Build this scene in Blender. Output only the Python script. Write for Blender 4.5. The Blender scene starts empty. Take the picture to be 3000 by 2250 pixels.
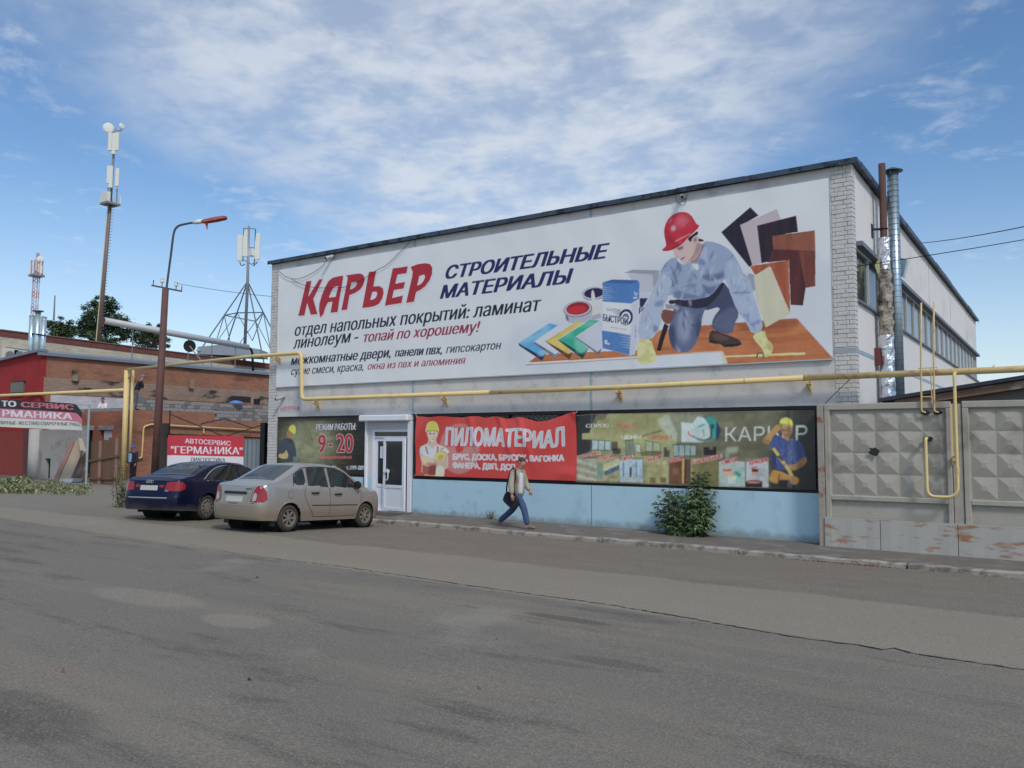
import bpy, bmesh, math, random
import numpy as np
from mathutils import Vector, Matrix
from mathutils.geometry import tessellate_polygon
random.seed(7)
rng = np.random.default_rng(11)
R = math.radians
scn = bpy.context.scene
COL = scn.collection

# ------------------------------------------------------------------ camera
FPX, YAW, PITCH, ROLL = 2435.5, -0.5927, 0.0711, 0.0040      # focal length in pixels of a 3000 x 2250 frame
CAM = np.array([22.224, -18.831, 2.092])
_F = np.array([math.sin(YAW)*math.cos(PITCH), math.cos(YAW)*math.cos(PITCH), math.sin(PITCH)])
_R0 = np.array([math.cos(YAW), -math.sin(YAW), 0.0]); _U0 = np.cross(_R0, _F)
_R = _R0*math.cos(ROLL) + _U0*math.sin(ROLL); _U = _U0*math.cos(ROLL) - _R0*math.sin(ROLL)
cd = bpy.data.cameras.new('camera'); cam = bpy.data.objects.new('camera', cd); COL.objects.link(cam)
cd.sensor_width = 36.0; cd.lens = FPX/3000*36; cd.clip_start = 0.1; cd.clip_end = 3000
cam.matrix_world = Matrix(((_R[0], _U[0], -_F[0], CAM[0]), (_R[1], _U[1], -_F[1], CAM[1]), (_R[2], _U[2], -_F[2], CAM[2]), (0, 0, 0, 1)))
scn.camera = cam

# ------------------------------------------------------------------ sky, sun, exposure
SUN_DIR = Vector((0.64, -0.40, 0.76)).normalized()            # towards the sun
world = bpy.data.worlds.new('World'); scn.world = world; world.use_nodes = True
wt = world.node_tree; wt.nodes.clear()
def wn(t, **k):
    n = wt.nodes.new(t)
    for a, b in k.items(): setattr(n, a, b)
    return n
def wm(op, a, b=None, c=None, clamp=False):
    n = wn('ShaderNodeMath', operation=op, use_clamp=clamp)
    for i, v in enumerate((a, b, c)):
        if v is None: continue
        if isinstance(v, (int, float)): n.inputs[i].default_value = v
        else: wt.links.new(v, n.inputs[i])
    return n.outputs[0]
sky = wn('ShaderNodeTexSky', sky_type='NISHITA', sun_disc=False)
sky.sun_elevation = math.asin(SUN_DIR.z); sky.sun_rotation = math.atan2(SUN_DIR.x, SUN_DIR.y)
sky.altitude = 100; sky.air_density = 1.0; sky.dust_density = 0.4; sky.ozone_density = 2.0
tc = wn('ShaderNodeTexCoord'); sp = wn('ShaderNodeSeparateXYZ'); wt.links.new(tc.outputs['Generated'], sp.inputs[0])
dx, dy, dz = sp.outputs
den = wm('ADD', wm('MAXIMUM', dz, 0.0), 0.08)
qx = wm('DIVIDE', dx, den); qy = wm('DIVIDE', dy, den)          # a flat cloud deck seen from below
cb = wn('ShaderNodeCombineXYZ'); wt.links.new(qx, cb.inputs[0]); wt.links.new(qy, cb.inputs[1])
across = wm('ADD', wm('MULTIPLY', qx, 0.90), wm('MULTIPLY', qy, 0.43))
def noise(scale, detail, rough, dist=0.0, off=(0, 0, 0)):
    mp = wn('ShaderNodeMapping'); mp.inputs['Location'].default_value = off
    wt.links.new(cb.outputs[0], mp.inputs[0])
    n = wn('ShaderNodeTexNoise'); n.inputs['Scale'].default_value = scale; n.inputs['Detail'].default_value = detail
    n.inputs['Roughness'].default_value = rough; n.inputs['Distortion'].default_value = dist
    wt.links.new(mp.outputs[0], n.inputs['Vector']); return n.outputs[0]
def sstep(v, a, b):
    m = wn('ShaderNodeMapRange', interpolation_type='SMOOTHSTEP')
    m.inputs['From Min'].default_value = a; m.inputs['From Max'].default_value = b
    wt.links.new(v, m.inputs[0]); return m.outputs[0]
n_big = noise(1.1, 5, 0.55, 0.3, (3.1, 1.7, 0)); n_mid = noise(4.2, 7, 0.55, 0.25, (0, 2.3, 0)); n_fine = noise(15, 5, 0.55, 0.4)
edge = wm('ADD', across, wm('MULTIPLY', wm('SUBTRACT', n_big, 0.5), 1.1))
band = wm('MULTIPLY', sstep(edge, -1.40, -0.60), wm('SUBTRACT', 1.0, sstep(edge, -0.05, 0.70)))
puff = wm('ADD', wm('MULTIPLY', n_mid, 0.70), wm('MULTIPLY', n_fine, 0.30))
body = wm('MULTIPLY', band, wm('ADD', wm('MULTIPLY', sstep(puff, 0.36, 0.64), 0.46), 0.36))
wisp = wm('MULTIPLY', sstep(wm('ADD', wm('MULTIPLY', noise(2.6, 8, 0.62, 0.9, (5.2, 0.4, 0)), 0.7), wm('MULTIPLY', n_fine, 0.3)), 0.50, 0.74), 0.48)
low = wm('MULTIPLY', wm('SUBTRACT', 1.0, sstep(dz, 0.0, 0.32)), 0.42)
cov = wm('MAXIMUM', wm('MAXIMUM', body, wisp), low, clamp=True)
lp_bg = wn('ShaderNodeBackground'); hs = wn('ShaderNodeHueSaturation'); hs.inputs['Saturation'].default_value = 1.15; wt.links.new(sky.outputs[0], hs.inputs['Color']); wt.links.new(hs.outputs[0], lp_bg.inputs[0]); lp_bg.inputs[1].default_value = 0.110
cl_bg = wn('ShaderNodeBackground'); cl_bg.inputs[0].default_value = (0.86, 0.92, 1.0, 1); cl_bg.inputs[1].default_value = 0.66
mx = wn('ShaderNodeMixShader'); wt.links.new(cov, mx.inputs[0]); wt.links.new(lp_bg.outputs[0], mx.inputs[1]); wt.links.new(cl_bg.outputs[0], mx.inputs[2])
wo = wn('ShaderNodeOutputWorld'); wt.links.new(mx.outputs[0], wo.inputs[0])
sd = bpy.data.lights.new('sun', 'SUN'); sd.energy = 1.5; sd.angle = R(10); sd.color = (1.0, 0.95, 0.87)
sun = bpy.data.objects.new('sun', sd); COL.objects.link(sun); sun.rotation_euler = SUN_DIR.to_track_quat('Z', 'Y').to_euler()
vs = scn.view_settings; vs.view_transform = 'Standard'; vs.look = 'None'; vs.exposure = 0.34; vs.gamma = 1.0; vs.use_curve_mapping = False
scn.cycles.max_bounces = 6

# ------------------------------------------------------------------ survey helpers: a pixel of the photograph -> a place in the scene
def ray(u, v): return _F + _R*(u-1500)/FPX - _U*(v-1125)/FPX
def on_y(u, v, y): q = ray(u, v); return CAM + q*((y-CAM[1])/q[1])
def on_x(u, v, x): q = ray(u, v); return CAM + q*((x-CAM[0])/q[0])
def at_depth(u, v, d): return CAM + ray(u, v)*d
def zoomer(x0, y0, x1, w): k = (x1-x0)/w; return lambda a, b: (x0+a*k, y0+b*k)
def prof(y): return float(np.interp(y, [-30, -18, -12, -9, -6, -3.3, -2.0], [.30, .30, .26, .20, .095, -.03, -.11]))
def base(x): return -.007*(min(max(x, -45), 45)-12)
def ground_z(x, y): return base(x)+prof(y)

# ------------------------------------------------------------------ colours and materials
def lin(c): c /= 255.0; return c/12.92 if c <= .04045 else ((c+.055)/1.055)**2.4
def rgb(r, g, b, k=1.25, sat=.90):
    c = [lin(v)*k for v in (r, g, b)]; y = .3*c[0]+.6*c[1]+.1*c[2]
    return tuple(min(.85, max(.002, y+(v-y)*sat)) for v in c)
MATS = {}
def mat(name, color, rough=.7, metal=0.0, var=.12, scale=3.0, color2=None, mask=(.45, .62), mscale=1.2, bump=0.0, bscale=40.0, spec=.4, coord='pos', stretch=None, coat=0.0, detail=6):
    if name in MATS: return MATS[name]
    m = bpy.data.materials.new(name); m.use_nodes = True; nt = m.node_tree; N = nt.nodes; L = nt.links
    b = N['Principled BSDF']; b.inputs['Roughness'].default_value = rough; b.inputs['Metallic'].default_value = metal
    b.inputs['Specular IOR Level'].default_value = spec
    if coat: b.inputs['Coat Weight'].default_value = coat; b.inputs['Coat Roughness'].default_value = .06
    if coord == 'pos': vec = N.new('ShaderNodeNewGeometry').outputs['Position']
    else: vec = N.new('ShaderNodeTexCoord').outputs['Object']
    if stretch:
        mp = N.new('ShaderNodeMapping'); mp.inputs['Scale'].default_value = stretch; L.new(vec, mp.inputs[0]); vec2 = mp.outputs[0]
    else: vec2 = vec
    def nz(s, d=detail, r=.6, v=vec2):
        n = N.new('ShaderNodeTexNoise'); n.inputs['Scale'].default_value = s; n.inputs['Detail'].default_value = d; n.inputs['Roughness'].default_value = r
        L.new(v, n.inputs['Vector']); return n.outputs[0]
    mx = N.new('ShaderNodeMix'); mx.data_type = 'RGBA'; L.new(nz(scale), mx.inputs[0])
    mx.inputs[6].default_value = tuple(c*(1-var) for c in color)+(1,); mx.inputs[7].default_value = tuple(min(.9, c*(1+var)) for c in color)+(1,)
    out = mx.outputs[2]
    if color2:
        mr = N.new('ShaderNodeMapRange'); mr.interpolation_type = 'SMOOTHSTEP'; mr.inputs['From Min'].default_value = mask[0]; mr.inputs['From Max'].default_value = mask[1]
        L.new(nz(mscale, 8, .65), mr.inputs[0])
        m2 = N.new('ShaderNodeMix'); m2.data_type = 'RGBA'; L.new(mr.outputs[0], m2.inputs[0]); L.new(out, m2.inputs[6]); m2.inputs[7].default_value = tuple(color2)+(1,)
        out = m2.outputs[2]
    L.new(out, b.inputs['Base Color'])
    if bump:
        bp = N.new('ShaderNodeBump'); bp.inputs['Strength'].default_value = bump; bp.inputs['Distance'].default_value = .02
        L.new(nz(bscale, 4, .6, vec), bp.inputs['Height']); L.new(bp.outputs[0], b.inputs['Normal'])
    MATS[name] = m; return m
def glass(name, color, rough=.05):
    if name in MATS: return MATS[name]
    m = mat(name, color, rough, 0, .2, .8, spec=.6); return m
def print_mat(name='printed_vinyl', rough=.5, spec=.3):
    if name in MATS: return MATS[name]
    m = bpy.data.materials.new(name); m.use_nodes = True; N = m.node_tree.nodes; L = m.node_tree.links
    b = N['Principled BSDF']; b.inputs['Roughness'].default_value = rough; b.inputs['Specular IOR Level'].default_value = spec
    a = N.new('ShaderNodeAttribute'); a.attribute_name = 'Col'; n = N.new('ShaderNodeTexNoise'); n.inputs['Scale'].default_value = 1.3; n.inputs['Detail'].default_value = 5
    g = N.new('ShaderNodeNewGeometry'); L.new(g.outputs['Position'], n.inputs['Vector'])
    mr = N.new('ShaderNodeMapRange'); mr.inputs['To Min'].default_value = .92; mr.inputs['To Max'].default_value = 1.06; L.new(n.outputs[0], mr.inputs[0])
    mx = N.new('ShaderNodeMix'); mx.data_type = 'RGBA'; mx.blend_type = 'MULTIPLY'; mx.inputs[0].default_value = 1
    L.new(a.outputs['Color'], mx.inputs[6]); L.new(mr.outputs[0], mx.inputs[7]); L.new(mx.outputs[2], b.inputs['Base Color'])
    MATS[name] = m; return m

# ------------------------------------------------------------------ mesh helpers
class MB:
    def __init__(s): s.v = []; s.f = []; s.m = []
    def face(s, pts, mi=0):
        n = len(s.v); s.v += [tuple(map(float, p)) for p in pts]; s.f.append(tuple(range(n, n+len(pts)))); s.m.append(mi); return s
    def box(s, x0, x1, y0, y1, z0, z1, mi=0):
        n = len(s.v)
        s.v += [(x, y, z) for z in (z0, z1) for y in (y0, y1) for x in (x0, x1)]
        for q in ((0, 2, 3, 1), (4, 5, 7, 6), (0, 1, 5, 4), (2, 6, 7, 3), (0, 4, 6, 2), (1, 3, 7, 5)):
            s.f.append(tuple(n+i for i in q)); s.m.append(mi)
        return s
    def prism(s, poly, h, mi=0):                 # poly: 3-D points, h: extrusion vector
        h = Vector(h); p = [Vector(q) for q in poly]; n = len(p)
        s.face(p, mi); s.face([q+h for q in reversed(p)], mi)
        for i in range(n):
            a, b = p[i], p[(i+1) % n]; s.face((a, a+h, b+h, b), mi)
        return s
    def tube(s, pts, r, n=8, mi=0, cap=True):
        pts = [Vector(p) for p in pts]; rr = r if isinstance(r, (list, tuple)) else [r]*len(pts)
        n0 = len(s.v); up = None
        for i, p in enumerate(pts):
            d = (pts[min(i+1, len(pts)-1)]-pts[max(i-1, 0)]).normalized()
            if up is None: up = Vector((0, 0, 1)) if abs(d.z) < .9 else Vector((1, 0, 0))
            a = d.cross(up).normalized(); b = d.cross(a).normalized(); up = a.cross(d)
            for k in range(n):
                t = 2*math.pi*k/n; s.v.append(tuple(p+(a*math.cos(t)+b*math.sin(t))*rr[i]))
        for i in range(len(pts)-1):
            for k in range(n):
                k2 = (k+1) % n; s.f.append((n0+i*n+k, n0+i*n+k2, n0+(i+1)*n+k2, n0+(i+1)*n+k)); s.m.append(mi)
        if cap:
            s.f.append(tuple(n0+k for k in reversed(range(n)))); s.m.append(mi)
            s.f.append(tuple(n0+(len(pts)-1)*n+k for k in range(n))); s.m.append(mi)
        return s
    def bar(s, a, b, w, h=None, mi=0):           # square bar between two points
        a = Vector(a); b = Vector(b); h = h or w; d = (b-a).normalized()
        up = Vector((0, 0, 1)) if abs(d.z) < .95 else Vector((0, 1, 0))
        x = d.cross(up).normalized()*w/2; y = x.cross(d).normalized()*h/2; n = len(s.v)
        for p in (a, b): s.v += [tuple(p-x-y), tuple(p+x-y), tuple(p+x+y), tuple(p-x+y)]
        for q in ((0, 1, 2, 3), (7, 6, 5, 4), (0, 4, 5, 1), (1, 5, 6, 2), (2, 6, 7, 3), (3, 7, 4, 0)):
            s.f.append(tuple(n+i for i in q)); s.m.append(mi)
        return s
    def lathe(s, c, axis, prof_, n=20, mi=0):    # prof_: (distance along axis, radius)
        c = Vector(c); ax = Vector(axis).normalized(); u = ax.orthogonal().normalized(); w = ax.cross(u); n0 = len(s.v)
        for t, r in prof_:
            for k in range(n):
                a = 2*math.pi*k/n; s.v.append(tuple(c+ax*t+(u*math.cos(a)+w*math.sin(a))*r))
        for i in range(len(prof_)-1):
            for k in range(n):
                k2 = (k+1) % n; s.f.append((n0+i*n+k, n0+i*n+k2, n0+(i+1)*n+k2, n0+(i+1)*n+k)); s.m.append(mi)
        return s
    def build(s, name, mats, parent=None, smooth=False, bevel=0.0):
        me = bpy.data.meshes.new(name); me.from_pydata(s.v, [], s.f)
        for m in (mats if isinstance(mats, (list, tuple)) else [mats]): me.materials.append(m)
        me.polygons.foreach_set('material_index', s.m)
        if smooth: me.polygons.foreach_set('use_smooth', [True]*len(me.polygons))
        bm = bmesh.new(); bm.from_mesh(me); bmesh.ops.remove_doubles(bm, verts=bm.verts, dist=1e-5); bmesh.ops.recalc_face_normals(bm, faces=bm.faces)
        if bevel: bmesh.ops.bevel(bm, geom=list(bm.edges), offset=bevel, segments=1, affect='EDGES', clamp_overlap=True)
        bm.to_mesh(me); bm.free(); me.update()
        return link(name, me, parent)
def link(name, me, parent=None):
    o = bpy.data.objects.new(name, me); COL.objects.link(o)
    if parent is not None: attach(o, parent)
    return o
def wmat(o):
    m = o.matrix_basis.copy()
    return (wmat(o.parent) @ o.matrix_parent_inverse @ m) if o.parent else m
def attach(o, parent):
    o.parent = parent; o.matrix_parent_inverse = wmat(parent).inverted()
def thing(name, label, cat, loc=(0, 0, 0), group=None, rotz=0.0):
    o = bpy.data.objects.new(name, None); o.empty_display_size = .3; COL.objects.link(o); o.location = loc; o.rotation_euler = (0, 0, rotz)
    return tag(o, label, cat, group)
def tag(o, label=None, cat=None, group=None, kind=None):
    if label: o['label'] = label
    if cat: o['category'] = cat
    if group: o['group'] = group
    if kind: o['kind'] = kind
    return o
def copy_tree(o, parent=None):
    c = o.copy(); COL.objects.link(c)
    if parent is not None: c.parent = parent
    for ch in o.children: copy_tree(ch, c)
    return c
def smooth_path(pts, n=6, closed=False):         # Catmull-Rom
    P = [np.array(p, float) for p in pts]; out = []; m = len(P); rngi = range(m) if closed else range(m-1)
    for i in rngi:
        if closed: a, b, c, d = P[i-1], P[i], P[(i+1) % m], P[(i+2) % m]
        else: a, b, c, d = P[max(i-1, 0)], P[i], P[i+1], P[min(i+2, m-1)]
        for k in range(n):
            t = k/n; out.append(.5*((2*b)+(c-a)*t+(2*a-5*b+4*c-d)*t*t+(-a+3*b-3*c+d)*t**3))
    if not closed: out.append(P[-1])
    return out
# ================================================================== THE SETTING
GK = 1.30
def ground_material():
    rgb = lambda r, g, b: tuple(min(.6, lin(v)*GK*t) for v, t in ((r, 1.05), (g, 1.0), (b, .91)))
    m = bpy.data.materials.new('worn_asphalt'); m.use_nodes = True; nt = m.node_tree; N = nt.nodes; L = nt.links
    b = N['Principled BSDF']; b.inputs['Roughness'].default_value = .88; b.inputs['Specular IOR Level'].default_value = .25
    geo = N.new('ShaderNodeNewGeometry'); pos = geo.outputs['Position']; sx = N.new('ShaderNodeSeparateXYZ'); L.new(pos, sx.inputs[0])
    def nz(s, d=6, r=.6, st=None, dist=0):
        v = pos
        if st: mp = N.new('ShaderNodeMapping'); mp.inputs['Scale'].default_value = st; L.new(pos, mp.inputs[0]); v = mp.outputs[0]
        n = N.new('ShaderNodeTexNoise'); n.inputs['Scale'].default_value = s; n.inputs['Detail'].default_value = d; n.inputs['Roughness'].default_value = r; n.inputs['Distortion'].default_value = dist
        L.new(v, n.inputs['Vector']); return n.outputs[0]
    def mth(op, a, c=None):
        n = N.new('ShaderNodeMath'); n.operation = op
        for i, v in enumerate((a, c)):
            if v is None: continue
            if isinstance(v, (int, float)): n.inputs[i].default_value = v
            else: L.new(v, n.inputs[i])
        return n.outputs[0]
    def ss(v, a, c):
        n = N.new('ShaderNodeMapRange'); n.interpolation_type = 'SMOOTHSTEP'; n.inputs['From Min'].default_value = a; n.inputs['From Max'].default_value = c; L.new(v, n.inputs[0]); return n.outputs[0]
    def mix(f, a, c, mode='MIX'):
        n = N.new('ShaderNodeMix'); n.data_type = 'RGBA'; n.blend_type = mode
        if isinstance(f, (int, float)): n.inputs[0].default_value = f
        else: L.new(f, n.inputs[0])
        for i, v in ((6, a), (7, c)):
            if isinstance(v, tuple): n.inputs[i].default_value = v+(1,)
            else: L.new(v, n.inputs[i])
        return n.outputs[2]
    wob = mth('MULTIPLY', mth('SUBTRACT', nz(.55, 5, .6), .5), .9)
    yw = mth('ADD', sx.outputs[1], wob)
    ycr = mth('ADD', mth('ADD', sx.outputs[1], mth('MULTIPLY', sx.outputs[0], .055)), mth('MULTIPLY', wob, .25))
    old = mix(nz(.45, 7, .65), rgb(92, 90, 87), rgb(111, 108, 103))                 # old carriageway asphalt
    old = mix(ss(nz(.8, 8, .7, (.12, 1, 1)), .48, .62), old, rgb(112, 107, 99))    # dusty streaks along the road
    old = mix(ss(nz(1.3, 8, .75, (.22, 1, 1)), .53, .64), old, rgb(84, 82, 79))      # oil-dark streaks
    dust = mix(nz(.9, 8, .65, (.3, 1, 1)), rgb(114, 109, 101), rgb(129, 123, 114))   # dusty newer strip
    shoul = mix(nz(1.3, 8, .7, (.5, 1, 1)), rgb(90, 86, 81), rgb(118, 112, 104))     # gritty shoulder
    shoul = mix(ss(sx.outputs[0], 4.0, -6.0), shoul, mix(nz(.7, 8, .65), rgb(104, 102, 98), rgb(124, 120, 114)))
    c = mix(ss(ycr, -8.98, -9.14), dust, old)
    c = mix(ss(yw, -7.35, -7.12), c, shoul)
    c = mix(ss(nz(.33, 4, .5), .64, .72), c, mix(.5, c, rgb(132, 130, 126)))         # pale worn patches
    def spot(cx, cy, rx, ry):
        mp = N.new('ShaderNodeMapping'); mp.vector_type = 'POINT'; mp.inputs['Location'].default_value = (-cx/rx, -cy/ry, 0); mp.inputs['Scale'].default_value = (1/rx, 1/ry, 0); L.new(pos, mp.inputs[0])
        ln = N.new('ShaderNodeVectorMath'); ln.operation = 'LENGTH'; L.new(mp.outputs[0], ln.inputs[0]); return ss(mth('ADD', ln.outputs['Value'], mth('MULTIPLY', wob, .9)), 1.1, .75)
    for q in ((13.1, -12.95, 1.05, .38, (126, 122, 115), .55), (14.95, -13.15, .5, .27, (128, 124, 117), .55), (17.6, -10.9, .55, .12, (70, 66, 62), .7), (16.2, -15.9, .9, .35, (74, 72, 68), .5), (18.9, -12.3, .45, .12, (72, 68, 64), .5)): c = mix(mth('MULTIPLY', spot(*q[:4]), q[5]), c, rgb(*q[4]))
    agg = nz(60, 3, .75); speck = nz(21, 5, .8)
    c = mix(mth('MULTIPLY', ss(agg, .51, .66), .5), c, rgb(146, 141, 133))
    c = mix(mth('MULTIPLY', ss(agg, .49, .35), .45), c, rgb(66, 65, 64))
    c = mix(mth('MULTIPLY', ss(speck, .55, .68), .45), c, rgb(70, 66, 62))
    L.new(c, b.inputs['Base Color'])
    bp = N.new('ShaderNodeBump'); bp.inputs['Strength'].default_value = .35; bp.inputs['Distance'].default_value = .012
    L.new(mth('ADD', mth('MULTIPLY', agg, .6), speck), bp.inputs['Height']); L.new(bp.outputs[0], b.inputs['Normal'])
    return m
def axis(lo, hi, step, far):
    a = list(np.arange(lo, hi+1e-6, step)); left = []; x = lo; s = step
    while x > -far: s *= 1.6; x -= s; left.append(x)
    right = []; x = hi; s = step
    while x < far: s *= 1.6; x += s; right.append(x)
    return left[::-1]+a+right
gx = axis(-46, 46, 1.0, 900); gy = axis(-24, 8, .5, 900)
gm = bpy.data.meshes.new('ground')
gv = [(x, y, ground_z(x, y)) for y in gy for x in gx]; nx_ = len(gx)
gm.from_pydata(gv, [], [(j*nx_+i, j*nx_+i+1, (j+1)*nx_+i+1, (j+1)*nx_+i) for j in range(len(gy)-1) for i in range(nx_-1)])
gm.polygons.foreach_set('use_smooth', [True]*len(gm.polygons)); gm.materials.append(ground_material())
ground = tag(link('road', gm), kind='structure')

# the long crack where the newer strip meets the old asphalt, an open joint with crumbled edges
crk = [(1.5, -8.95), (4.07, -9.07), (6.98, -9.26), (8.9, -9.45), (10.72, -9.73), (13.04, -9.64), (15.35, -9.79), (16.17, -9.82), (17.67, -9.85), (19.02, -10.07), (19.8, -10.23), (20.45, -10.2), (20.66, -10.26), (20.74, -10.09), (20.9, -10.23), (21.8, -10.27), (23.5, -10.4), (26, -10.5)]
pth = []
for (xa, ya), (xb, yb) in zip(crk, crk[1:]):
    n = max(2, int(abs(xb-xa)/.07))
    for k in range(n): t = k/n; pth.append((xa+(xb-xa)*t, ya+(yb-ya)*t+random.gauss(0, .012)))
cm = MB()
for i in range(len(pth)-1):
    (xa, ya), (xb, yb) = pth[i], pth[i+1]
    w = (.003+.014*min(1, max(0, (xa-8)/12)))*random.uniform(.3, 1.5); w2 = w*random.uniform(.7, 1.3)
    if xa < 10 and random.random() < .35: continue
    cm.face([(xa, ya-w, ground_z(xa, ya)+.004), (xb, yb-w2, ground_z(xb, yb)+.004), (xb, yb+w2, ground_z(xb, yb)+.004), (xa, ya+w, ground_z(xa, ya)+.004)])
tag(cm.build('asphalt_crack', mat('crack_dark', (.02, .019, .018), .95)), kind='structure')

# pavement slab along the shop and its kerb stones
M_side = mat('pavement_asphalt', rgb(100, 94, 87), .9, var=.18, scale=2.2, color2=rgb(118, 112, 104), mask=(.5, .66), mscale=1.6, bump=.35, bscale=70)
sw = MB(); xs = list(np.arange(6.3, 40.1, .5))
def sw_z(x): return base(x)-.008
for a, b in zip(xs, xs[1:]):
    sw.face([(a, -1.995, sw_z(a)), (b, -1.995, sw_z(b)), (b, .1, sw_z(b)+.012), (a, .1, sw_z(a)+.012)])
sw.face([(6.3, -1.995, sw_z(6.3)), (6.3, .1, sw_z(6.3)), (6.3, .1, -.3), (6.3, -1.995, -.3)])
side = tag(sw.build('pavement', M_side), kind='structure')
M_kerb = mat('kerb_concrete', rgb(148, 141, 130), .9, var=.2, scale=5, color2=rgb(106, 100, 91), mask=(.46, .62), mscale=3.5, bump=.5, bscale=45)
k = 0; x = 7.25-3.1
while x < 36:
    a, b = max(x, 6.15)+.015, x+3.1-.015
    if b-a > .3:
        kb = MB(); n = 12; dyj = random.uniform(-.012, .012); dzj = random.uniform(-.012, .012); tilt = random.uniform(-.01, .01)
        prv = None
        ring = []
        for i in range(n+1):
            t = i/n; xx_ = a+(b-a)*t; z1 = base(xx_)+dzj+tilt*(t-.5)+random.gauss(0, .003); e = random.uniform(.008, .028); yj = dyj+random.gauss(0, .003)
            ring.append([(xx_, -1.99+yj, -.4), (xx_, -1.99+yj, z1-.006), (xx_, -2.0+yj, z1), (xx_, -2.16+yj+e*.4, z1), (xx_, -2.185+yj, z1-e), (xx_, -2.20+yj, -.4)])
        for r0, r1 in zip(ring, ring[1:]):
            for j in range(5): kb.face((r0[j], r1[j], r1[j+1], r0[j+1]))
        kb.face(ring[0]); kb.face(ring[-1])
        kb.build('kerb_stone', M_kerb, side)
    x += 3.1
# grit and litter washed against the kerb: uncountable
gr = MB(); grm = [mat('grit', rgb(128, 121, 110), .95, var=.3, scale=20), mat('dead_leaf', rgb(112, 74, 48), .9)]
def pebble(x, y, s, mi):
    z = ground_z(x, y); p = [(x+random.uniform(-s, s), y+random.uniform(-s, s), z-.002) for _ in range(3)]; gr.face([p[0], p[1], (x, y, z+s*.9)], mi); gr.face([p[1], p[2], (x, y, z+s*.9)], mi); gr.face([p[2], p[0], (x, y, z+s*.9)], mi)
for _ in range(2600):
    x = random.uniform(6, 30); y = -2.2-abs(random.gauss(0, .13)); pebble(x, y, random.uniform(.006, .022), 0)
for _ in range(260):
    x = random.gauss(18.6, .5); y = -2.22-abs(random.gauss(0, .07)); pebble(x, y, random.uniform(.012, .035), 1)
for _ in range(3200):
    x = random.uniform(4, 26); y = random.uniform(-7.4, -2.3); pebble(x, y, random.uniform(.005, .016), 0)
for _ in range(900):
    x = random.uniform(8, 25); y = random.uniform(-16, -7.4); pebble(x, y, random.uniform(.003, .010), 0)
for x, y, s in ((15.48, -15.2, .05), (16.85, -14.5, .035), (12.9, -11.2, .04), (17.6, -12.2, .03), (9.6, -8.4, .05), (18.4, -13.6, .03)): pebble(x, y, s, 1)
tag(gr.build('loose_grit', grm), 'loose grit, pebbles and dead leaves along the kerb', 'grit', kind='stuff')

# ================================================================== THE SHOP BUILDING
M_conc = mat('painted_concrete', rgb(188, 185, 182), .85, var=.05, scale=1.1, color2=rgb(160, 158, 158), mask=(.48, .72), mscale=1.6, bump=.12, bscale=30)
M_side_conc = mat('side_panel_paint', rgb(204, 200, 195), .85, var=.05, scale=.9, color2=rgb(180, 176, 171), mask=(.52, .8), mscale=.5, bump=.1, bscale=30)
M_blue = mat('blue_plinth_paint', rgb(158, 190, 204), .8, var=.04, scale=1.2, color2=rgb(142, 176, 192), mask=(.52, .7), mscale=1.6, bump=.1, bscale=25)
def grime(m, z0, z1, col, amt=.8, sc=2.5, st=(1, 1, 1)):
    N = m.node_tree.nodes; L = m.node_tree.links; b = N['Principled BSDF']; src = b.inputs['Base Color'].links[0].from_socket; g = N.new('ShaderNodeNewGeometry'); sp = N.new('ShaderNodeSeparateXYZ'); L.new(g.outputs['Position'], sp.inputs[0])
    mp = N.new('ShaderNodeMapping'); mp.inputs['Scale'].default_value = st; L.new(g.outputs['Position'], mp.inputs[0]); n = N.new('ShaderNodeTexNoise'); n.inputs['Scale'].default_value = sc; n.inputs['Detail'].default_value = 9; n.inputs['Roughness'].default_value = .7; L.new(mp.outputs[0], n.inputs['Vector'])
    a = N.new('ShaderNodeMath'); a.operation = 'MULTIPLY_ADD'; L.new(n.outputs[0], a.inputs[0]); a.inputs[1].default_value = (z1-z0)*-2.2; L.new(sp.outputs[2], a.inputs[2])
    r = N.new('ShaderNodeMapRange'); r.interpolation_type = 'SMOOTHSTEP'; r.inputs['From Min'].default_value = z1-(z1-z0)*1.1; r.inputs['From Max'].default_value = z0-(z1-z0)*1.1; r.inputs['To Max'].default_value = amt; L.new(a.outputs[0], r.inputs[0])
    mx = N.new('ShaderNodeMix'); mx.data_type = 'RGBA'; L.new(r.outputs[0], mx.inputs[0]); L.new(src, mx.inputs[6]); mx.inputs[7].default_value = col+(1,); L.new(mx.outputs[2], b.inputs['Base Color'])
grime(M_blue, .0, .22, rgb(118, 128, 128), .75, 3.0)
M_joint = mat('blue_joint_sealant', rgb(132, 162, 176), .85, var=.15, scale=6, color2=rgb(150, 150, 152), mask=(.5, .62), mscale=2)
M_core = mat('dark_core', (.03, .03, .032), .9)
M_flash = mat('roof_flashing', rgb(66, 78, 92), .5, .3, var=.25, scale=4, color2=rgb(40, 46, 56), mask=(.5, .6), mscale=2.5)
M_wbrick = mat('whitewashed_brick', rgb(190, 187, 182), .88, var=.12, scale=7, color2=rgb(160, 156, 154), mask=(.5, .7), mscale=5, bump=.4, bscale=50)
M_mortar = mat('dirty_mortar', rgb(150, 147, 146), .95, var=.25, scale=12)
M_pvc = mat('white_pvc', rgb(206, 208, 214), .35, var=.02, spec=.5)
M_frame = mat('black_window_frame', (.012, .012, .014), .5)
M_glass = glass('shop_glass', (.03, .035, .04))
shop = thing('shop_building', 'two-storey white concrete panel shop with blue plinth and brick corner piers', 'building', (9, 0, 0))
core = MB(); core.box(-.40, 18.30, .16, 27.9, -.3, 8.1); core.build('light_block_core', M_core, shop)  # dark box added inside the shell to block light, not a real wall
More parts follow.
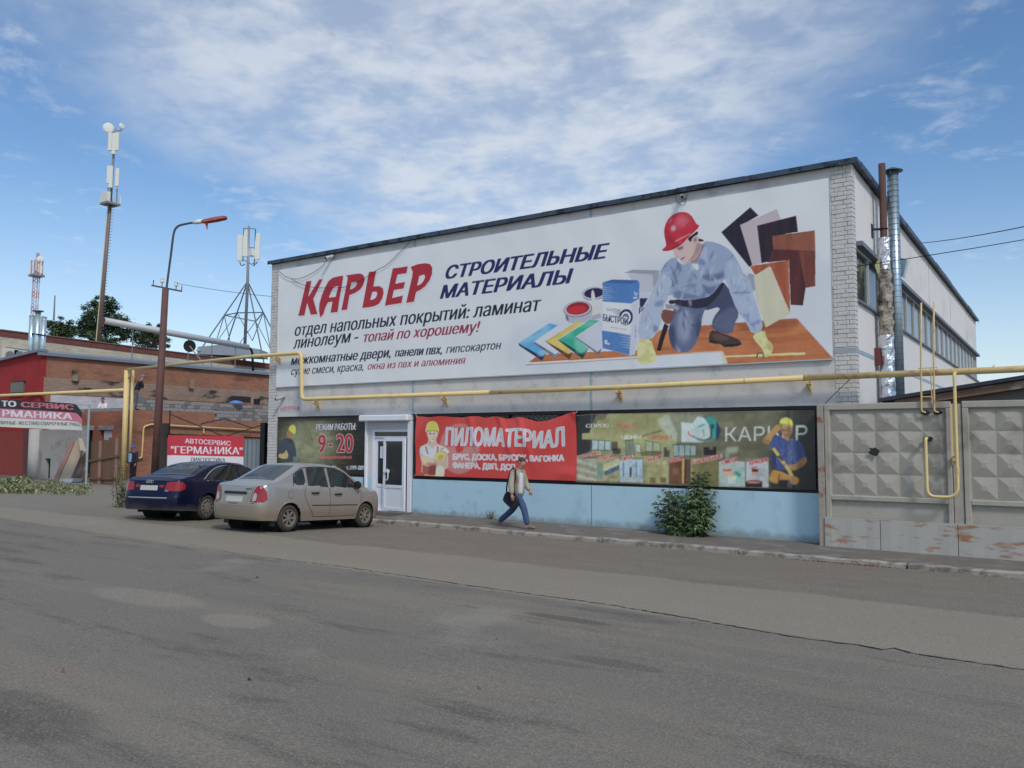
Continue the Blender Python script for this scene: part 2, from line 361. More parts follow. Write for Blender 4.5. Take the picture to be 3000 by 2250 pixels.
# facade panels, three six-metre bays
for i in range(3):
    x0, x1 = 6*i+.012, 6*i+5.988
    for z0, z1 in ((2.945, 4.13), (4.15, 5.34), (5.36, 6.72), (6.74, 8.20)):
        MB().box(x0, x1, random.uniform(0, .004), .15, z0, z1).build('wall_panel', M_conc, shop)
for xj in (6, 12):
    for z0, z1 in ((2.95, 3.95), (7.9, 8.19)):
        j = MB(); n = 14
        for q in range(n):
            za = z0+(z1-z0)*q/n; zb = z0+(z1-z0)*(q+1)/n; w = .032+random.uniform(-.009, .009); j.box(xj-w, xj+w, -.006-random.uniform(0, .002), .05, za, zb)
        j.build('joint_seal', M_joint, shop)
for x0, x1 in ((.012, 4.0), (6.03, 11.988), (12.012, 17.68)):
    MB().box(x0, x1, -.01, .15, -.35, 1.03).build('plinth_panel', M_blue, shop)
MB().box(11.985, 12.015, -.004, .1, -.3, 1.02).build('plinth_joint', mat('joint_dark', rgb(92, 110, 118), .9), shop)
MB().box(17.69, 18.0, .0, .15, -.3, 8.19).build('wall_panel', M_conc, shop)
# brick piers
bpier = MB().box(18.005, 18.432, .0, .25, -.3, 8.19).build('brick_pier', M_mortar, shop)
protos = {}
def brick(x0, x1, y0, y1, z0, z1, par):
    dx, dy, dz = x1-x0, y1-y0, z1-z0; key = (round(dx, 3), round(dy, 3))
    if key not in protos:
        protos[key] = MB().box(-dx/2, dx/2, -dy/2, dy/2, -.043, .043).build('brick', M_wbrick, None, bevel=.006).data; bpy.data.objects.remove([o for o in COL.objects if o.data == protos[key]][0])
    o = link('brick', protos[key]); o.location = ((x0+x1)/2+random.gauss(0, .0015), (y0+y1)/2+random.gauss(0, .003), (z0+z1)/2+random.gauss(0, .002)); o.rotation_euler = (random.gauss(0, .006), random.gauss(0, .01), 0); attach(o, par)
    return o
cz = 2.62; c = 0
while cz < 8.12:
    z0, z1 = cz+.006, cz+.092
    if c % 2 == 0: rows = ((18.0, 18.245, -.010, .11), (18.258, 18.445, -.010, .115), (18.330, 18.445, .125, .252))
    else: rows = ((18.0, 18.062, -.010, .11), (18.075, 18.312, -.010, .11), (18.325, 18.445, -.010, .25))
    for x0, x1, y0, y1 in rows: brick(x0, x1, y0, y1, z0, z1, bpier)
    cz += .098; c += 1
lp = MB().box(-.432, -.004, .0, .25, -.3, 8.19).build('brick_pier', M_mortar, shop)
lb = MB(); cz = .05; c = 0
while cz < 8.10:
    xs_ = (-.44, -.2, -.19, -.002) if c % 2 else (-.44, -.33, -.32, -.08, -.07, -.002)
    for a, b in zip(xs_[::2], xs_[1::2]): lb.box(a, b, -.01+random.gauss(0, .003), .1, cz+.006, cz+.092)
    cz += .098; c += 1
tag(lb.build('brickwork', M_wbrick, lp), kind='stuff')
# blue stripe painted round the corner
MB().box(18.0, 18.448, -.014, .254, 4.06, 4.17).build('painted_stripe', M_joint, shop)
# side wall: panels, ribbon window
SX = 18.44
for i in range(5):
    y0, y1 = (.26 if i == 0 else 5.8*i+.012), min(27.9, 5.8*(i+1)-.012)
    for z0, z1 in ((-.3, 4.06), (4.16, 5.22), (6.50, 8.19)):
        MB().box(18.30, SX-random.uniform(0, .004), y0, y1, z0, z1).build('wall_panel', M_side_conc, shop)
MB().box(18.30, SX+.002, .262, 27.9, 4.065, 4.155).build('painted_stripe', M_joint, shop)
M_ledge = mat('window_ledge', rgb(104, 112, 122), .6, .2, var=.2, scale=3)
MB().box(18.30, SX+.13, .27, 27.95, 6.44, 6.54).build('window_ledge', M_ledge, shop)
MB().box(18.30, SX+.07, .27, 27.92, 5.19, 5.235).build('window_sill', M_ledge, shop)
M_wal = mat('window_frame_grey', rgb(168, 170, 172), .6, var=.1)
M_gl2 = glass('ribbon_glass', (.10, .115, .125), .12); M_gl3 = glass('ribbon_glass_dark', (.03, .045, .035), .1)
yy = .32; k = 0
while yy < 27.6:
    y1 = min(yy+1.345, 27.85)
    pn = MB().box(18.31, 18.375, yy+.03, y1-.03, 5.26, 6.42).build('window_pane', M_gl3 if k == 0 else M_gl2, shop)
    MB().box(18.32, SX-.02, y1-.03, y1+.03, 5.236, 6.44).build('mullion', M_wal, shop)
    yy = y1; k += 1
MB().box(18.32, SX-.025, .27, 27.9, 5.236, 5.29).build('frame_rail', M_wal, shop); MB().box(18.32, SX-.025, .27, 27.9, 6.38, 6.439).build('frame_rail', M_wal, shop)
for yj in (5.8, 11.6, 17.4, 23.2): MB().box(18.3, SX+.004, yj-.016, yj+.016, 6.55, 8.12).build('joint_seal', mat('grey_joint', rgb(150, 155, 160), .9), shop)
# roof and flashing
MB().box(-.44, 18.44, .0, 27.95, 8.195, 8.215).build('roof_deck', M_flash, shop)
x = -.55
while x < 18.57:
    x1 = min(x+random.uniform(1.7, 2.1), 18.58); s = random.uniform(-.012, .012)
    f = MB(); f.box(x, x1-.004, -.12+s, .3, 8.218+s*.2, 8.305+s); f.box(x+.002, x1-.006, -.122+s, -.108+s, 8.185+s, 8.219); f.build('flashing_piece', M_flash, shop); x = x1
y = .302
while y < 27.9:
    y1 = min(y+random.uniform(1.9, 2.2), 28.05); s = random.uniform(-.008, .008)
    f = MB(); f.box(18.2, 18.58+s, y, y1-.004, 8.218, 8.305+s); f.box(18.565+s, 18.582+s, y+.002, y1-.006, 8.17, 8.219); f.build('flashing_piece', M_flash, shop); y = y1
# shop windows behind the banners: black frame, glass, lattice grille
def shop_window(x0, x1, nb):
    w = MB(); w.box(x0, x1, .0, .14, 2.86, 2.94); w.box(x0, x1, .0, .14, 1.032, 1.12); w.box(x0, x0+.1, -.002, .14, 1.12, 2.86); w.box(x1-.1, x1, -.002, .14, 1.12, 2.86)
    fr = w.build('window_frame', M_frame, shop)
    st = (x1-x0-.2)/nb
    for i in range(nb):
        a = x0+.1+st*i; MB().box(a+.03, a+st-.03, .11, .13, 1.13, 2.85).build('window_pane', M_glass, fr)
        if i: MB().box(a-.029, a+.029, .03, .14, 1.121, 2.859).build('mullion', M_frame, fr)
    lat = MB()
    for t in np.arange(x0-1.6, x1, .17):
        for sgn in (1, -1):
            xa, xb = (t, t+1.7) if sgn > 0 else (t+1.7, t); za, zb = 1.15, 2.84; lo, hi = x0+.12, x1-.12
            pts = []
            for q in (0, 1):
                xx_ = xa+(xb-xa)*q; zz_ = za+(zb-za)*q
                if xx_ < lo: q2 = (lo-xa)/(xb-xa); xx_, zz_ = lo, za+(zb-za)*q2
                if xx_ > hi: q2 = (hi-xa)/(xb-xa); xx_, zz_ = hi, za+(zb-za)*q2
                pts.append((xx_, .08+.012*sgn, zz_))
            if za-.01 <= min(pts[0][2], pts[1][2]) and max(pts[0][2], pts[1][2]) <= zb+.01 and abs(pts[0][0]-pts[1][0]) > .1: lat.bar(pts[0], pts[1], .012)
    lat.build('window_grille', mat('grille_grey', rgb(120, 122, 126), .6, .4), fr)
    return fr
shop_window(6.04, 17.66, 7); shop_window(.06, 4.0, 3)
# entrance: deep white PVC door with its leaf ajar, roller shutter box above
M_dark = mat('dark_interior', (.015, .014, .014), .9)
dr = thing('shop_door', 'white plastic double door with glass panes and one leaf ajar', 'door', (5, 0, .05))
MB().box(4.42, 5.86, .12, .15, .05, 2.48).build('dark_door_backing', M_dark, dr)  # dark sheet standing in for the unlit inside of the shop
fr = MB(); fr.box(4.34, 4.44, .03, .155, .04, 2.50); fr.box(5.84, 5.90, .03, .155, .04, 2.50); fr.box(4.44, 5.84, .03, .155, 2.42, 2.50); fr.box(4.44, 5.84, .03, .155, 2.24, 2.285); fr.box(4.44, 5.84, -.06, .155, -.02, .06)
fr.build('door_frame', M_pvc, dr, bevel=.006)
MB().box(4.44, 5.84, .06, .1, 2.285, 2.42).build('transom_pane', M_glass, dr)
def leaf(x0, x1, z0, z1, gl, y0, name):
    m = MB(); e = .10; m.box(x0, x0+e, y0, y0+.07, z0, z1); m.box(x1-e, x1, y0, y0+.07, z0, z1); m.box(x0+e, x1-e, y0, y0+.07, z1-e, z1); m.box(x0+e, x1-e, y0, y0+.07, gl-.09, gl); m.box(x0+e, x1-e, y0, y0+.07, z0, z0+.1); m.box(x0+e, x1-e, y0+.018, y0+.05, z0+.1, gl-.09)
    lf = m.build(name, M_pvc, dr, bevel=.005); MB().box(x0+e-.004, x1-e+.004, y0+.03, y0+.042, gl-.005, z1-e+.004).build('glass_pane', M_glass, lf); return lf
lf1 = leaf(4.445, 4.90, .06, 2.235, .84, .06, 'fixed_leaf')
MB().box(4.66, 4.84, .055, .062, 1.62, 1.98).build('paper_notice', mat('paper', rgb(200, 205, 212), .8), lf1)
lf2 = leaf(0, .95, .07, 2.235, .83, -.035, 'open_leaf')
hd = MB(); hd.tube(smooth_path([(.16, -.04, 1.28), (.30, -.10, 1.27), (.30, -.11, 1.0), (.15, -.04, .98)], 5), .018, 8); hd.box(.06, .30, -.075, -.036, 1.20, 1.28)
hd.build('door_handle', M_pvc, lf2, smooth=False)
lf2.matrix_basis = Matrix.Translation((4.87, 0, 0)) @ Matrix.Rotation(R(-6), 4, 'Z')
st = MB(); st.box(4.0, 5.98, -.24, .1, 2.74, 2.93); st.build('shutter_box', M_pvc, dr, bevel=.03)
sl = MB()
for i in range(6): sl.box(4.16, 5.86, .0, .03, 2.50+i*.04, 2.536+i*.04)
sl.build('shutter_slats', mat('shutter_grey', rgb(176, 178, 184), .5, var=.05), dr)
jm = MB(); jm.box(4.13, 4.18, -.07, .1, .02, 2.74); jm.box(5.86, 5.98, -.07, .1, .02, 2.74); jm.build('shutter_rail', M_pvc, dr)
rl = MB(); rl.box(4.17, 4.34, .02, .15, 1.05, 2.50, 0); rl.build('reveal', M_conc, shop); MB().box(4.17, 4.34, .02, .15, -.1, 1.05).build('reveal_plinth', M_blue, shop)
MB().box(4.10, 6.02, -.45, .1, -.2, .055).build('door_step', M_side, shop)
# ================================================================== PRINTED VINYL: the picture is the print itself, laid over a fine sheet
_tx = {}
def glyphs(st):
    """outlines of a line of lettering as closed loops"""
    if st in _tx: return _tx[st]
    c = bpy.data.curves.new('lettering', 'FONT'); c.body = st
    o = bpy.data.objects.new('lettering', c); COL.objects.link(o); dg = bpy.context.evaluated_depsgraph_get(); dg.update()
    cu = o.evaluated_get(dg).to_curve(dg); loops = []
    for sp in cu.splines:
        P = []; bz = sp.bezier_points; n = len(bz)
        for i in range(n):
            a, b = bz[i], bz[(i+1) % n]; p0, p1, p2, p3 = (np.array(q[:2]) for q in (a.co, a.handle_right, b.handle_left, b.co))
            straight = abs(np.cross(p1-p0, p3-p0))+abs(np.cross(p2-p0, p3-p0)) < 1e-5
            for k in range(1 if straight else 5): t = k/5; P.append((1-t)**3*p0+3*(1-t)**2*t*p1+3*(1-t)*t*t*p2+t**3*p3)
        if len(P) > 2: loops.append(np.array(P))
    o.to_curve_clear(); bpy.data.objects.remove(o); bpy.data.curves.remove(c)
    _tx[st] = loops; return loops
def chaikin(p, n):
    for _ in range(n):
        q = []
        for i in range(len(p)):
            a, b = np.array(p[i]), np.array(p[(i+1) % len(p)]); q += [a*.75+b*.25, a*.25+b*.75]
        p = q
    return p
class Sheet:
    """a rectangle p0 + s*ex (0..W) + t*ez (0..H), painted on an SS-times finer raster"""
    SS = 2
    def __init__(s, W, H, cell, to_st, bg):
        s.W, s.H = W, H; s.nx, s.nz = int(W/cell)+1, int(H/cell)+1; s.to = to_st
        s.px, s.pz = s.nx*s.SS, s.nz*s.SS; s.img = np.empty((s.pz, s.px, 3)); s.img[:] = bg
        s.gs = (np.arange(s.px)+.5)/s.px*(W*(s.nx)/(s.nx-1))-W/(s.nx-1)/2; s.gt = (np.arange(s.pz)+.5)/s.pz*(H*(s.nz)/(s.nz-1))-H/(s.nz-1)/2
        s.sc = s.px/s.W
    def idx(s, st): st = np.asarray(st, float); return (st[..., 0]-s.gs[0])/(s.gs[1]-s.gs[0]), (st[..., 1]-s.gt[0])/(s.gt[1]-s.gt[0])
    def pts(s, poly, z, sm): 
        p = [s.to(*z(*q)) for q in poly]
        return np.array(chaikin(p, sm) if sm else p)
    def mask_st(s, P):
        m = np.zeros((s.pz, s.px), bool); a, b = s.idx(P)
        x0, x1 = max(0, int(a.min())), min(s.px, int(a.max())+2); y0, y1 = max(0, int(b.min())), min(s.pz, int(b.max())+2)
        if x1 <= x0 or y1 <= y0: return m
        X, Y = np.meshgrid(np.arange(x0, x1), np.arange(y0, y1)); ins = np.zeros(X.shape, bool)
        for i in range(len(a)):
            ax, ay, bx, by = a[i-1], b[i-1], a[i], b[i]
            if ay == by: continue
            cnd = ((ay > Y) != (by > Y)) & (X < (bx-ax)*(Y-ay)/(by-ay)+ax); ins ^= cnd
        m[y0:y1, x0:x1] = ins; return m
    def mask(s, poly, z, sm=0): return s.mask_st(s.pts(poly, z, sm))
    def blur(s, m, r):
        r = r*s.sc; n = max(1, int(r*2.5)); k = np.exp(-.5*(np.arange(-n, n+1)/max(r, .3))**2); k /= k.sum(); m = m.astype(float)
        ys, xs = np.nonzero(m > 0)
        if len(ys) == 0: return m
        y0, y1, x0, x1 = max(0, ys.min()-2*n), min(s.pz, ys.max()+2*n+1), max(0, xs.min()-2*n), min(s.px, xs.max()+2*n+1); c = m[y0:y1, x0:x1]
        c = np.apply_along_axis(lambda q: np.convolve(np.pad(q, n, mode='edge'), k, 'valid'), 1, c); c = np.apply_along_axis(lambda q: np.convolve(np.pad(q, n, mode='edge'), k, 'valid'), 0, c)
        o = np.zeros_like(m); o[y0:y1, x0:x1] = c; return o
    def put(s, m, col, a=1.0): s.img += (np.asarray(col)-s.img)*(m.astype(float)*a)[..., None]
    def paint(s, poly, z, col, sm=0, a=1.0, soft=0.0, clip=None):
        m = s.mask(poly, z, sm)
        f = s.blur(m, soft) if soft else m
        if clip is not None: f = f*clip
        s.put(f, col, a); return m
    def text_mask(s, string, z, BL, BR, TL, ref, bold=0.0):
        loops = glyphs(string); o, r, u = (np.array(s.to(*z(*q))) for q in (BL, BR, TL)); al = np.concatenate(loops)
        x0, x1 = al[:, 0].min(), al[:, 0].max(); w = np.zeros((s.pz, s.px), np.int16)
        for v in loops:
            P = o+np.outer((v[:, 0]-x0)/(x1-x0), r-o)+np.outer(v[:, 1]/ref, u-o); a, b = s.idx(P)
            X0, X1 = max(0, int(a.min())), min(s.px, int(a.max())+2); Y0, Y1 = max(0, int(b.min())), min(s.pz, int(b.max())+2)
            if X1 <= X0 or Y1 <= Y0: continue
            X, Y = np.meshgrid(np.arange(X0, X1), np.arange(Y0, Y1)); acc = np.zeros(X.shape, np.int16)
            for i in range(len(a)):
                ax, ay, bx, by = a[i-1], b[i-1], a[i], b[i]
                if ay == by: continue
                hit = ((ay > Y) != (by > Y)) & (X < (bx-ax)*(Y-ay)/(by-ay)+ax); acc += np.where(hit, 1 if by > ay else -1, 0).astype(np.int16)
            w[Y0:Y1, X0:X1] += acc
        m = w != 0
        if bold:
            k = max(1, int(round(bold*np.linalg.norm(u-o)/ref*s.sc))); m0 = m.copy()
            for i in range(1, k+1): m |= np.roll(m0, i, 1) | np.roll(m0, -i, 1)
            if k > 2: m |= np.roll(m, 1, 0) | np.roll(m, -1, 0)
        return m
    def text(s, string, z, BL, BR, TL, col, ref=.728, bold=0.0, outline=None, ow=.02, a=1.0):
        m = s.text_mask(string, z, BL, BR, TL, ref, bold)
        if outline is not None: s.put(np.clip((s.blur(m, ow*.6)-.06)*6, 0, 1), outline)
        s.put(m, col, a); return m
    def grain(s, m, cell, amt, seed):
        n = s.noise(cell, cell, seed)*.6+s.noise(cell*2.7, cell*2.7, seed+1)*.4; s.img *= 1+(amt*(n-.5)*2*m)[..., None]
    def folds(s, m, n, ln, w, ang, dark, light, seed):
        r = random.Random(seed); ys, xs = np.nonzero(m)
        for i in range(n):
            k = r.randrange(len(ys)); c = np.array((s.gs[xs[k]], s.gt[ys[k]])); a = ang+r.gauss(0, .45); d = np.array((math.cos(a), math.sin(a))); q = np.array((-d[1], d[0])); L = ln*r.uniform(.4, 1.2); b = q*r.gauss(0, .12)*L
            f = s.blur(s.mask_st(np.array([c-d*L/2, c+b+q*w, c+d*L/2, c+b-q*w])), w*.55); s.put(f*m, dark if i % 2 else light, r.uniform(.35, .8))
    def noise(s, sx, sz, seed):
        g = np.random.default_rng(seed).random((max(2, int(s.H/sz)+3), max(2, int(s.W/sx)+3))); X = s.gs/sx+.5; Y = s.gt/sz+.5
        xi = np.clip(X.astype(int), 0, g.shape[1]-2); yi = np.clip(Y.astype(int), 0, g.shape[0]-2); fx = np.clip(X-xi, 0, 1); fy = np.clip(Y-yi, 0, 1); fx = fx*fx*(3-2*fx); fy = fy*fy*(3-2*fy)
        return (g[np.ix_(yi, xi)]*(1-fx)+g[np.ix_(yi, xi+1)]*fx)*(1-fy)[:, None]+(g[np.ix_(yi+1, xi)]*(1-fx)+g[np.ix_(yi+1, xi+1)]*fx)*fy[:, None]
    def build(s, name, place, parent, m=None, smooth=True):
        """place(S, T) -> X, Y, Z arrays"""
        S, T = np.meshgrid(np.linspace(0, s.W, s.nx), np.linspace(0, s.H, s.nz)); X, Y, Z = place(S, T)
        me = bpy.data.meshes.new(name); nv = s.nx*s.nz; me.vertices.add(nv); me.vertices.foreach_set('co', np.stack([X, Y, Z], -1).reshape(-1).astype(np.float32))
        i = (np.arange(s.nz-1)[:, None]*s.nx+np.arange(s.nx-1)).reshape(-1); q = np.stack([i, i+1, i+1+s.nx, i+s.nx], -1); nf = len(q)
        me.loops.add(nf*4); me.polygons.add(nf); me.loops.foreach_set('vertex_index', q.reshape(-1).astype(np.int32)); me.polygons.foreach_set('loop_start', (np.arange(nf)*4).astype(np.int32))
        me.update(calc_edges=True)
        if smooth: me.polygons.foreach_set('use_smooth', np.ones(nf, bool))
        c = s.img.reshape(s.nz, s.SS, s.nx, s.SS, 3).mean((1, 3)); c4 = np.concatenate([np.clip(c, 0, .9), np.ones((s.nz, s.nx, 1))], -1)
        at = me.attributes.new('Col', 'FLOAT_COLOR', 'POINT'); at.data.foreach_set('color', c4.reshape(-1).astype(np.float32))
        me.materials.append(m or print_mat()); return link(name, me, parent)
K = lambda r, g, b: np.array(rgb(r, g, b, 1.32))
ZA = zoomer(780, 650, 1680, 2212); ZB = zoomer(1480, 520, 2480, 2212); W1 = zoomer(1850, 580, 2290, 2212); W2 = zoomer(1500, 780, 1940, 2212); W3 = zoomer(1860, 800, 2440, 2212)
Z3 = zoomer(780, 1100, 1380, 1991); Z4 = zoomer(1150, 1150, 1750, 2212); Z5 = zoomer(1650, 1150, 2450, 2212); Z6 = zoomer(2350, 1000, 3000, 1540); Z7 = zoomer(2300, 430, 3000, 1659); Z9 = zoomer(800, 1210, 1200, 2212)
K1 = zoomer(1680, 1200, 2060, 2212); K2 = zoomer(2030, 1190, 2410, 2212); RB = zoomer(1200, 1210, 1460, 2054); Z1 = zoomer(0, 1000, 800, 2212); ZL = zoomer(0, 850, 820, 2212); ZT = zoomer(0, 300, 800, 2212)

# ------------------------------------------------------------------ the big sign
SY = -.05; SX0, SZ0, SW_, SH_ = -.03, 3.955, 18.0, 3.995
def st_sign(u, v): p = on_y(u, v, SY); return p[0]-SX0, p[2]-SZ0
S = Sheet(SW_, SH_, .0145, st_sign, K(208, 209, 209))
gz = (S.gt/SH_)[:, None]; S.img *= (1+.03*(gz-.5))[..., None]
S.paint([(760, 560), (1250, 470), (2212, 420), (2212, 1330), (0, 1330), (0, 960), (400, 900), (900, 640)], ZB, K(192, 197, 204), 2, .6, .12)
S.img *= (1+.03*(S.noise(1.2, .8, 3)-.5))[..., None]
navy, red, blk = K(40, 40, 92), K(168, 34, 50), K(34, 36, 58)
# the shop's name in heavy slanted red letters
LET = [
 ((232, 678), (288, 428), (325, 424), (303, 540), (380, 415), (408, 411), (340, 555), (370, 665), (322, 670), (296, 585), (276, 675)),
 ((388, 690), (380, 640), (383, 590), (400, 530), (425, 470), (450, 425), (480, 402), (520, 392), (557, 388), (548, 450), (530, 545), (513, 650), (462, 655), (477, 575), (445, 580), (425, 620), (412, 665)),
 ((540, 637), (582, 440), (588, 400), (575, 385), (640, 375), (680, 372), (703, 385), (710, 415), (700, 455), (675, 490), (640, 512), (600, 528), (582, 632)),
 ((692, 620), (740, 360), (792, 355), (772, 465), (815, 462), (840, 478), (847, 510), (838, 550), (815, 590), (780, 608), (745, 615)),
 ((855, 605), (910, 335), (1020, 320), (1010, 370), (945, 380), (930, 445), (1000, 432), (990, 480), (920, 492), (908, 548), (985, 530), (975, 585)),
 ((1007, 585), (1050, 400), (1055, 360), (1040, 325), (1090, 305), (1140, 297), (1180, 303), (1197, 330), (1195, 375), (1178, 420), (1145, 465), (1110, 490), (1080, 505), (1063, 575))]
HOLE = [((452, 545), (470, 500), (490, 470), (520, 462), (500, 540)), ((603, 485), (615, 440), (650, 432), (655, 447), (640, 470), (620, 482)), ((750, 562), (765, 505), (795, 503), (800, 520), (790, 545), (775, 557)), ((1088, 458), (1103, 390), (1138, 380), (1145, 398), (1130, 430), (1110, 450))]
lm = np.zeros((S.pz, S.px), bool)
for L_ in LET: lm |= S.mask(L_, ZA, 0)
for H_ in HOLE: lm &= ~S.mask(H_, ZA, 0)
S.put(np.roll(np.roll(S.blur(lm, .035), -int(.03*S.sc), 0), int(.02*S.sc), 1), K(150, 152, 160), .7)
S.put(np.clip((S.blur(lm, .022)-.05)*5, 0, 1), K(226, 214, 220)); S.put(lm, red)
out = K(226, 228, 234)
S.text('СТРОИТЕЛЬНЫЕ', lambda a, b: (a, b), (1303, 818), (1769, 756.5), (1315, 779), navy, .728, .056, out, .025)
S.text('МАТЕРИАЛЫ', lambda a, b: (a, b), (1290.5, 875.5), (1665, 830), (1302, 836), navy, .728, .056, out, .025)
S.text('отдел напольных покрытий: ламинат', ZA, (203, 823), (1962, 640), (215, 758), blk, .546, .028)
S.text('линолеум -', ZA, (195, 915), (654, 862), (209, 850), blk, .546, .028); S.text('топай по хорошему!', ZA, (692, 868), (1523, 792), (706, 812), K(150, 44, 74), .546, .034)
S.text('межкомнатные двери,', ZA, (178, 1031), (893, 975), (188, 982), blk, .546, .030); S.text('панели пвх,', ZA, (928, 973), (1262, 950), (938, 926), blk, .546, .030); S.text('гипсокартон', ZA, (1295, 946), (1683, 916), (1305, 902), blk, .546, .030)
S.text('сухие смеси, краска,', ZA, (176, 1104), (697, 1070), (185, 1062), blk, .546, .026); S.text('окна из пвх и алюминия', ZA, (727, 1065), (1425, 1022), (736, 1026), K(150, 44, 74), .546, .026)
# floor
fl = S.paint([(135, 1212), (215, 1150), (620, 1128), (860, 1120), (1000, 990), (1280, 958), (1890, 912), (2128, 1174), (1420, 1212), (860, 1160)], ZB, K(186, 110, 62))
wd = S.noise(.9, .05, 5); S.put(fl*np.clip((wd-.45)*3, 0, 1), K(158, 84, 44), .55); S.put(fl*np.clip((S.noise(.5, .5, 8)-.5)*3, 0, 1), K(206, 134, 76), .5)
S.paint([(1500, 560), (1640, 520), (1800, 505), (1880, 580), (1650, 640), (1200, 660), (1120, 560)], W3, K(142, 72, 44), 2, .75, .05, fl)
S.paint([(0, 955), (20, 935), (960, 880), (1000, 1015), (0, 1065)], W3, K(202, 206, 210)); S.paint([(0, 935), (955, 878), (990, 1012), (1040, 1012), (985, 878), (960, 868)], W3, K(204, 196, 164))
S.paint([(210, 1445), (200, 1420), (1870, 1325), (1870, 1350)], W2, K(216, 206, 192)); S.paint([(205, 1465), (210, 1445), (1870, 1350), (1870, 1362)], W2, K(160, 150, 142))
S.paint([(1010, 925), (1900, 885), (1905, 912), (1010, 942)], W3, K(214, 202, 142)); S.paint([(1370, 890), (1440, 885), (1445, 945), (1350, 950)], W3, K(96, 84, 62)); S.paint([(1380, 905), (1430, 902), (1430, 935), (1375, 940)], W3, K(206, 196, 140))
# swatch boards
def board(poly, c, g=None, z=ZB):
    m = S.paint(poly, z, c)
    if g is not None: S.put(m*np.clip((S.noise(.08, .9, hash(poly) % 99)-.35)*2, 0, 1), g, .6)
    return m
board(((1400, 355), (1588, 192), (1642, 246), (1530, 310), (1602, 566), (1582, 580)), K(48, 38, 52), K(36, 30, 48))
board(((1522, 308), (1760, 205), (1788, 272), (1636, 312), (1668, 552), (1604, 572)), K(184, 168, 172))
board(((1632, 312), (1886, 247), (1898, 352), (1736, 382), (1742, 470), (1705, 545), (1662, 556)), K(52, 38, 46), K(40, 30, 42))
board(((1738, 465), (2010, 470), (2010, 705), (1948, 715), (1930, 830), (1850, 826), (1838, 535), (1700, 550)), K(92, 46, 44), K(66, 36, 38))
board(((1900, 470), (2010, 474), (2010, 705), (1948, 713)), K(126, 66, 52), K(104, 54, 46))
board(((1732, 380), (2007, 343), (2010, 475), (1738, 465)), K(146, 84, 62), K(120, 64, 48))
board(((1585, 575), (1836, 535), (1848, 882), (1720, 580), (1620, 632)), K(170, 88, 54), K(142, 68, 42))
S.paint([(1560, 620), (1610, 625), (1640, 665), (1632, 720), (1606, 745)], ZB, K(150, 152, 172), 2)
board(((1612, 640), (1712, 575), (1850, 882), (1690, 972), (1630, 800)), K(200, 194, 166), K(190, 182, 152))
# paint tins and brush
S.paint([(775, 660), (790, 780), (830, 830), (960, 850), (1180, 800), (1185, 640)], W2, K(176, 174, 184)); S.paint([(790, 700), (800, 790), (840, 815), (830, 740)], W2, K(120, 112, 124), 1)
def ell(c, a, b, rot=0, n=40):
    cs, sn = math.cos(R(rot)), math.sin(R(rot)); return [(c[0]+a*math.cos(t)*cs-b*math.sin(t)*sn, c[1]+a*math.cos(t)*sn+b*math.sin(t)*cs) for t in np.linspace(0, 2*math.pi, n, endpoint=False)]
S.paint([(1035, 400), (1060, 480), (1120, 510), (1330, 480), (1330, 360)], W2, K(160, 160, 172)); S.paint(ell((1195, 395), 165, 92, -8), W2, K(178, 178, 188)); S.paint(ell((1210, 395), 145, 72, -8), W2, K(46, 36, 78))
S.paint(ell((970, 632), 212, 118, -8), W2, K(120, 116, 124)); S.paint(ell((968, 628), 200, 108, -8), W2, K(186, 186, 194)); S.paint(ell((972, 622), 172, 92, -8), W2, K(150, 22, 36)); S.paint(ell((960, 645), 150, 62, -8), W2, K(198, 36, 46), 0, .9, .02)
S.paint([(1165, 800), (1175, 720), (1200, 660), (1190, 560), (1165, 440), (1180, 345), (1205, 360), (1225, 440), (1235, 560), (1270, 620), (1310, 670), (1315, 760)], W2, K(206, 202, 190), 1); S.paint([(1170, 800), (1178, 730), (1300, 690), (1318, 760)], W2, K(168, 164, 176))
# wall panels samples
def chev(poly, c, lo, edge_):
    m = S.paint(poly, W2, c); S.paint(lo, W2, edge_); return m
def vsheen(m, c, seed): S.put(m*np.clip((S.noise(.35, .22, seed)-.45)*3, 0, 1), c, .55)
m = chev(((98, 1132), (550, 840), (678, 868), (330, 1110), (505, 1275), (440, 1385), (130, 1160)), K(84, 160, 206), ((95, 1132), (130, 1150), (440, 1330), (515, 1270), (440, 1392), (110, 1172)), K(40, 48, 82)); vsheen(m, K(150, 200, 222), 21)
m = chev(((310, 1120), (690, 868), (880, 835), (560, 1050), (700, 1270), (640, 1350)), K(200, 204, 212), ((305, 1118), (345, 1120), (640, 1300), (700, 1260), (645, 1365)), K(96, 100, 120)); vsheen(m, K(180, 186, 198), 22)
m = chev(((485, 1105), (960, 812), (1060, 826), (700, 1060), (880, 1270), (845, 1365)), K(214, 190, 92), ((480, 1102), (520, 1112), (830, 1290), (895, 1262), (848, 1378)), K(104, 62, 46)); vsheen(m, K(206, 150, 70), 23)
m = chev(((672, 1088), (1150, 790), (1290, 800), (930, 1040), (1115, 1205), (1040, 1355)), K(40, 166, 132), ((668, 1085), (715, 1090), (1020, 1285), (1130, 1200), (1042, 1366)), K(28, 70, 62)); vsheen(m, K(130, 204, 180), 24)
m = chev(((925, 1048), (1318, 812), (1325, 1200), (1275, 1300)), K(196, 198, 208), ((920, 1046), (960, 1050), (1262, 1262), (1330, 1200), (1275, 1305)), K(62, 64, 86)); vsheen(m, K(178, 180, 196), 25)
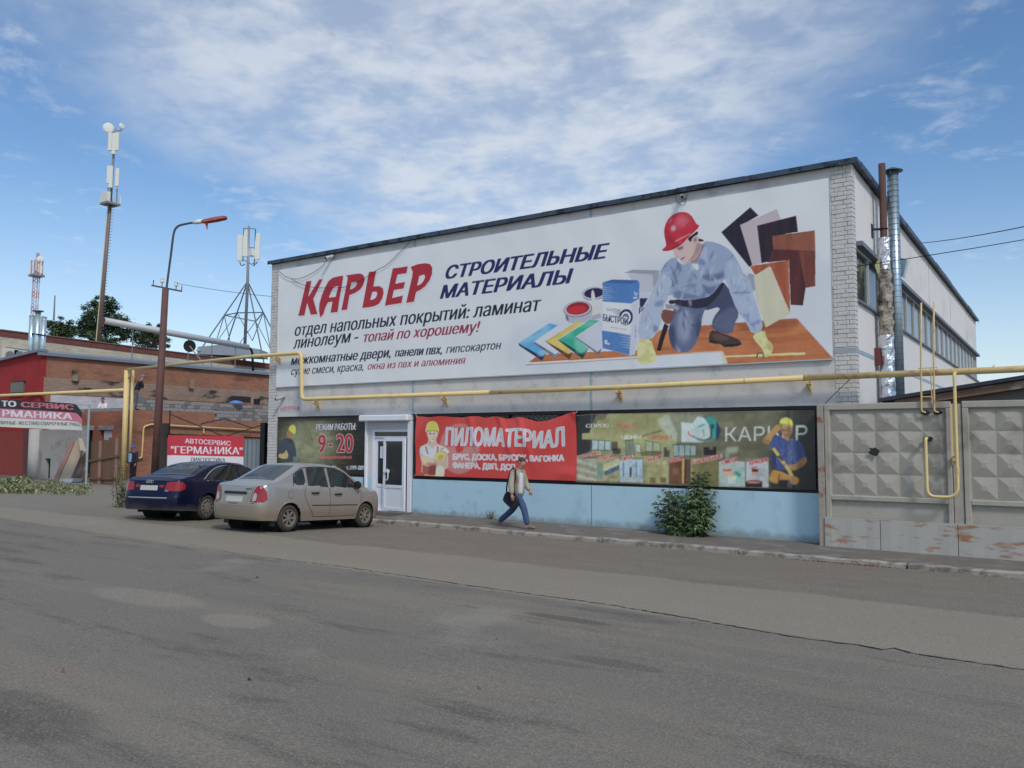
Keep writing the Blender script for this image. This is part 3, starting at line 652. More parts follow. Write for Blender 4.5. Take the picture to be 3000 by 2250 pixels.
# grey cartons behind, the bag of cement mix
S.paint([(1650, 98), (1780, 50), (2170, 62), (2080, 120)], W2, K(150, 148, 160)); S.paint([(1700, 110), (2110, 120), (2090, 380), (1880, 380)], W2, K(184, 184, 192)); S.paint([(2070, 120), (2170, 62), (2150, 260), (2075, 300)], W2, K(158, 156, 168))
S.paint([(1870, 380), (2045, 390), (2000, 700), (1960, 1150), (1860, 1150)], W2, K(190, 192, 202)); S.paint([(1880, 470), (2000, 470), (1950, 560), (1930, 600), (1880, 600)], W2, K(46, 44, 86)); S.text('РО', W2, (1875, 700), (1990, 690), (1875, 610), blk, .728, .03)
bagf = S.paint([(1335, 250), (1480, 195), (1860, 208), (1875, 235), (1870, 500), (1860, 1100), (1810, 1300), (1740, 1315), (1335, 1205)], W2, K(208, 212, 220), 0)
S.paint([(1335, 245), (1480, 195), (1850, 205), (1875, 235), (1872, 480), (1755, 550), (1335, 520)], W2, K(76, 122, 180)); S.paint([(1335, 240), (1480, 195), (1860, 208), (1760, 260)], W2, K(58, 98, 156))
S.paint([(1325, 945), (1755, 1010), (1735, 1310), (1335, 1205)], W2, K(78, 124, 182)); S.paint([(1760, 560), (1870, 490), (1860, 1100), (1810, 1300), (1740, 1315)], W2, K(186, 190, 204), 0, .85, .03, bagf)
for i in range(7):
    y = 300+i*30; S.paint([(1335, y), (1335, y+10), (1500+30*(i % 3), y+24)], W2, K(196, 206, 220), 0, .7)
for i in range(6):
    y = 1010+i*38; S.paint([(1735, y), (1735, y+12), (1540+25*(i % 3), y-20)], W2, K(196, 206, 220), 0, .7)
for i in range(8): S.paint([(1600, 640+i*17), (1600, 648+i*17), (1370+i*22, 598+i*19)], W2, navy)
S.paint(ell((1680, 752), 102, 122, 8), W2, navy); S.paint(ell((1678, 755), 72, 88, 8), W2, K(206, 210, 220)); S.paint(ell((1676, 757), 48, 58, 8), W2, navy); S.paint(ell((1676, 757), 26, 32, 8), W2, K(206, 210, 220))
S.text('БЫСТРОЙ', W2, (1345, 805), (1705, 868), (1345, 705), navy, .728, .03, K(214, 218, 226), .02); S.text('Титан', W2, (1388, 652), (1475, 664), (1388, 622), blk, .728); S.text('8', W2, (1365, 1142), (1400, 1150), (1368, 1080), out, .686, .02); S.text('кг', W2, (1408, 1155), (1445, 1160), (1408, 1130), out, .546, .02)
S.text('8 кг', W2, (1840, 478), (1845, 375), (1788, 478), out, .686, .02); S.text('Шпаклевка гипсовая', W2, (1452, 905), (1685, 942), (1452, 885), K(70, 70, 110)); S.text('быстрой', W2, (1832, 1060), (1835, 880), (1806, 1060), K(70, 70, 110))
# the kneeling worker
den, dend = K(96, 104, 132), K(58, 62, 88)
S.paint([(985, 85), (1080, 220), (1130, 350), (1165, 470), (1110, 560), (1085, 690), (860, 640), (865, 510), (980, 365), (760, 430), (740, 330), (800, 300), (900, 180)], W3, K(70, 74, 100), 1)
S.paint([(860, 620), (880, 500), (1000, 420), (1110, 360), (1165, 470), (1110, 570), (1085, 690)], W3, den, 1, .8, .03)
kn = S.paint([(430, 300), (820, 310), (790, 400), (755, 470), (740, 620), (690, 780), (620, 870), (540, 890), (440, 870), (390, 780), (370, 620), (430, 480)], W3, den, 2)
S.paint([(470, 420), (600, 400), (640, 520), (620, 700), (560, 800), (480, 720)], W3, K(150, 158, 182), 2, .7, .06, kn); S.paint([(370, 600), (440, 560), (460, 760), (440, 870), (380, 780)], W3, dend, 1, .8, .03, kn); S.paint([(740, 430), (690, 520), (670, 760), (760, 620)], W3, dend, 1, .7, .03, kn)
S.paint([(420, 285), (820, 285), (980, 90), (1010, 130), (900, 300), (760, 410), (460, 360)], W3, K(46, 46, 64), 1)
S.paint([(815, 770), (845, 630), (930, 655), (1060, 700), (1170, 740), (1195, 800), (1130, 825), (1000, 828), (955, 790), (900, 795)], W3, K(72, 56, 52), 1); S.paint([(820, 770), (955, 790), (1000, 828), (1195, 800), (1195, 785), (1000, 800), (850, 750)], W3, K(38, 34, 38)); S.paint([(870, 665), (1040, 710), (1060, 750), (930, 760), (875, 720)], W3, K(102, 76, 64), 1, .8)
sh = S.paint([(420, 1080), (520, 930), (640, 860), (700, 960), (790, 990), (1000, 870), (1050, 640), (1180, 640), (1340, 690), (1480, 790), (1600, 990), (1640, 1110), (1700, 1130), (1780, 1380), (1830, 1600), (1640, 1659), (1480, 1500), (1390, 1180), (1340, 1230), (1180, 1440), (1050, 1480), (820, 1510), (640, 1490), (560, 1400), (480, 1600), (180, 1659), (300, 1400), (420, 1120)], W1, K(146, 158, 182), 1)
S.paint([(420, 1080), (330, 1250), (180, 1659), (480, 1600), (590, 1330), (560, 1150)], W1, K(168, 177, 194), 1, .8, .04, sh); S.paint([(1400, 850), (1600, 990), (1780, 1380), (1830, 1659), (1560, 1659), (1470, 1400), (1380, 1150)], W1, K(164, 176, 196), 1, .75, .05, sh)
S.paint([(180, 1640), (500, 1560), (300, 1640)], W1, K(176, 186, 208), 0, .5, .03)
for p, a in ((((560, 960), (640, 1080), (690, 1260), (660, 1290), (600, 1100)), .8), (((820, 1000), (960, 1140), (980, 1230), (900, 1130)), .7), (((1040, 1120), (1320, 1120), (1350, 1060), (1380, 1180), (1180, 1230), (1060, 1200)), .9), (((1020, 1250), (1160, 1330), (1330, 1210), (1180, 1440), (1090, 1400)), .85), (((600, 1350), (1060, 1460), (1050, 1490), (640, 1490)), .7), (((570, 1160), (640, 1260), (620, 1330), (540, 1250)), .8), (((680, 1330), (950, 1250), (975, 1300), (730, 1400), (720, 1385), (950, 1290)), .6), (((660, 940), (720, 960), (720, 1080), (680, 1060)), .8)): S.paint(p, W1, K(94, 104, 138), 1, a, .018, sh)
S.paint([(1000, 870), (1060, 700), (1130, 740), (1110, 940), (1020, 880)], W1, K(162, 174, 194), 1, .9); S.paint([(1000, 880), (1100, 945), (1080, 1000), (985, 960)], W1, K(110, 124, 168), 0, .8, .015)
S.paint([(870, 960), (980, 960), (1000, 1060), (940, 1060)], W1, K(206, 208, 208), 1)
arm = S.paint([(300, 0), (190, 230), (60, 470), (20, 720), (180, 760), (290, 600), (330, 330), (400, 200), (420, 60)], W3, K(168, 177, 194), 1); S.paint([(200, 330), (330, 290), (310, 370), (230, 380)], W3, K(116, 128, 168), 1, .8, .02, arm); S.paint([(200, 560), (280, 620), (210, 680)], W3, K(104, 118, 158), 1, .8, .02)
arm2 = S.paint([(1000, 30), (1270, 20), (1330, 240), (1400, 470), (1440, 630), (1310, 690), (1250, 560), (1130, 400), (1060, 200)], W3, K(164, 176, 196), 1); S.paint([(1080, 210), (1310, 205), (1300, 225), (1110, 235)], W3, K(110, 126, 170), 0, .7, .012); S.paint([(1280, 560), (1400, 510), (1410, 560), (1300, 600)], W3, K(116, 132, 176), 1, .7, .015, arm2); S.paint([(1150, 440), (1260, 460), (1240, 500), (1190, 490)], W3, K(116, 132, 176), 1, .7, .015, arm2)
for p in (((35, 740), (180, 735), (215, 850), (250, 940), (240, 985), (100, 1030), (25, 975), (30, 860)), ((1310, 690), (1455, 630), (1470, 730), (1545, 800), (1540, 880), (1480, 940), (1450, 940), (1430, 850), (1350, 770))):
    g_ = S.paint(p, W3, K(214, 206, 142), 1); S.put(g_*np.clip((S.noise(.09, .09, 41)-.5)*3, 0, 1), K(186, 174, 106), .6)
S.paint([(1470, 800), (1520, 790), (1540, 870), (1500, 870)], W3, K(178, 160, 98), 1, .7, .01)
# hammer at the belt
S.paint([(330, 560), (380, 590), (340, 700), (290, 870), (245, 865), (280, 720)], W3, K(44, 34, 38), 0); S.paint([(300, 400), (430, 420), (455, 450), (390, 580), (330, 560), (290, 490)], W3, K(126, 72, 66), 1); S.paint([(340, 350), (380, 350), (440, 360), (500, 380), (480, 415), (420, 400), (350, 400)], W3, K(150, 142, 142))
S.paint([(380, 300), (470, 300), (440, 350), (380, 345)], W3, K(60, 44, 48), 1)
# head: neck, face, hair, helmet
skin, skd = K(204, 176, 168), K(152, 118, 116)
S.paint([(860, 940), (1050, 640), (1060, 760), (1010, 850), (960, 970), (900, 968)], W1, skd, 1)
fc = S.paint([(600, 770), (660, 700), (860, 560), (990, 560), (1000, 640), (1040, 680), (1030, 760), (950, 900), (860, 940), (820, 975), (770, 975), (730, 930), (690, 870), (655, 885), (630, 860), (625, 800)], W1, skin, 1)
S.paint([(960, 650), (1050, 680), (1010, 800), (900, 930), (850, 930), (930, 800)], W1, skd, 1, .75, .02); S.paint([(660, 740), (770, 700), (760, 760), (690, 770)], W1, K(96, 70, 78), 1, .8, .012, fc); S.paint([(705, 905), (785, 858), (790, 880), (740, 915)], W1, K(150, 76, 84), 1, .9); S.paint([(640, 890), (690, 860), (700, 880)], W1, K(150, 110, 108), 1, .8); S.paint([(890, 880), (860, 940), (800, 990), (840, 930)], W1, skd, 1, .6, .015)
S.paint([(820, 600), (900, 540), (980, 480), (985, 540), (930, 560), (890, 600), (880, 660)], W1, K(38, 30, 38), 1); S.paint([(985, 590), (1070, 620), (1060, 645), (985, 640)], W1, K(34, 30, 40), 1); S.paint(ell((945, 620), 42, 62, 10), W1, K(198, 164, 156)); S.paint(ell((940, 615), 20, 34, 10), W1, K(150, 108, 106), 0, .8)
he = S.paint([(445, 765), (500, 720), (515, 690), (485, 560), (480, 470), (515, 350), (590, 260), (690, 212), (800, 205), (880, 250), (935, 340), (960, 385), (1000, 400), (990, 440), (930, 500), (860, 560), (740, 690), (640, 750), (560, 780), (470, 785)], W1, K(196, 32, 54), 1)
S.paint([(480, 470), (485, 560), (510, 690), (560, 720), (700, 640), (560, 560), (520, 420)], W1, K(160, 22, 44), 1, .7, .05, he); S.paint([(700, 250), (840, 290), (860, 360), (740, 430), (640, 400)], W1, K(224, 110, 122), 2, .7, .06, he); S.paint([(590, 430), (640, 400), (650, 470), (600, 490)], W1, K(236, 196, 204), 1, .9, .03, he); S.paint([(540, 370), (590, 290), (620, 290), (570, 380)], W1, K(226, 130, 142), 1, .6, .02, he); S.paint([(640, 630), (870, 515), (860, 535), (660, 650)], W1, K(232, 150, 156), 0, .7, .008, he); S.paint([(445, 770), (560, 745), (740, 660), (860, 555), (740, 690), (640, 750), (560, 780), (470, 785)], W1, K(146, 20, 40), 0, .7, .02, he)
S.folds(sh, 46, .42, .030, R(70), K(100, 112, 144), K(180, 190, 206), 61); S.folds(arm, 16, .30, .022, R(60), K(120, 132, 168), K(196, 206, 222), 62); S.folds(arm2, 18, .30, .024, R(110), K(112, 128, 168), K(182, 192, 208), 63); S.folds(kn, 22, .40, .030, R(95), K(66, 72, 98), K(150, 158, 180), 64); S.folds(he, 4, .2, .012, R(60), K(150, 20, 40), K(226, 120, 130), 65)
pic = S.blur(S.mask([(380, 1330), (60, 1330), (60, 800), (500, 560), (760, 560), (980, 200), (2130, 100), (2140, 1330)], ZB), .05); pic = pic*np.clip((.52-S.img.mean(-1))*8, 0, 1); S.grain(pic, .05, .09, 71); S.grain(pic, .016, .05, 73)
def bulge(S_, T_): return .007*np.sin(S_*1.7+np.sin(T_*1.3))*np.sin(T_*2.2)+.004*np.sin(S_*5.1+T_*1.7)*np.exp(-((T_-3.9)/.5)**2)+.003*np.sin(S_*7.3)*np.exp(-(T_/.4)**2)
sign = thing('shop_sign', 'huge white banner across the facade showing a red-helmeted worker and building materials', 'sign', (9, -.05, 3.95))
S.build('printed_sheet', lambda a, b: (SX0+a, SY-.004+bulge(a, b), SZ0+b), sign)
MB().box(SX0-.012, SX0+SW_+.004, -.035, -.005, SZ0-.015, SZ0+SH_+.012).build('backing_frame', mat('sign_backing', rgb(150, 152, 158), .6), sign)
tr = MB(); tr.box(SX0-.012, SX0+SW_+.004, -.064, -.0355, SZ0-.03, SZ0-.002); tr.build('bottom_trim', mat('aluminium_trim', rgb(176, 180, 186), .4, .6), sign)
# ------------------------------------------------------------------ red timber banner, slack between its eyelets
def st_of(y, x0, z0): return lambda u, v: (on_y(u, v, y)[0]-x0, on_y(u, v, y)[2]-z0)
rx0, rz0, rw, rh = 6.17, 1.13, 5.42, 1.74
B = Sheet(rw, rh, .0125, st_of(-.06, rx0, rz0), K(200, 58, 50))
B.img *= (1+.10*(B.noise(.9, .5, 2)-.5))[..., None]
cxy = (1150, 780)
saw = []
for i in range(150):
    a = 2*math.pi*i/150; f = (i % 3)/2; r_ = (480, 610); k_ = .93+.09*f; saw.append((cxy[0]+math.cos(a)*r_[0]*k_, cxy[1]+30+math.sin(a)*r_[1]*k_))
B.paint(saw, RB, K(190, 130, 122), 0, .85)
B.paint(ell((1150, 800), 95, 110), RB, K(196, 46, 52)); B.paint([(800, 290), (1480, 290), (1700, 770), (800, 770)], RB, K(188, 48, 58), 0, .8, .02)
mw = K(222, 210, 172)
man = [(265, 1425), (290, 1160), (240, 1010), (232, 800), (340, 740), (430, 690), (440, 560), (415, 520), (420, 420), (388, 420), (395, 370), (430, 230), (500, 180), (590, 182), (640, 250), (665, 400), (640, 440), (625, 520), (590, 590), (600, 700), (700, 760), (830, 800), (915, 890), (850, 930), (890, 1100), (880, 1270), (800, 1270), (805, 1465), (600, 1450)]
mm = B.mask(man, RB, 1); B.put(np.clip((B.blur(mm, .014)-.05)*4, 0, 1), K(240, 230, 180)); B.put(mm, K(196, 168, 146))
B.paint([(400, 390), (430, 235), (500, 185), (590, 188), (640, 260), (660, 400), (630, 430), (560, 385), (420, 385)], RB, K(206, 204, 70), 1); B.paint([(395, 400), (560, 380), (660, 405), (640, 440), (560, 400), (420, 410)], RB, K(160, 150, 50))
fa = B.paint([(425, 420), (560, 395), (625, 430), (610, 550), (570, 640), (520, 685), (470, 640), (430, 550)], RB, K(214, 190, 172), 1); B.paint([(455, 450), (500, 450), (500, 475), (455, 475)], RB, K(86, 62, 60), 1); B.paint([(540, 455), (585, 455), (580, 478), (540, 478)], RB, K(86, 62, 60), 1); B.paint([(500, 590), (550, 592), (525, 612)], RB, K(156, 86, 84), 1); B.paint([(560, 560), (610, 520), (570, 640)], RB, K(170, 132, 118), 1, .6, .015)
B.paint([(240, 800), (340, 745), (430, 720), (520, 830), (600, 720), (720, 770), (640, 1000), (560, 1060), (400, 1000), (245, 960)], RB, K(200, 204, 210), 1); B.paint([(345, 780), (385, 760), (430, 950), (390, 940)], RB, K(184, 128, 92)); B.paint([(615, 760), (665, 770), (660, 930), (610, 930)], RB, K(184, 128, 92)); B.paint([(440, 700), (580, 690), (520, 840)], RB, K(206, 174, 152))
B.paint([(260, 990), (380, 1000), (540, 1040), (560, 1180), (420, 1230), (340, 1200), (270, 1080)], RB, K(216, 190, 150), 1); B.paint([(330, 1160), (540, 1130), (520, 1200), (420, 1230)], RB, K(186, 110, 76), 1, .8, .02); B.paint([(545, 940), (700, 900), (830, 920), (800, 1060), (740, 1120), (640, 1060), (560, 1070)], RB, K(204, 196, 96), 1); B.paint([(640, 1000), (740, 950), (790, 990), (740, 1110), (650, 1060)], RB, K(196, 160, 72), 1)
B.paint([(290, 1200), (420, 1240), (560, 1200), (610, 1240), (590, 1440), (280, 1425)], RB, K(170, 84, 62)); B.paint([(440, 1220), (600, 1150), (620, 1300), (590, 1445), (430, 1430)], RB, K(128, 50, 46), 0, .8, .03); B.paint([(615, 1260), (700, 1210), (795, 1260), (800, 1460), (600, 1450)], RB, K(214, 206, 178)); B.paint([(700, 760), (830, 830), (915, 885), (870, 920), (720, 830)], RB, K(206, 210, 214)); B.paint([(725, 800), (790, 830), (770, 840), (725, 815)], RB, K(60, 60, 66))
grt, wh = K(186, 188, 194), K(232, 214, 216)
B.text('ПИЛОМАТЕРИАЛ', Z4, (568, 565), (1850, 570), (575, 372), grt, .728, .020, wh, .024)
B.text('БРУС, ДОСКА, БРУСОК, ВАГОНКА', Z4, (655, 722), (1845, 733), (655, 660), K(200, 192, 196), .728, .012, K(238, 222, 222), .016); B.text('ФАНЕРА, ДВП, ДСП', Z4, (655, 812), (1320, 834), (655, 752), K(200, 192, 196), .728, .012, K(238, 222, 222), .016)
B.grain(np.ones((B.pz, B.px)), .05, .05, 77)
def red_place(a, b):
    x = a/rw; z = b/rh
    top = -.20*np.exp(-((x-.80)/.11)**2)-.10*np.exp(-((x-.60)/.06)**2)-.07*np.exp(-((x-.47)/.05)**2)-.05*np.exp(-((x-.30)/.09)**2)-.03*np.exp(-((x-.1)/.05)**2)
    Z = rz0+b+top*z**1.5+.05*np.clip((x-.93)/.07, 0, 1)*z; X = rx0+a
    f = np.clip(z, 0, 1)
    yy = -.055-.028*np.sin(9*x+5*(1-z)+1.2*np.sin(5*x))*(.35+f)-.020*np.sin(23*x-9*z+2*np.sin(7*x))*f*f
    for c_, w_ in ((.36, .10), (.55, .13), (.665, .12), (.99, .2)): yy += -.035*np.cos(np.clip((x-c_-(1-z)*w_)/.035, -1, 1)*math.pi/2)**2*z
    yy += -.03*np.exp(-((z-.1)/.08)**2)*np.exp(-((x-.95)/.06)**2)
    return X, yy, Z
rb = thing('timber_banner', 'creased red banner advertising timber, hung over the shop window', 'banner', (8.9, -.06, 1.13))
B.build('printed_sheet', red_place, rb, print_mat('glossy_vinyl', .38, .45))
ty = MB(); ty.tube([(6.23, -.06, 2.84), (6.12, -.02, 2.93)], .006, 5); ty.tube([(11.56, -.06, 2.86), (11.62, -.02, 2.95)], .006, 5); ty.tube([(6.18, -.06, 1.16), (6.08, -.02, 1.10)], .006, 5); ty.build('tie_cord', mat('cord_white', rgb(190, 190, 190), .8), rb)

# ------------------------------------------------------------------ dark banner with the opening hours
hx0, hz0, hw, hh = .11, 1.10, 4.0, 1.80
H = Sheet(hw, hh, .0145, st_of(-.03, hx0, hz0), K(50, 46, 34))
H.paint(ell((600, 480), 430, 380), Z9, K(150, 150, 112), 0, .95, .28)
brn = H.noise(.25, .09, 4)
for r_ in range(13):
    z_ = .06+r_*.145
    for c_ in range(10):
        x_ = (r_ % 2)*.22+c_*.44-.2
        if random.random() < .5:
            m = H.mask_st(np.array([(x_, z_), (x_+.40, z_), (x_+.40, z_+.014), (x_, z_+.014)])); H.put(H.blur(m, .008), K(112, 106, 70), random.uniform(.2, .6))
        m = H.mask_st(np.array([(x_, z_), (x_+.42, z_), (x_+.42, z_+.13), (x_, z_+.13)])); H.img[m] *= random.uniform(.82, 1.12)
H.img *= (1+.25*(brn-.5))[..., None]; H.paint([(1350, 60), (1560, 60), (1560, 1010), (1300, 1010)], Z9, K(30, 28, 30), 0, .6, .12)
H.paint([(0, 40), (1500, 40), (1500, 100), (0, 120)], Z9, K(28, 26, 30), 0, .8, .03)
H.paint([(100, 760), (105, 540), (130, 440), (200, 390), (320, 420), (370, 560), (380, 790), (200, 800)], Z9, K(62, 72, 82), 2); H.paint([(215, 300), (250, 270), (330, 330), (310, 400), (240, 410), (220, 370)], Z9, K(162, 122, 84), 1); H.paint([(240, 265), (260, 210), (310, 175), (355, 200), (368, 280), (350, 350), (290, 300)], Z9, K(214, 208, 58), 1)
H.paint([(90, 660), (170, 660), (200, 620), (220, 590), (230, 640), (250, 660), (240, 740), (160, 740), (90, 720)], Z9, K(200, 170, 100), 1); H.paint([(330, 705), (415, 705), (410, 780), (325, 780)], Z9, K(96, 128, 120)); H.paint([(230, 420), (330, 430), (300, 480), (240, 470)], Z9, K(70, 44, 40), 1, .8, .01)
H.paint([(530, 140), (560, 160), (690, 560), (620, 420)], Z9, K(72, 74, 48), 0, .5, .02)
H.text('РЕЖИМ РАБОТЫ:', Z9, (697, 266), (1337, 262), (705, 166), K(206, 206, 214), .728, .016, K(66, 62, 62), .02)
rd, ow = K(178, 36, 50), K(232, 206, 206)
H.text('9', Z9, (735, 630), (853, 630), (735, 345), rd, .686, .03, ow, .022); H.text('20', Z9, (1037, 630), (1293, 632), (1037, 342), rd, .686, .03, ow, .022)
m = H.mask([(905, 495), (968, 495), (968, 535), (905, 535)], Z9); H.put(np.clip((H.blur(m, .014)-.06)*5, 0, 1), ow); H.put(m, rd)
x_ = 738
while x_ < 1270:
    w_ = random.uniform(8, 26); H.paint([(x_, 690+random.uniform(-4, 8)), (x_+w_, 690), (x_+w_, 738), (x_, 738)], Z9, K(206, 104, 96), 0, .85); x_ += w_+random.uniform(3, 8)
H.text('т.399-089', Z9, (1185, 916), (1487, 920), (1190, 850), K(200, 200, 206), .686, .02); H.text('кр.орлов 86', Z9, (590, 905), (1030, 906), (590, 850), K(196, 196, 200), .686, .016)
H.paint([(860, 995), (1500, 960), (1500, 1010), (860, 1010)], Z9, K(40, 28, 36), 0, .6, .02)
H.img *= .92; H.grain(np.ones((H.pz, H.px)), .06, .16, 81); H.grain(np.ones((H.pz, H.px)), .02, .10, 83)
def h_place(a, b):
    x = a/hw; z = b/hh; return hx0+a, -.03-.018*np.sin(8*x+3*z+1.5*np.sin(4*x))*(z*(1-z)*2+.1)-.018*np.exp(-((x-.30-(1-z)*.25)/.03)**2)*z-.012*np.sin(17*x-5*z)*z, hz0+b-.03*np.sin(x*math.pi)*z
hb = thing('opening_hours_banner', 'dark banner with opening hours and a yellow-helmeted worker beside the white door', 'banner', (2.1, -.03, 1.1))
H.build('printed_sheet', h_place, hb, print_mat('glossy_vinyl'))

# ------------------------------------------------------------------ olive banner with the goods on offer
kx0, kz0, kw, kh = 11.55, 1.10, 6.0, 1.75
G_ = Sheet(kw, kh, .0135, st_of(-.025, kx0, kz0), K(112, 108, 84))
for r_ in range(11):
    for c_ in range(14):
        x_ = (r_ % 2)*.25+c_*.5-.3; z_ = r_*.17
        if random.random() < .75: m = G_.mask_st(np.array([(x_, z_), (x_+.48, z_), (x_+.48, z_+.155), (x_, z_+.155)])); G_.put(m, K(*(np.array((122, 114, 92))*random.uniform(.78, 1.15))), .6)
G_.img *= (1+.3*(G_.noise(.4, .12, 14)-.5))[..., None]
dk = K(46, 44, 46)
G_.paint([(1480, 0), (2212, 0), (2212, 1455), (1180, 1455), (1300, 900), (1500, 500)], K2, dk, 0, .9, .22)
ol = K(166, 162, 108)
G_.paint([(150, 400), (280, 400), (280, 310), (400, 290), (410, 185), (560, 170), (580, 75), (1620, 70), (1760, 520), (1700, 820), (330, 800), (330, 510), (150, 500)], K1, ol, 0); G_.img[...] *= 1
G_.paint([(580, 80), (1500, 80), (1350, 330), (700, 440), (300, 400), (420, 190)], K1, K(136, 128, 80), 1, .6, .08); G_.paint([(1620, 75), (2212, 75), (2212, 560), (1760, 540)], K1, K(146, 146, 120), 0, .9, .03); G_.paint([(1420, 180), (1620, 80), (1770, 400), (1760, 540), (1640, 500)], K1, K(182, 188, 164), 0, .95, .02); G_.paint([(1060, 490), (1500, 370), (1500, 345), (1180, 440)], K1, K(84, 82, 54), 0, .9, .012)
G_.paint([(40, 90), (390, 85), (270, 400), (150, 400), (150, 500), (330, 515), (310, 700), (40, 780)], K1, K(52, 50, 50)); G_.paint([(40, 400), (300, 140), (390, 90), (300, 110), (40, 330)], K1, K(38, 36, 40), 0, .7, .02)
G_.paint([(330, 800), (330, 640), (1700, 640), (1700, 800)], K1, K(140, 136, 96), 0, .7, .04)
def win(p, c=K(176, 196, 196), fr=K(52, 56, 52), n=3):
    G_.paint(p, K1, fr); (x0, y0), (x1, y1), (x2, y2), (x3, y3) = p
    for i in range(n):
        a, b = (i+.06)/n, (i+.94)/n; q = lambda t, s_: ((x0+(x1-x0)*t)*(1-s_)+(x3+(x2-x3)*t)*s_, (y0+(y1-y0)*t)*(1-s_)+(y3+(y2-y3)*t)*s_)
        G_.paint([q(a, .06), q(b, .06), q(b, .94), q(a, .94)], K1, c, 0, .92)
win([(320, 510), (645, 535), (640, 700), (315, 690)]); win([(885, 520), (1030, 505), (1050, 780), (890, 780)], K(128, 138, 116), n=2); win([(1225, 520), (1480, 570), (1480, 720), (1225, 720)], K(172, 178, 138), n=2); win([(1060, 580), (1150, 590), (1150, 740), (1060, 720)], K(186, 196, 178), n=1); win([(1690, 590), (2090, 600), (2085, 790), (1700, 800)], K(158, 180, 172), n=4)
for p, c in (((650, 545, 760, 700), (70, 58, 54)), ((670, 660, 810, 760), (50, 44, 44)), ((1540, 690, 1640, 810), (60, 38, 40)), ((1540, 640, 1590, 690), (44, 60, 72)), ((1150, 720, 1500, 790), (104, 92, 62)), ((340, 780, 860, 800), (120, 70, 44))): G_.paint([(p[0], p[1]), (p[2], p[1]), (p[2], p[3]), (p[0], p[3])], K1, K(*c), 0, .85, .006)
G_.paint([(180, 700), (280, 695), (280, 740), (340, 745), (340, 690), (400, 690), (400, 830), (180, 840)], K2, K(44, 38, 40)); G_.paint([(560, 700), (770, 690), (760, 790), (620, 810), (600, 890), (550, 890)], K2, K(158, 168, 142), 0, .85, .02)
G_.paint([(1840, 215), (2040, 230), (2120, 115), (2212, 140), (2212, 560), (1840, 550)], K1, K(196, 208, 204))
G_.paint([(0, 300), (90, 175), (240, 230), (310, 480), (240, 570), (0, 560)], K2, K(192, 206, 204), 1); G_.paint([(200, 210), (300, 165), (420, 240), (400, 550), (330, 560), (320, 400)], K2, K(52, 152, 146)); G_.paint([(400, 240), (480, 400), (430, 560), (390, 560)], K2, K(40, 62, 92)); G_.paint([(90, 330), (220, 290), (220, 320), (90, 370)], K2, K(92, 176, 166)); G_.paint([(160, 390), (180, 390), (200, 505), (185, 505)], K2, K(120, 150, 156)); G_.paint([(295, 310), (360, 300), (360, 380), (330, 390), (330, 520), (310, 520), (310, 390)], K2, K(34, 84, 92))
arc = [(1945, 370), (1970, 365), (1985, 420), (2060, 465), (2212, 500), (2212, 520), (2040, 480), (1955, 430)]; G_.paint(arc, K1, K(206, 106, 70), 0); G_.paint([(0, 495), (100, 560), (250, 590), (400, 570), (240, 615), (90, 590), (0, 520)], K2, K(90, 150, 160))
G_.text('СПРОС - ', K1, (215, 305), (680, 300), (220, 245), K(208, 208, 200), .728, .022); G_.text('ВЫШЕ.', K1, (745, 315), (1085, 312), (745, 250), K(196, 92, 64), .728, .022); G_.text('ЦЕНЫ -', K1, (820, 498), (1230, 496), (820, 435), K(204, 204, 190), .728, .022); G_.text('НИЖЕ!', K1, (1290, 510), (1670, 505), (1290, 440), K(196, 92, 64), .728, .022)
G_.text('КАРЬЕР', K2, (548, 602), (1950, 580), (552, 360), K(196, 200, 190), .728, 0)
tiles = [(45, 835, 400, 1205, (172, 168, 146)), (405, 800, 785, 1215, (170, 162, 120)), (790, 850, 1185, 1235, (176, 194, 204)), (1195, 820, 1620, 1255, (168, 160, 108)), (1630, 850, 1990, 1265, (118, 76, 52)), (2000, 830, 2212, 1270, (150, 150, 90))]
for x0, y0, x1, y1, c in tiles:
    m = G_.paint([(x0, y0), (x1, y0), (x1, y1+8), (x0, y1)], K1, K(*c)); G_.put(m*np.clip((G_.noise(.10, .10, x0) - .5)*2.5, 0, 1), K(*(np.array(c)*.72)), .6)
for i in range(5): G_.paint([(50, 850+i*66), (395, 960+i*60), (395, 985+i*60), (50, 872+i*66)], K1, K(*((200, 194, 170), (140, 132, 108))[i % 2]), 0, .8)
G_.paint([(505, 940), (780, 830), (785, 880), (520, 1000)], K1, K(190, 184, 140)); G_.paint([(510, 1010), (780, 880), (785, 940), (525, 1050)], K1, K(200, 194, 152)); G_.paint([(520, 1060), (780, 940), (785, 1020), (540, 1130)], K1, K(72, 104, 126)); G_.paint([(410, 880), (490, 950), (500, 1190), (410, 1190)], K1, K(100, 150, 142), 0, .8)
G_.paint([(840, 900), (870, 900), (870, 1150), (840, 1150)], K1, K(104, 138, 160)); G_.paint([(1060, 890), (1085, 890), (1090, 1150), (1065, 1150)], K1, K(104, 138, 160)); G_.paint([(965, 970), (995, 970), (1000, 1060), (985, 1190), (960, 1190), (955, 1050)], K1, K(60, 64, 84), 1); G_.paint([(790, 1150), (1185, 1160), (1185, 1240), (790, 1225)], K1, K(182, 186, 180), 0, .8, .01)
G_.paint([(1310, 1150), (1400, 1150), (1400, 1250), (1300, 1250)], K1, K(116, 100, 56), 0, .9); G_.paint([(1480, 1160), (1585, 1160), (1585, 1240), (1480, 1240)], K1, K(112, 76, 48), 0, .8)
for x0 in (1420, 1520): G_.paint([(x0, 870), (x0+65, 870), (x0+65, 935), (x0, 935)], K1, K(186, 178, 134))
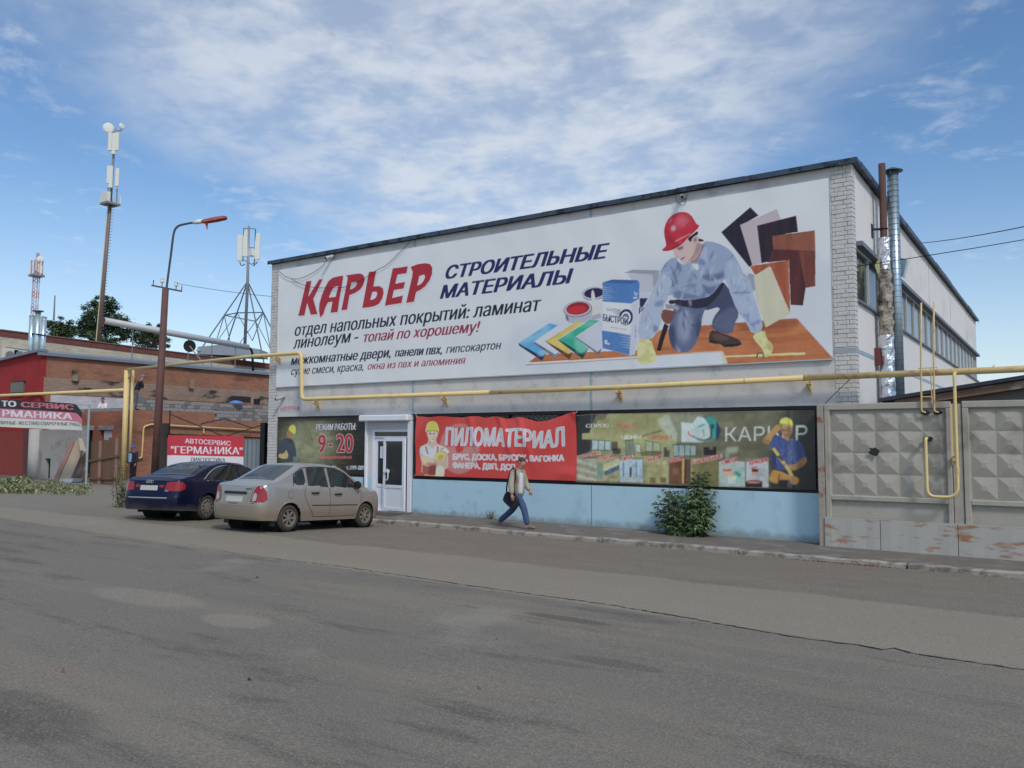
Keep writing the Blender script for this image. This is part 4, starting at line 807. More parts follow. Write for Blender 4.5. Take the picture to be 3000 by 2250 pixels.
G_.paint([(1850, 840), (1890, 840), (1880, 1260), (1850, 1255)], K1, K(206, 162, 90)); G_.paint([(1890, 850), (1980, 855), (1970, 1260), (1885, 1255)], K1, K(86, 50, 38)); G_.paint([(1690, 1000), (1800, 1000), (1800, 1110), (1690, 1110)], K1, K(140, 96, 66))
for x0, y0, x1, y1, c in ((0, 930, 430, 1350, (128, 118, 70)), (440, 940, 885, 1370, (176, 190, 184)), (905, 950, 1290, 1380, (186, 188, 190))):
    m = G_.paint([(x0, y0), (x1, y0), (x1, y1), (x0, y1)], K2, K(*c), 0, .95); G_.put(m*np.clip((G_.noise(.12, .12, x1)-.5)*2.5, 0, 1), K(*(np.array(c)*.8)), .5)
G_.paint([(505, 1045), (665, 1030), (665, 1190), (505, 1190)], K2, K(206, 178, 160)); G_.paint([(700, 1060), (870, 1080), (820, 1310), (740, 1310)], K2, K(150, 190, 176)); G_.paint([(720, 1100), (820, 1150), (800, 1220), (705, 1150)], K2, K(64, 150, 130)); G_.paint([(585, 1195), (735, 1195), (725, 1320), (590, 1320)], K2, K(204, 206, 208)); G_.paint([(585, 1180), (735, 1175), (735, 1205), (585, 1210)], K2, K(214, 190, 90)); G_.paint([(515, 1075), (650, 1070), (650, 1110), (515, 1115)], K2, K(206, 96, 86))
G_.paint([(890, 1290), (1185, 1290), (1180, 1385), (890, 1385)], K2, K(46, 38, 48)); G_.paint(ell((1042, 1292), 142, 34), K2, K(70, 60, 70)); G_.paint(ell((1040, 1297), 118, 24), K2, K(190, 112, 90)); G_.paint([(1000, 1065), (1110, 1065), (1110, 1185), (1000, 1185)], K2, K(198, 150, 124)); G_.paint([(1000, 1075), (1110, 1075), (1110, 1120), (1000, 1120)], K2, K(66, 46, 52)); G_.paint([(985, 1050), (1090, 1020), (1100, 1050), (990, 1075)], K2, K(206, 96, 86))
lr, lw = K(186, 52, 60), K(214, 190, 180)
def tab(t, z, BL, BR, TL): 
    d = ((BR[0]-BL[0])*.04, (BR[1]-BL[1])*.04); G_.paint([(BL[0]-d[0], BL[1]+6), (BR[0]+d[0], BR[1]+6), (TL[0]+BR[0]-BL[0]+d[0], TL[1]+BR[1]-BL[1]-6), (TL[0]-d[0], TL[1]-6)], z, lw, 0, .75); G_.text(t, z, BL, BR, TL, lr, .728, .014)
tab('САНТЕХНИКА', K1, (60, 835), (452, 755), (50, 795)); tab('ОБОИ', K1, (472, 868), (672, 815), (468, 808)); tab('ОКНА', K1, (825, 880), (1015, 835), (820, 815)); tab('ПАНЕЛИ', K1, (1245, 895), (1500, 830), (1240, 835)); tab('ДВЕРИ', K1, (1650, 910), (1870, 850), (1645, 845)); tab('НАПОЛЬНЫЕ', K2, (30, 985), (485, 880), (20, 925)); tab('СМЕСИ', K2, (495, 995), (755, 940), (490, 925)); tab('КРАСКИ', K2, (965, 1010), (1275, 940), (960, 945))
# worker with a spirit level
tan = K(190, 136, 62)
ksh = G_.paint([(1320, 560), (1480, 480), (1560, 560), (1720, 560), (1860, 620), (1940, 880), (1900, 940), (1820, 960), (1790, 1100), (1360, 1080), (1340, 880), (1330, 720)], K2, K(70, 84, 140), 1); G_.paint([(1340, 700), (1450, 760), (1420, 1080), (1350, 1060)], K2, K(40, 44, 72), 1, .8, .03); G_.paint([(1620, 700), (1740, 640), (1780, 900), (1640, 940)], K2, K(90, 104, 156), 1, .7, .05)
G_.paint([(1170, 590), (1330, 420), (1420, 310), (1500, 320), (1510, 390), (1440, 440), (1330, 560), (1310, 640), (1230, 650)], K2, K(186, 140, 76), 1); G_.paint([(1840, 880), (1940, 860), (1945, 980), (1780, 1080), (1690, 1100), (1600, 1040), (1620, 1000), (1780, 980)], K2, K(176, 124, 70), 1)
G_.paint([(1500, 350), (1690, 340), (1700, 420), (1660, 520), (1640, 590), (1580, 580), (1520, 480)], K2, K(172, 128, 92), 1); G_.paint([(1520, 400), (1640, 400), (1640, 420), (1520, 425)], K2, K(80, 56, 44), 0, .8, .01); G_.paint([(1550, 480), (1640, 475), (1620, 510), (1560, 510)], K2, K(110, 72, 56), 0, .7, .012)
G_.paint([(1480, 310), (1480, 250), (1530, 200), (1620, 190), (1690, 240), (1705, 320), (1700, 340), (1560, 330)], K2, K(216, 206, 60), 1); G_.paint([(1480, 300), (1560, 300), (1700, 325), (1700, 345), (1540, 335)], K2, K(160, 140, 40), 0, .8, .01)
G_.paint([(1345, 720), (1400, 710), (1650, 1060), (1790, 1290), (1740, 1310), (1600, 1080)], K2, K(216, 178, 56)); G_.paint([(1440, 850), (1480, 830), (1560, 930), (1520, 940)], K2, K(60, 56, 60)); G_.paint([(1640, 1020), (1760, 1000), (1740, 1090), (1660, 1110)], K2, K(180, 130, 74), 1)
G_.paint([(1360, 1080), (1530, 1120), (1640, 1180), (1820, 1220), (1800, 1330), (1680, 1340), (1660, 1260), (1470, 1250), (1440, 1330), (1290, 1280), (1320, 1170)], K2, tan, 1); G_.paint([(1460, 1160), (1480, 1160), (1470, 1330), (1450, 1330)], K2, K(96, 62, 30)); G_.paint([(1310, 1290), (1440, 1330), (1470, 1260), (1660, 1270), (1680, 1345), (1660, 1400), (1320, 1400)], K2, K(40, 38, 44), 0, .8, .02)
G_.paint([(1700, 600), (1860, 640), (1940, 880), (1800, 960), (1740, 800)], K2, K(56, 66, 112), 1, .5, .05, ksh); G_.paint([(1170, 590), (1230, 650), (1310, 640), (1330, 560), (1250, 560)], K2, K(140, 98, 52), 1, .6, .02); G_.paint([(1600, 350), (1690, 345), (1700, 420), (1640, 590), (1610, 500)], K2, K(128, 90, 66), 1, .5, .02); G_.paint([(1500, 215), (1600, 200), (1580, 250), (1500, 270)], K2, K(236, 230, 130), 1, .6, .02); G_.paint([(1780, 1000), (1940, 960), (1780, 1090)], K2, K(134, 90, 50), 1, .6, .02)
G_.folds(ksh, 26, .22, .016, R(80), K(44, 54, 96), K(104, 118, 168), 5)
for x_ in (1640, 1670, 1690): G_.paint([(x_, 560), (x_+8, 560), (x_-10, 1390), (x_-18, 1390)], K2, K(172, 176, 186), 0, .5, .006)
one = np.ones((G_.pz, G_.px)); G_.grain(one, .09, .15, 91); G_.grain(one, .035, .13, 93)
kk = 2; G_.img = (G_.img+np.roll(G_.img, kk, 0)+np.roll(G_.img, -kk, 0)+np.roll(G_.img, kk, 1)+np.roll(G_.img, -kk, 1))/5*np.array((1.0, 1.02, .98))
for c_ in range(7): G_.paint([(300+c_*330, 0), (340+c_*330, 0), (300+c_*330, 1400), (280+c_*330, 1400)], K1 if c_ < 6 else K2, K(168, 176, 168), 0, .16, .02)
def k_place(a, b):
    x = a/kw; z = b/kh; return kx0+a, -.025-.014*np.sin(7*x+2*z)*np.sin(3*z+x)-.010*np.sin(19*x+6*z)*z*z-.02*np.exp(-((x-.93+.02*z)/.008)**2), kz0+b-.035*np.sin(x*math.pi)*z*0-.02*z*np.exp(-((x-.02)/.03)**2)
kb_ = thing('goods_banner', 'long olive banner showing goods on offer and a worker with a spirit level', 'banner', (14.5, -.03, 1.1))
G_.build('printed_sheet', k_place, kb_, print_mat('glossy_vinyl'))

# painted house number
ad = thing('address_lettering', 'small red painted street address on the wall above the window', 'lettering', (.6, -.01, 3.14))
AD = Sheet(.95, .18, .008, lambda u, v: (u, v), K(182, 181, 186)); AD.text('ул.КР.ОРЛОВ,86', lambda a, b: (a, b), (.02, .03), (.93, .04), (.02, .165), K(176, 50, 78), .728, .02)
AD.build('letters', lambda a, b: (.15+a, -.005+0*a, 3.12+b), ad)
# ================================================================== CONCRETE FENCE beside the shop
M_fence = mat('fence_concrete', rgb(156, 151, 139), .92, var=.12, scale=2.2, color2=rgb(128, 123, 112), mask=(.50, .72), mscale=1.3, bump=.35, bscale=45)
FY = -.42                                                     # face of the frames
fence = thing('concrete_fence', 'grey concrete fence of pyramid-bossed panels running on from the shop', 'fence', (20, FY, 0))
def fence_panel(x0, x1, ncol):
    fr = MB()
    fr.box(x0, x1, FY, FY+.16, 2.82, 2.95); fr.box(x0, x0+.11, FY+.002, FY+.16, .55, 2.82); fr.box(x1-.09, x1, FY+.002, FY+.16, .55, 2.82); fr.box(x0+.11, x1-.09, FY+.001, FY+.16, .93, 1.03); f = fr.build('fence_panel', M_fence, fence, bevel=.012)
    sl = MB(); sl.box(x0+.10, x1-.08, FY+.075, FY+.15, .3, 2.83); sl.build('panel_slab', M_fence, f)
    xa, xb = x0+.125, x1-.10; px = .4405; pz = .4425
    pm = bpy.data.meshes.get('pyramid_boss')
    if pm is None:
        p = MB(); h = .047; w, t = px/2-.006, pz/2-.006; q = .045
        b_ = [(-w, 0, -t), (w, 0, -t), (w, 0, t), (-w, 0, t)]; c_ = [(-q, -h, -q), (q, -h, -q), (q, -h, q), (-q, -h, q)]
        for i in range(4): p.face([b_[i], b_[(i+1) % 4], c_[(i+1) % 4], c_[i]])
        p.face(c_); o = p.build('pyramid_boss', M_fence); pm = o.data; bpy.data.objects.remove(o)
    for r_ in range(4):
        for c in range(ncol):
            cx = xa+px*(c+.5); czz = 1.04+pz*(r_+.5)
            if cx+px/2 > xb+.1: continue
            o = link('pyramid_boss', pm); o.location = (cx, FY+.074, czz); o.rotation_euler = (random.gauss(0, .012), random.gauss(0, .01), random.gauss(0, .012)); attach(o, f)
    return f
fp1 = fence_panel(17.84, 20.24, 5); fp2 = fence_panel(20.44, 22.85, 5)
# broken hole with rough rim
hp = MB(); c0 = np.array((18.83, 1.96)); pts = []
for i in range(13):
    a = 2*math.pi*i/13; r_ = .085*random.uniform(.7, 1.25); pts.append((c0[0]+math.cos(a)*r_*1.25, FY-.010, c0[1]+math.sin(a)*r_))
hp.face(pts); hp.build('broken_hole', M_core, fp1)
for x, z in ((19.80, 2.735), (20.02, 2.73), (19.83, 2.21)):
    hp = MB(); hp.face([(x+math.cos(a)*.085*random.uniform(.8, 1.2), FY-.004 if z > 2.5 else FY+.0, z+math.sin(a)*.05*random.uniform(.8, 1.2)) for a in np.linspace(0, 6.28, 11, endpoint=False)]); hp.build('pipe_hole', M_core, fp1)
MB().box(20.25, 20.43, FY+.03, FY+.20, -.3, 2.9).build('fence_post', M_fence, fence, bevel=.01)
po = thing('channel_post', 'rust-streaked steel channel post between shop plinth and fence', 'post', (17.77, FY, 0)); MB().box(17.70, 17.83, FY-.02, FY+.4, -.3, 2.93).build('post', mat('channel_steel', rgb(150, 142, 130), .8, .1, var=.2, scale=5, color2=rgb(132, 82, 62), mask=(.58, .66), mscale=2.5), po, bevel=.006)
M_rust = mat('rusty_grey_sheet', rgb(160, 158, 150), .75, .1, var=.08, scale=2, color2=rgb(150, 104, 72), mask=(.545, .66), mscale=3.0, stretch=(.55, 1, 2.6), bump=.1, bscale=8)
xs_ = [17.82, 18.91, 20.31, 22.1, 23.9]; nm = ('rust-blotched grey base sheet below the first fence panel, touching the shop', 'pale grey base sheet with few rust spots below the first fence panel', 'rusty grey base sheet below the fence panel past the U-bent pipe', 'grey base sheet at the end of the fence')
for (a, b), l in zip(zip(xs_, xs_[1:]), nm):
    sh_ = MB(); n = 8
    for i in range(n):
        xa, xb = a+.006+(b-a-.012)*i/n, a+.006+(b-a-.012)*(i+1)/n; ya, yb = FY-.05-.006*math.sin(i*1.9), FY-.05-.006*math.sin((i+1)*1.9)
        for z0, z1 in ((-.2, .28), (.28, .575)): sh_.face([(xa, ya-.004*(z0 < 0), base(xa)+z0), (xb, yb, base(xb)+z0), (xb, yb, base(xb)+z1), (xa, ya, base(xa)+z1)])
    sh_.box(a+.006, b-.006, FY-.045, FY+.02, -.2, .56); o = sh_.build('base_sheet', M_rust); tag(o, l, 'metal sheet', 'metal sheets along the fence foot')
# long brown shed behind the fence
sd_ = thing('shed', 'low brown shed with sloping dark roof behind the concrete fence', 'shed', (20.5, 2.5, 0))
M_shw = mat('shed_boards', rgb(104, 96, 90), .9, var=.2, scale=4, color2=rgb(120, 70, 50), mask=(.58, .68), mscale=1.5)
MB().prism([(18.9, 1.6, -.3), (23.5, 1.6, -.3), (23.5, 1.6, 3.78), (18.9, 1.6, 3.10)], (0, 5, 0)).build('wall', M_shw, sd_)
MB().prism([(18.62, 1.35, 3.06), (23.6, 1.35, 3.78), (23.6, 1.35, 3.86), (18.62, 1.35, 3.14)], (0, 5.4, 0)).build('roof', mat('shed_roof_felt', rgb(52, 54, 66), .8, var=.2, scale=3), sd_)
MB().prism([(18.95, 1.44, 2.93), (23.5, 1.44, 3.58), (23.5, 1.44, 3.74), (18.95, 1.44, 3.09)], (0, .1, 0)).build('fascia_board', mat('old_fascia', rgb(122, 96, 76), .9, var=.3, scale=5, color2=rgb(140, 136, 130), mask=(.5, .62), mscale=2), sd_)

# ================================================================== YELLOW GAS PIPES
M_gas = mat('yellow_gas_paint', rgb(206, 180, 116), .55, var=.10, scale=3, color2=rgb(150, 96, 60), mask=(.62, .74), mscale=2.0)
M_gas2 = mat('yellow_gas_paint_rusty', rgb(196, 168, 108), .6, var=.12, scale=3, color2=rgb(142, 84, 54), mask=(.52, .68), mscale=2.2)
gp = thing('gas_main', 'long yellow gas main crossing the yard and running along the shop front', 'gas pipe', (1.5, -.25, 3.4))
PG = tuple(on_y(*Z1(1040, 226), 5.3)); r_ = .062
def elbow(a, b, c, rad=.18, n=5):
    a, b, c = Vector(a), Vector(b), Vector(c); p0 = b+(a-b).normalized()*rad; p1 = b+(c-b).normalized()*rad
    return [tuple((p0*(1-t)+b*t)*(1-t)+(b*(1-t)+p1*t)*t) for t in np.linspace(0, 1, n+1)]
A_, B_, C_, D_ = PG, (-.9, -.25, 5.03), (1.40, -.25, 5.01), (1.47, -.25, 3.49)
up_ = [A_]+elbow(A_, B_, C_)+elbow(B_, C_, D_)+elbow(C_, D_, (6, -.25, 3.485)); MB().tube(up_+[(9.0, -.25, 3.485)], r_, 12).build('upper_run', M_gas, gp, smooth=True)
MB().tube([(9.0, -.25, 3.485), (13, -.25, 3.49), (17.4, -.25, 3.54)], r_+.001, 12).build('facade_run', M_gas, gp, smooth=True)
MB().tube([(17.4, -.25, 3.54), (21.5, -.27, 3.545), (27, -.3, 3.60)], r_+.004, 12).build('fence_run', M_gas2, gp, smooth=True)
for x in (3.6, 5.4, 9.0, 10.9, 14.6, 16.1, 18.9, 21.0): MB().tube([(x-.012, -.25, 3.487+max(0, x-13)*.012), (x+.012, -.25, 3.487+max(0, x-13)*.012)], .069, 12).build('weld_ring', M_gas2, gp)
for x, z in ((2.05, 3.49), (7.30, 3.485), (12.86, 3.49), (17.47, 3.54), (.15, 5.02)):
    b = MB(); b.box(x-.035, x+.035, -.36, -.01, z-.135, z-.075); b.box(x-.03, x+.03, -.06, -.002, z-.34, z-.075); b.prism([(x-.02, -.30, z-.13), (x-.02, -.03, z-.31), (x-.02, -.03, z-.25), (x-.02, -.24, z-.13)], (.04, 0, 0)); b.tube([(x, -.25+.075*math.cos(t), z+.075*math.sin(t)) for t in np.linspace(0, math.pi, 9)], .008, 5); b.build('bracket', M_gas2, gp)
gpo = thing('gas_pipe_post', 'thick yellow steel post carrying the gas main beside the brick annex', 'pipe post', (PG[0], 5.3, 0)); pz = PG[2]
MB().tube([(PG[0]-.12, 5.3, -.2), (PG[0]-.12, 5.3, pz-.05)], .13, 14).build('post', M_gas, gpo, smooth=True); MB().tube([(PG[0]+.38, 5.32, .9), (PG[0]+.38, 5.32, pz-.07)], .07, 10).build('riser_pipe', M_gas, gpo, smooth=True); MB().tube([(PG[0]-.1, 5.3, pz-.5), (PG[0]+.38, 5.32, pz-.2)], .05, 8).build('strut', M_gas2, gpo)
g2 = thing('branch_gas_pipe', 'yellow gas pipe leaving the post towards the red wall', 'gas pipe', (-25, 5.2, 4.7)); MB().tube([(PG[0]-.2, 5.28, 4.73), tuple(on_y(*Z1(0, 440), 3.9)), tuple(on_y(*Z1(-300, 452), 3.7))], .085, 12).build('pipe', M_gas, g2, smooth=True)
# U-shaped riser in front of the fence
y_ = -.60
ur = thing('gas_riser', 'thin yellow gas pipe bent in a U in front of the concrete fence', 'gas pipe', (20.1, y_, 1.1)); a, b, c, d = (20.35, y_, 3.5), (20.35, y_, 1.08), (19.81, y_, 1.08), (19.81, y_, 2.22)
MB().tube([(20.35, -.3, 3.52), (20.35, y_+.1, 3.5)]+elbow((20.35, -.3, 3.5), a, b, .1)+elbow(a, b, c, .22, 7)+elbow(b, c, d, .16, 7)+elbow(c, d, (19.81, -.2, 2.22), .07)+[(19.81, -.30, 2.22)], .030, 10).build('pipe', M_gas, ur, smooth=True)
MB().tube([(20.35, y_, 1.55), (20.35, y_, 1.66)], .04, 10).build('valve', M_gas2, ur); MB().box(20.27, 20.33, y_-.03, y_+.2, 1.78, 1.88).build('clamp', M_gas2, ur); MB().box(20.22, 20.27, -.40, -.34, 1.7, 2.9).build('support_bar', M_gas, ur)
for x0, l in ((19.735, 'thin yellow vent pipe rising from the fence, next to the metal chimney'), (19.965, 'thin yellow vent pipe rising from the fence, closer to the U-bent pipe')):
    v = thing('vent_pipe', l, 'pipe', (x0, -.45, 2.7), 'thin vent pipes above the fence'); y0 = -.46
    MB().tube([(x0+.1, -.3, 2.735)]+elbow((x0+.1, y0, 2.735), (x0, y0, 2.75), (x0, y0, 3.2), .05)+[(x0+.02, y0, 4.0), (x0+.055, y0, 4.95)], .017, 8).build('pipe', M_gas2, v, smooth=True)
rg = MB(); rg.tube([(19.735, -.46, 3.05), (19.92, -.46, 3.05)], .012, 6); rg.tube([(19.93, -.46, 2.9), (19.92, -.46, 3.62)], .012, 6); rg.bar((19.70, -.46, 3.62), (20.05, -.46, 3.63), .02); tag(rg.build('pipe_strut', M_gas2), 'small crossbar joining the two thin vent pipes', 'strut')

# ================================================================== METAL CHIMNEYS on the side wall
M_foil = mat('crumpled_foil', rgb(196, 200, 206), .28, .85, var=.15, scale=8, bump=.8, bscale=22)
M_wool = mat('bare_mineral_wool', rgb(150, 140, 128), .9, var=.35, scale=7, color2=rgb(96, 84, 74), mask=(.5, .62), mscale=6, bump=1.0, bscale=14)
M_rpipe = mat('rusted_steel_pipe', rgb(86, 62, 56), .8, .2, var=.25, scale=5, color2=rgb(110, 72, 52), mask=(.55, .68), mscale=4)
M_duct = mat('galvanised_duct', rgb(150, 168, 176), .35, .75, var=.12, scale=5)
ch = thing('stove_chimney', 'rusty flue pipe wrapped in torn foil and wool on the side wall', 'chimney', (18.68, 2.2, 3)); cx, cy = 18.68, 2.2
MB().tube([(cx, cy, 2.6), (cx, cy, 8.78)], .080, 14).build('flue_pipe', M_rpipe, ch, smooth=True)
def lumpy(z0, z1, r0, amp, seed, n=40):
    rr = random.Random(seed); m = MB(); zs = np.linspace(z0, z1, n); nn = 18; ph = [rr.uniform(0, 6.28) for _ in range(8)]
    V_ = [[(cx+math.cos(a)*q, cy+math.sin(a)*q, z) for a in np.linspace(0, 2*math.pi, nn, endpoint=False) for q in [r0+amp*(math.sin(3*a+ph[0]+z*9)+math.sin(5*a-z*14+ph[1])*.7+math.sin(z*23+ph[2])*.8+rr.uniform(-.8, .8))]] for z in zs]
    for i in range(n-1):
        for j in range(nn): m.face([V_[i][j], V_[i][(j+1) % nn], V_[i+1][(j+1) % nn], V_[i+1][j]])
    return m
lumpy(6.15, 6.98, .118, .010, 1, 18).build('foil_wrap', M_foil, ch); lumpy(4.62, 6.22, .150, .016, 2, 36).build('wool_wrap', M_wool, ch); lumpy(2.6, 4.66, .160, .009, 3, 40).build('foil_wrap', M_foil, ch)
fl_ = MB(); fl_.face([(18.58, 2.1, 6.55), (18.50, 2.0, 6.3), (18.55, 2.05, 6.1), (18.62, 2.12, 6.2)]); fl_.build('torn_wool', mat('yellow_wool', rgb(150, 150, 110), .95), ch)
br = MB(); br.box(18.44, 18.46, 2.0, 2.16, 7.0, 7.32); br.bar((18.45, 2.1, 7.2), (18.62, 2.18, 7.2), .05); br.tube([(cx+math.cos(t)*.088, cy+math.sin(t)*.088, 7.2) for t in np.linspace(0, 6.28, 16)], .014, 5); br.build('wall_bracket', M_frame, ch); MB().box(18.44, 18.56, 1.98, 2.1, 3.95, 4.35).build('wall_bracket', mat('red_rust', rgb(104, 52, 52), .8), ch)
dc = thing('ventilation_duct', 'galvanised spiral duct with rain cap beside the rusty flue', 'duct', (18.86, 2.5, 3)); dx_, dy_ = 18.86, 2.5
MB().tube([(dx_, dy_, 2.5), (dx_, dy_, 8.62)], .128, 20).build('duct', M_duct, dc, smooth=True)
rgm = MB()
for z in np.arange(2.6, 8.6, .135): rgm.tube([(dx_+math.cos(t)*.129, dy_+math.sin(t)*.129, z+.02*t/6.28) for t in np.linspace(0, 2*math.pi, 21)], .0055, 4, cap=False)
rgm.build('spiral_seam', mat('seam_grey', rgb(104, 120, 128), .45, .6), dc)  # seam rings in a darker grey than the duct
MB().lathe((dx_, dy_, 8.64), (0, 0, 1), [(0, .02), (0, .235), (.012, .235), (.10, .05), (.10, 0)], 22).build('rain_cap', mat('cap_dark', rgb(74, 88, 92), .5, .5), dc); cp = MB()
for t in (0.3, 2.4, 4.5): cp.tube([(dx_+math.cos(t)*.12, dy_+math.sin(t)*.12, 8.55), (dx_+math.cos(t)*.15, dy_+math.sin(t)*.15, 8.66)], .008, 5)
cp.build('cap_stay', M_duct, dc)
d2 = thing('foil_pipe', 'short foil-wrapped pipe half hidden behind the spiral duct', 'pipe', (18.72, 3.35, 3)); cx, cy = 18.74, 3.3
lumpy(5.6, 6.75, .085, .006, 5, 22).build('foil_wrap', M_foil, d2); lumpy(2.6, 5.62, .11, .010, 6, 40).build('wool_wrap', M_wool, d2); cap_ = MB(); cap_.prism([(18.75, 3.2, 6.72), (19.02, 3.2, 6.62), (18.92, 3.2, 6.2), (18.78, 3.2, 6.3)], (0, .25, 0)); cap_.build('elbow_cap', M_duct, d2)

# ================================================================== CAMERAS AND CABLES on the facade
M_cable = mat('black_cable', (.012, .012, .014), .6)
def camera_unit(x, z, y, l, s=1):
    c = thing('security_camera', l, 'camera', (x, y, z), 'security cameras on the facade'); m = MB(); m.box(x-.05, x+.05, y+.02, 0, z-.02, z+.06); m.build('mount', mat('cam_grey', rgb(120, 124, 128), .5), c)
    b = MB(); b.tube([(x-.05*s, y-.20, z-.06), (x+.05*s, y+.02, z+.03)], .055, 10); b.build('camera_body', mat('cam_body', rgb(150, 154, 158), .4), c, smooth=False); MB().tube([(x-.062*s, y-.225, z-.07), (x-.05*s, y-.20, z-.06)], .035, 10).build('lens', M_frame, c); return c
camera_unit(2.55, 8.07, -.1, 'grey security camera under the eaves above the red shop name'); camera_unit(14.6, 8.07, -.1, 'grey security camera under the eaves above the red helmet', -1); camera_unit(.33, 3.58, -.1, 'small security camera above the opening hours banner')
def cable(name, pts, l, r=.008, n=6): return tag(MB().tube(smooth_path(pts, n), r, 6).build(name, M_cable, smooth=True), l, 'cable')
f = lambda u, v, y=-.10: tuple(on_y(*ZA(u, v), y))
cable('loose_cable', [f(88, 350), f(130, 388), f(180, 408), f(240, 408), f(320, 375), f(390, 330), f(440, 270)], 'slack black cable looped from the facade corner to the camera')
cable('hanging_cable', [f(1060, 112), f(1010, 170), f(960, 220), f(900, 280), f(850, 320), f(800, 345), f(715, 400), f(640, 440), f(560, 470), f(440, 475), f(330, 470), f(230, 440), f(180, 408)], 'long slack cable hanging across the red shop name')
fb = lambda u, v, y=-.14: tuple(on_y(*ZB(u, v), y))
cable('camera_lead', [fb(1105, 75), fb(1108, 140), fb(1130, 170), fb(1158, 178), fb(1168, 150), fb(1150, 125)], 'curled lead below the camera above the red helmet', .007)
cable('corner_wire', [tuple(on_y(*Z6(160, 432), -.40)), tuple(on_y(*Z6(250, 340), -.3)), tuple(on_y(*Z6(395, 207), -.2))], 'thin black wire from fence corner up to the brick pier', .008)
def span(name, a, b, sag, l, r=.010):
    a, b = np.array(a, float), np.array(b, float); p = [a+(b-a)*t-np.array((0, 0, sag*4*t*(1-t))) for t in np.linspace(0, 1, 25)]
    return tag(MB().tube(p, r, 6).build(name, M_cable, smooth=True), l, 'wire')

wl = at_depth(*ZT(1425, 1465), 33)
span('overhead_wire', wl, at_depth(3060, 692, 16.6), 1.05, 'sagging overhead wire from the lamp post across the whole facade', .009)
span('overhead_wire', on_x(2690, 713, 18.66), at_depth(3080, 647, 15), .05, 'overhead wire leaving the roof edge of the shop', .011)
# ================================================================== THE YARD ON THE LEFT
def brick_mat(name, c1, c2, mortar, axis, stain=None, bw=.26, bh=.077, smask=(.56, .68), sscale=.8):
    m = bpy.data.materials.new(name); m.use_nodes = True; N = m.node_tree.nodes; L = m.node_tree.links; b = N['Principled BSDF']; b.inputs['Roughness'].default_value = .9
    g = N.new('ShaderNodeNewGeometry'); sp = N.new('ShaderNodeSeparateXYZ'); L.new(g.outputs['Position'], sp.inputs[0]); cb = N.new('ShaderNodeCombineXYZ'); L.new(sp.outputs[0 if axis == 'x' else 1], cb.inputs[0]); L.new(sp.outputs[2], cb.inputs[1])
    t = N.new('ShaderNodeTexBrick'); t.inputs['Scale'].default_value = 1; t.inputs['Brick Width'].default_value = bw; t.inputs['Row Height'].default_value = bh; t.inputs['Mortar Size'].default_value = .008; t.inputs['Mortar Smooth'].default_value = .2
    t.inputs['Color1'].default_value = c1+(1,); t.inputs['Color2'].default_value = c2+(1,); t.inputs['Mortar'].default_value = mortar+(1,); L.new(cb.outputs[0], t.inputs[0])
    n = N.new('ShaderNodeTexNoise'); n.inputs['Scale'].default_value = .9; n.inputs['Detail'].default_value = 7; L.new(g.outputs['Position'], n.inputs['Vector'])
    mr = N.new('ShaderNodeMapRange'); mr.inputs['To Min'].default_value = .72; mr.inputs['To Max'].default_value = 1.25; L.new(n.outputs[0], mr.inputs[0])
    mx = N.new('ShaderNodeMix'); mx.data_type = 'RGBA'; mx.blend_type = 'MULTIPLY'; mx.inputs[0].default_value = 1; L.new(t.outputs[0], mx.inputs[6]); L.new(mr.outputs[0], mx.inputs[7]); out = mx.outputs[2]
    if stain:
        n2 = N.new('ShaderNodeTexNoise'); n2.inputs['Scale'].default_value = sscale; n2.inputs['Detail'].default_value = 8; mp = N.new('ShaderNodeMapping'); mp.inputs['Scale'].default_value = (1, .6, 1.6); L.new(g.outputs['Position'], mp.inputs[0]); L.new(mp.outputs[0], n2.inputs['Vector'])
        r2 = N.new('ShaderNodeMapRange'); r2.interpolation_type = 'SMOOTHSTEP'; r2.inputs['From Min'].default_value = smask[0]; r2.inputs['From Max'].default_value = smask[1]; L.new(n2.outputs[0], r2.inputs[0])
        m2 = N.new('ShaderNodeMix'); m2.data_type = 'RGBA'; L.new(r2.outputs[0], m2.inputs[0]); L.new(out, m2.inputs[6]); m2.inputs[7].default_value = stain+(1,); out = m2.outputs[2]
    L.new(out, b.inputs['Base Color']); bp = N.new('ShaderNodeBump'); bp.inputs['Strength'].default_value = .4; bp.inputs['Distance'].default_value = .01; inv = N.new('ShaderNodeMath'); inv.operation = 'SUBTRACT'; inv.inputs[0].default_value = 1; L.new(t.outputs[1], inv.inputs[1]); L.new(inv.outputs[0], bp.inputs['Height']); L.new(bp.outputs[0], b.inputs['Normal'])
    return m
M_or = brick_mat('orange_brick', rgb(156, 98, 68), rgb(136, 82, 58), rgb(138, 112, 92), 'y', rgb(116, 74, 54))
M_orx = brick_mat('orange_brick_front', rgb(164, 92, 60), rgb(140, 76, 50), rgb(140, 112, 92), 'x', rgb(124, 100, 88))
M_redx = brick_mat('red_painted_brick', rgb(160, 34, 38), rgb(148, 28, 34), rgb(124, 22, 28), 'x')
M_stn = brick_mat('stained_render', rgb(150, 128, 108), rgb(136, 112, 94), rgb(120, 100, 86), 'y', rgb(58, 50, 46), smask=(.52, .62), sscale=1.0)
M_whb = brick_mat('whitewashed_brick_wall', rgb(196, 192, 194), rgb(180, 176, 178), rgb(150, 146, 148), 'y')
M_yelb = brick_mat('cream_brick', rgb(196, 188, 166), rgb(178, 168, 146), rgb(140, 130, 112), 'y')
M_rband = brick_mat('dark_red_brick', rgb(128, 66, 52), rgb(104, 54, 46), rgb(90, 64, 56), 'y')
M_roofg = mat('grey_roof_sheet', rgb(120, 128, 138), .55, .3, var=.1, scale=1.5)
OX = -24.6
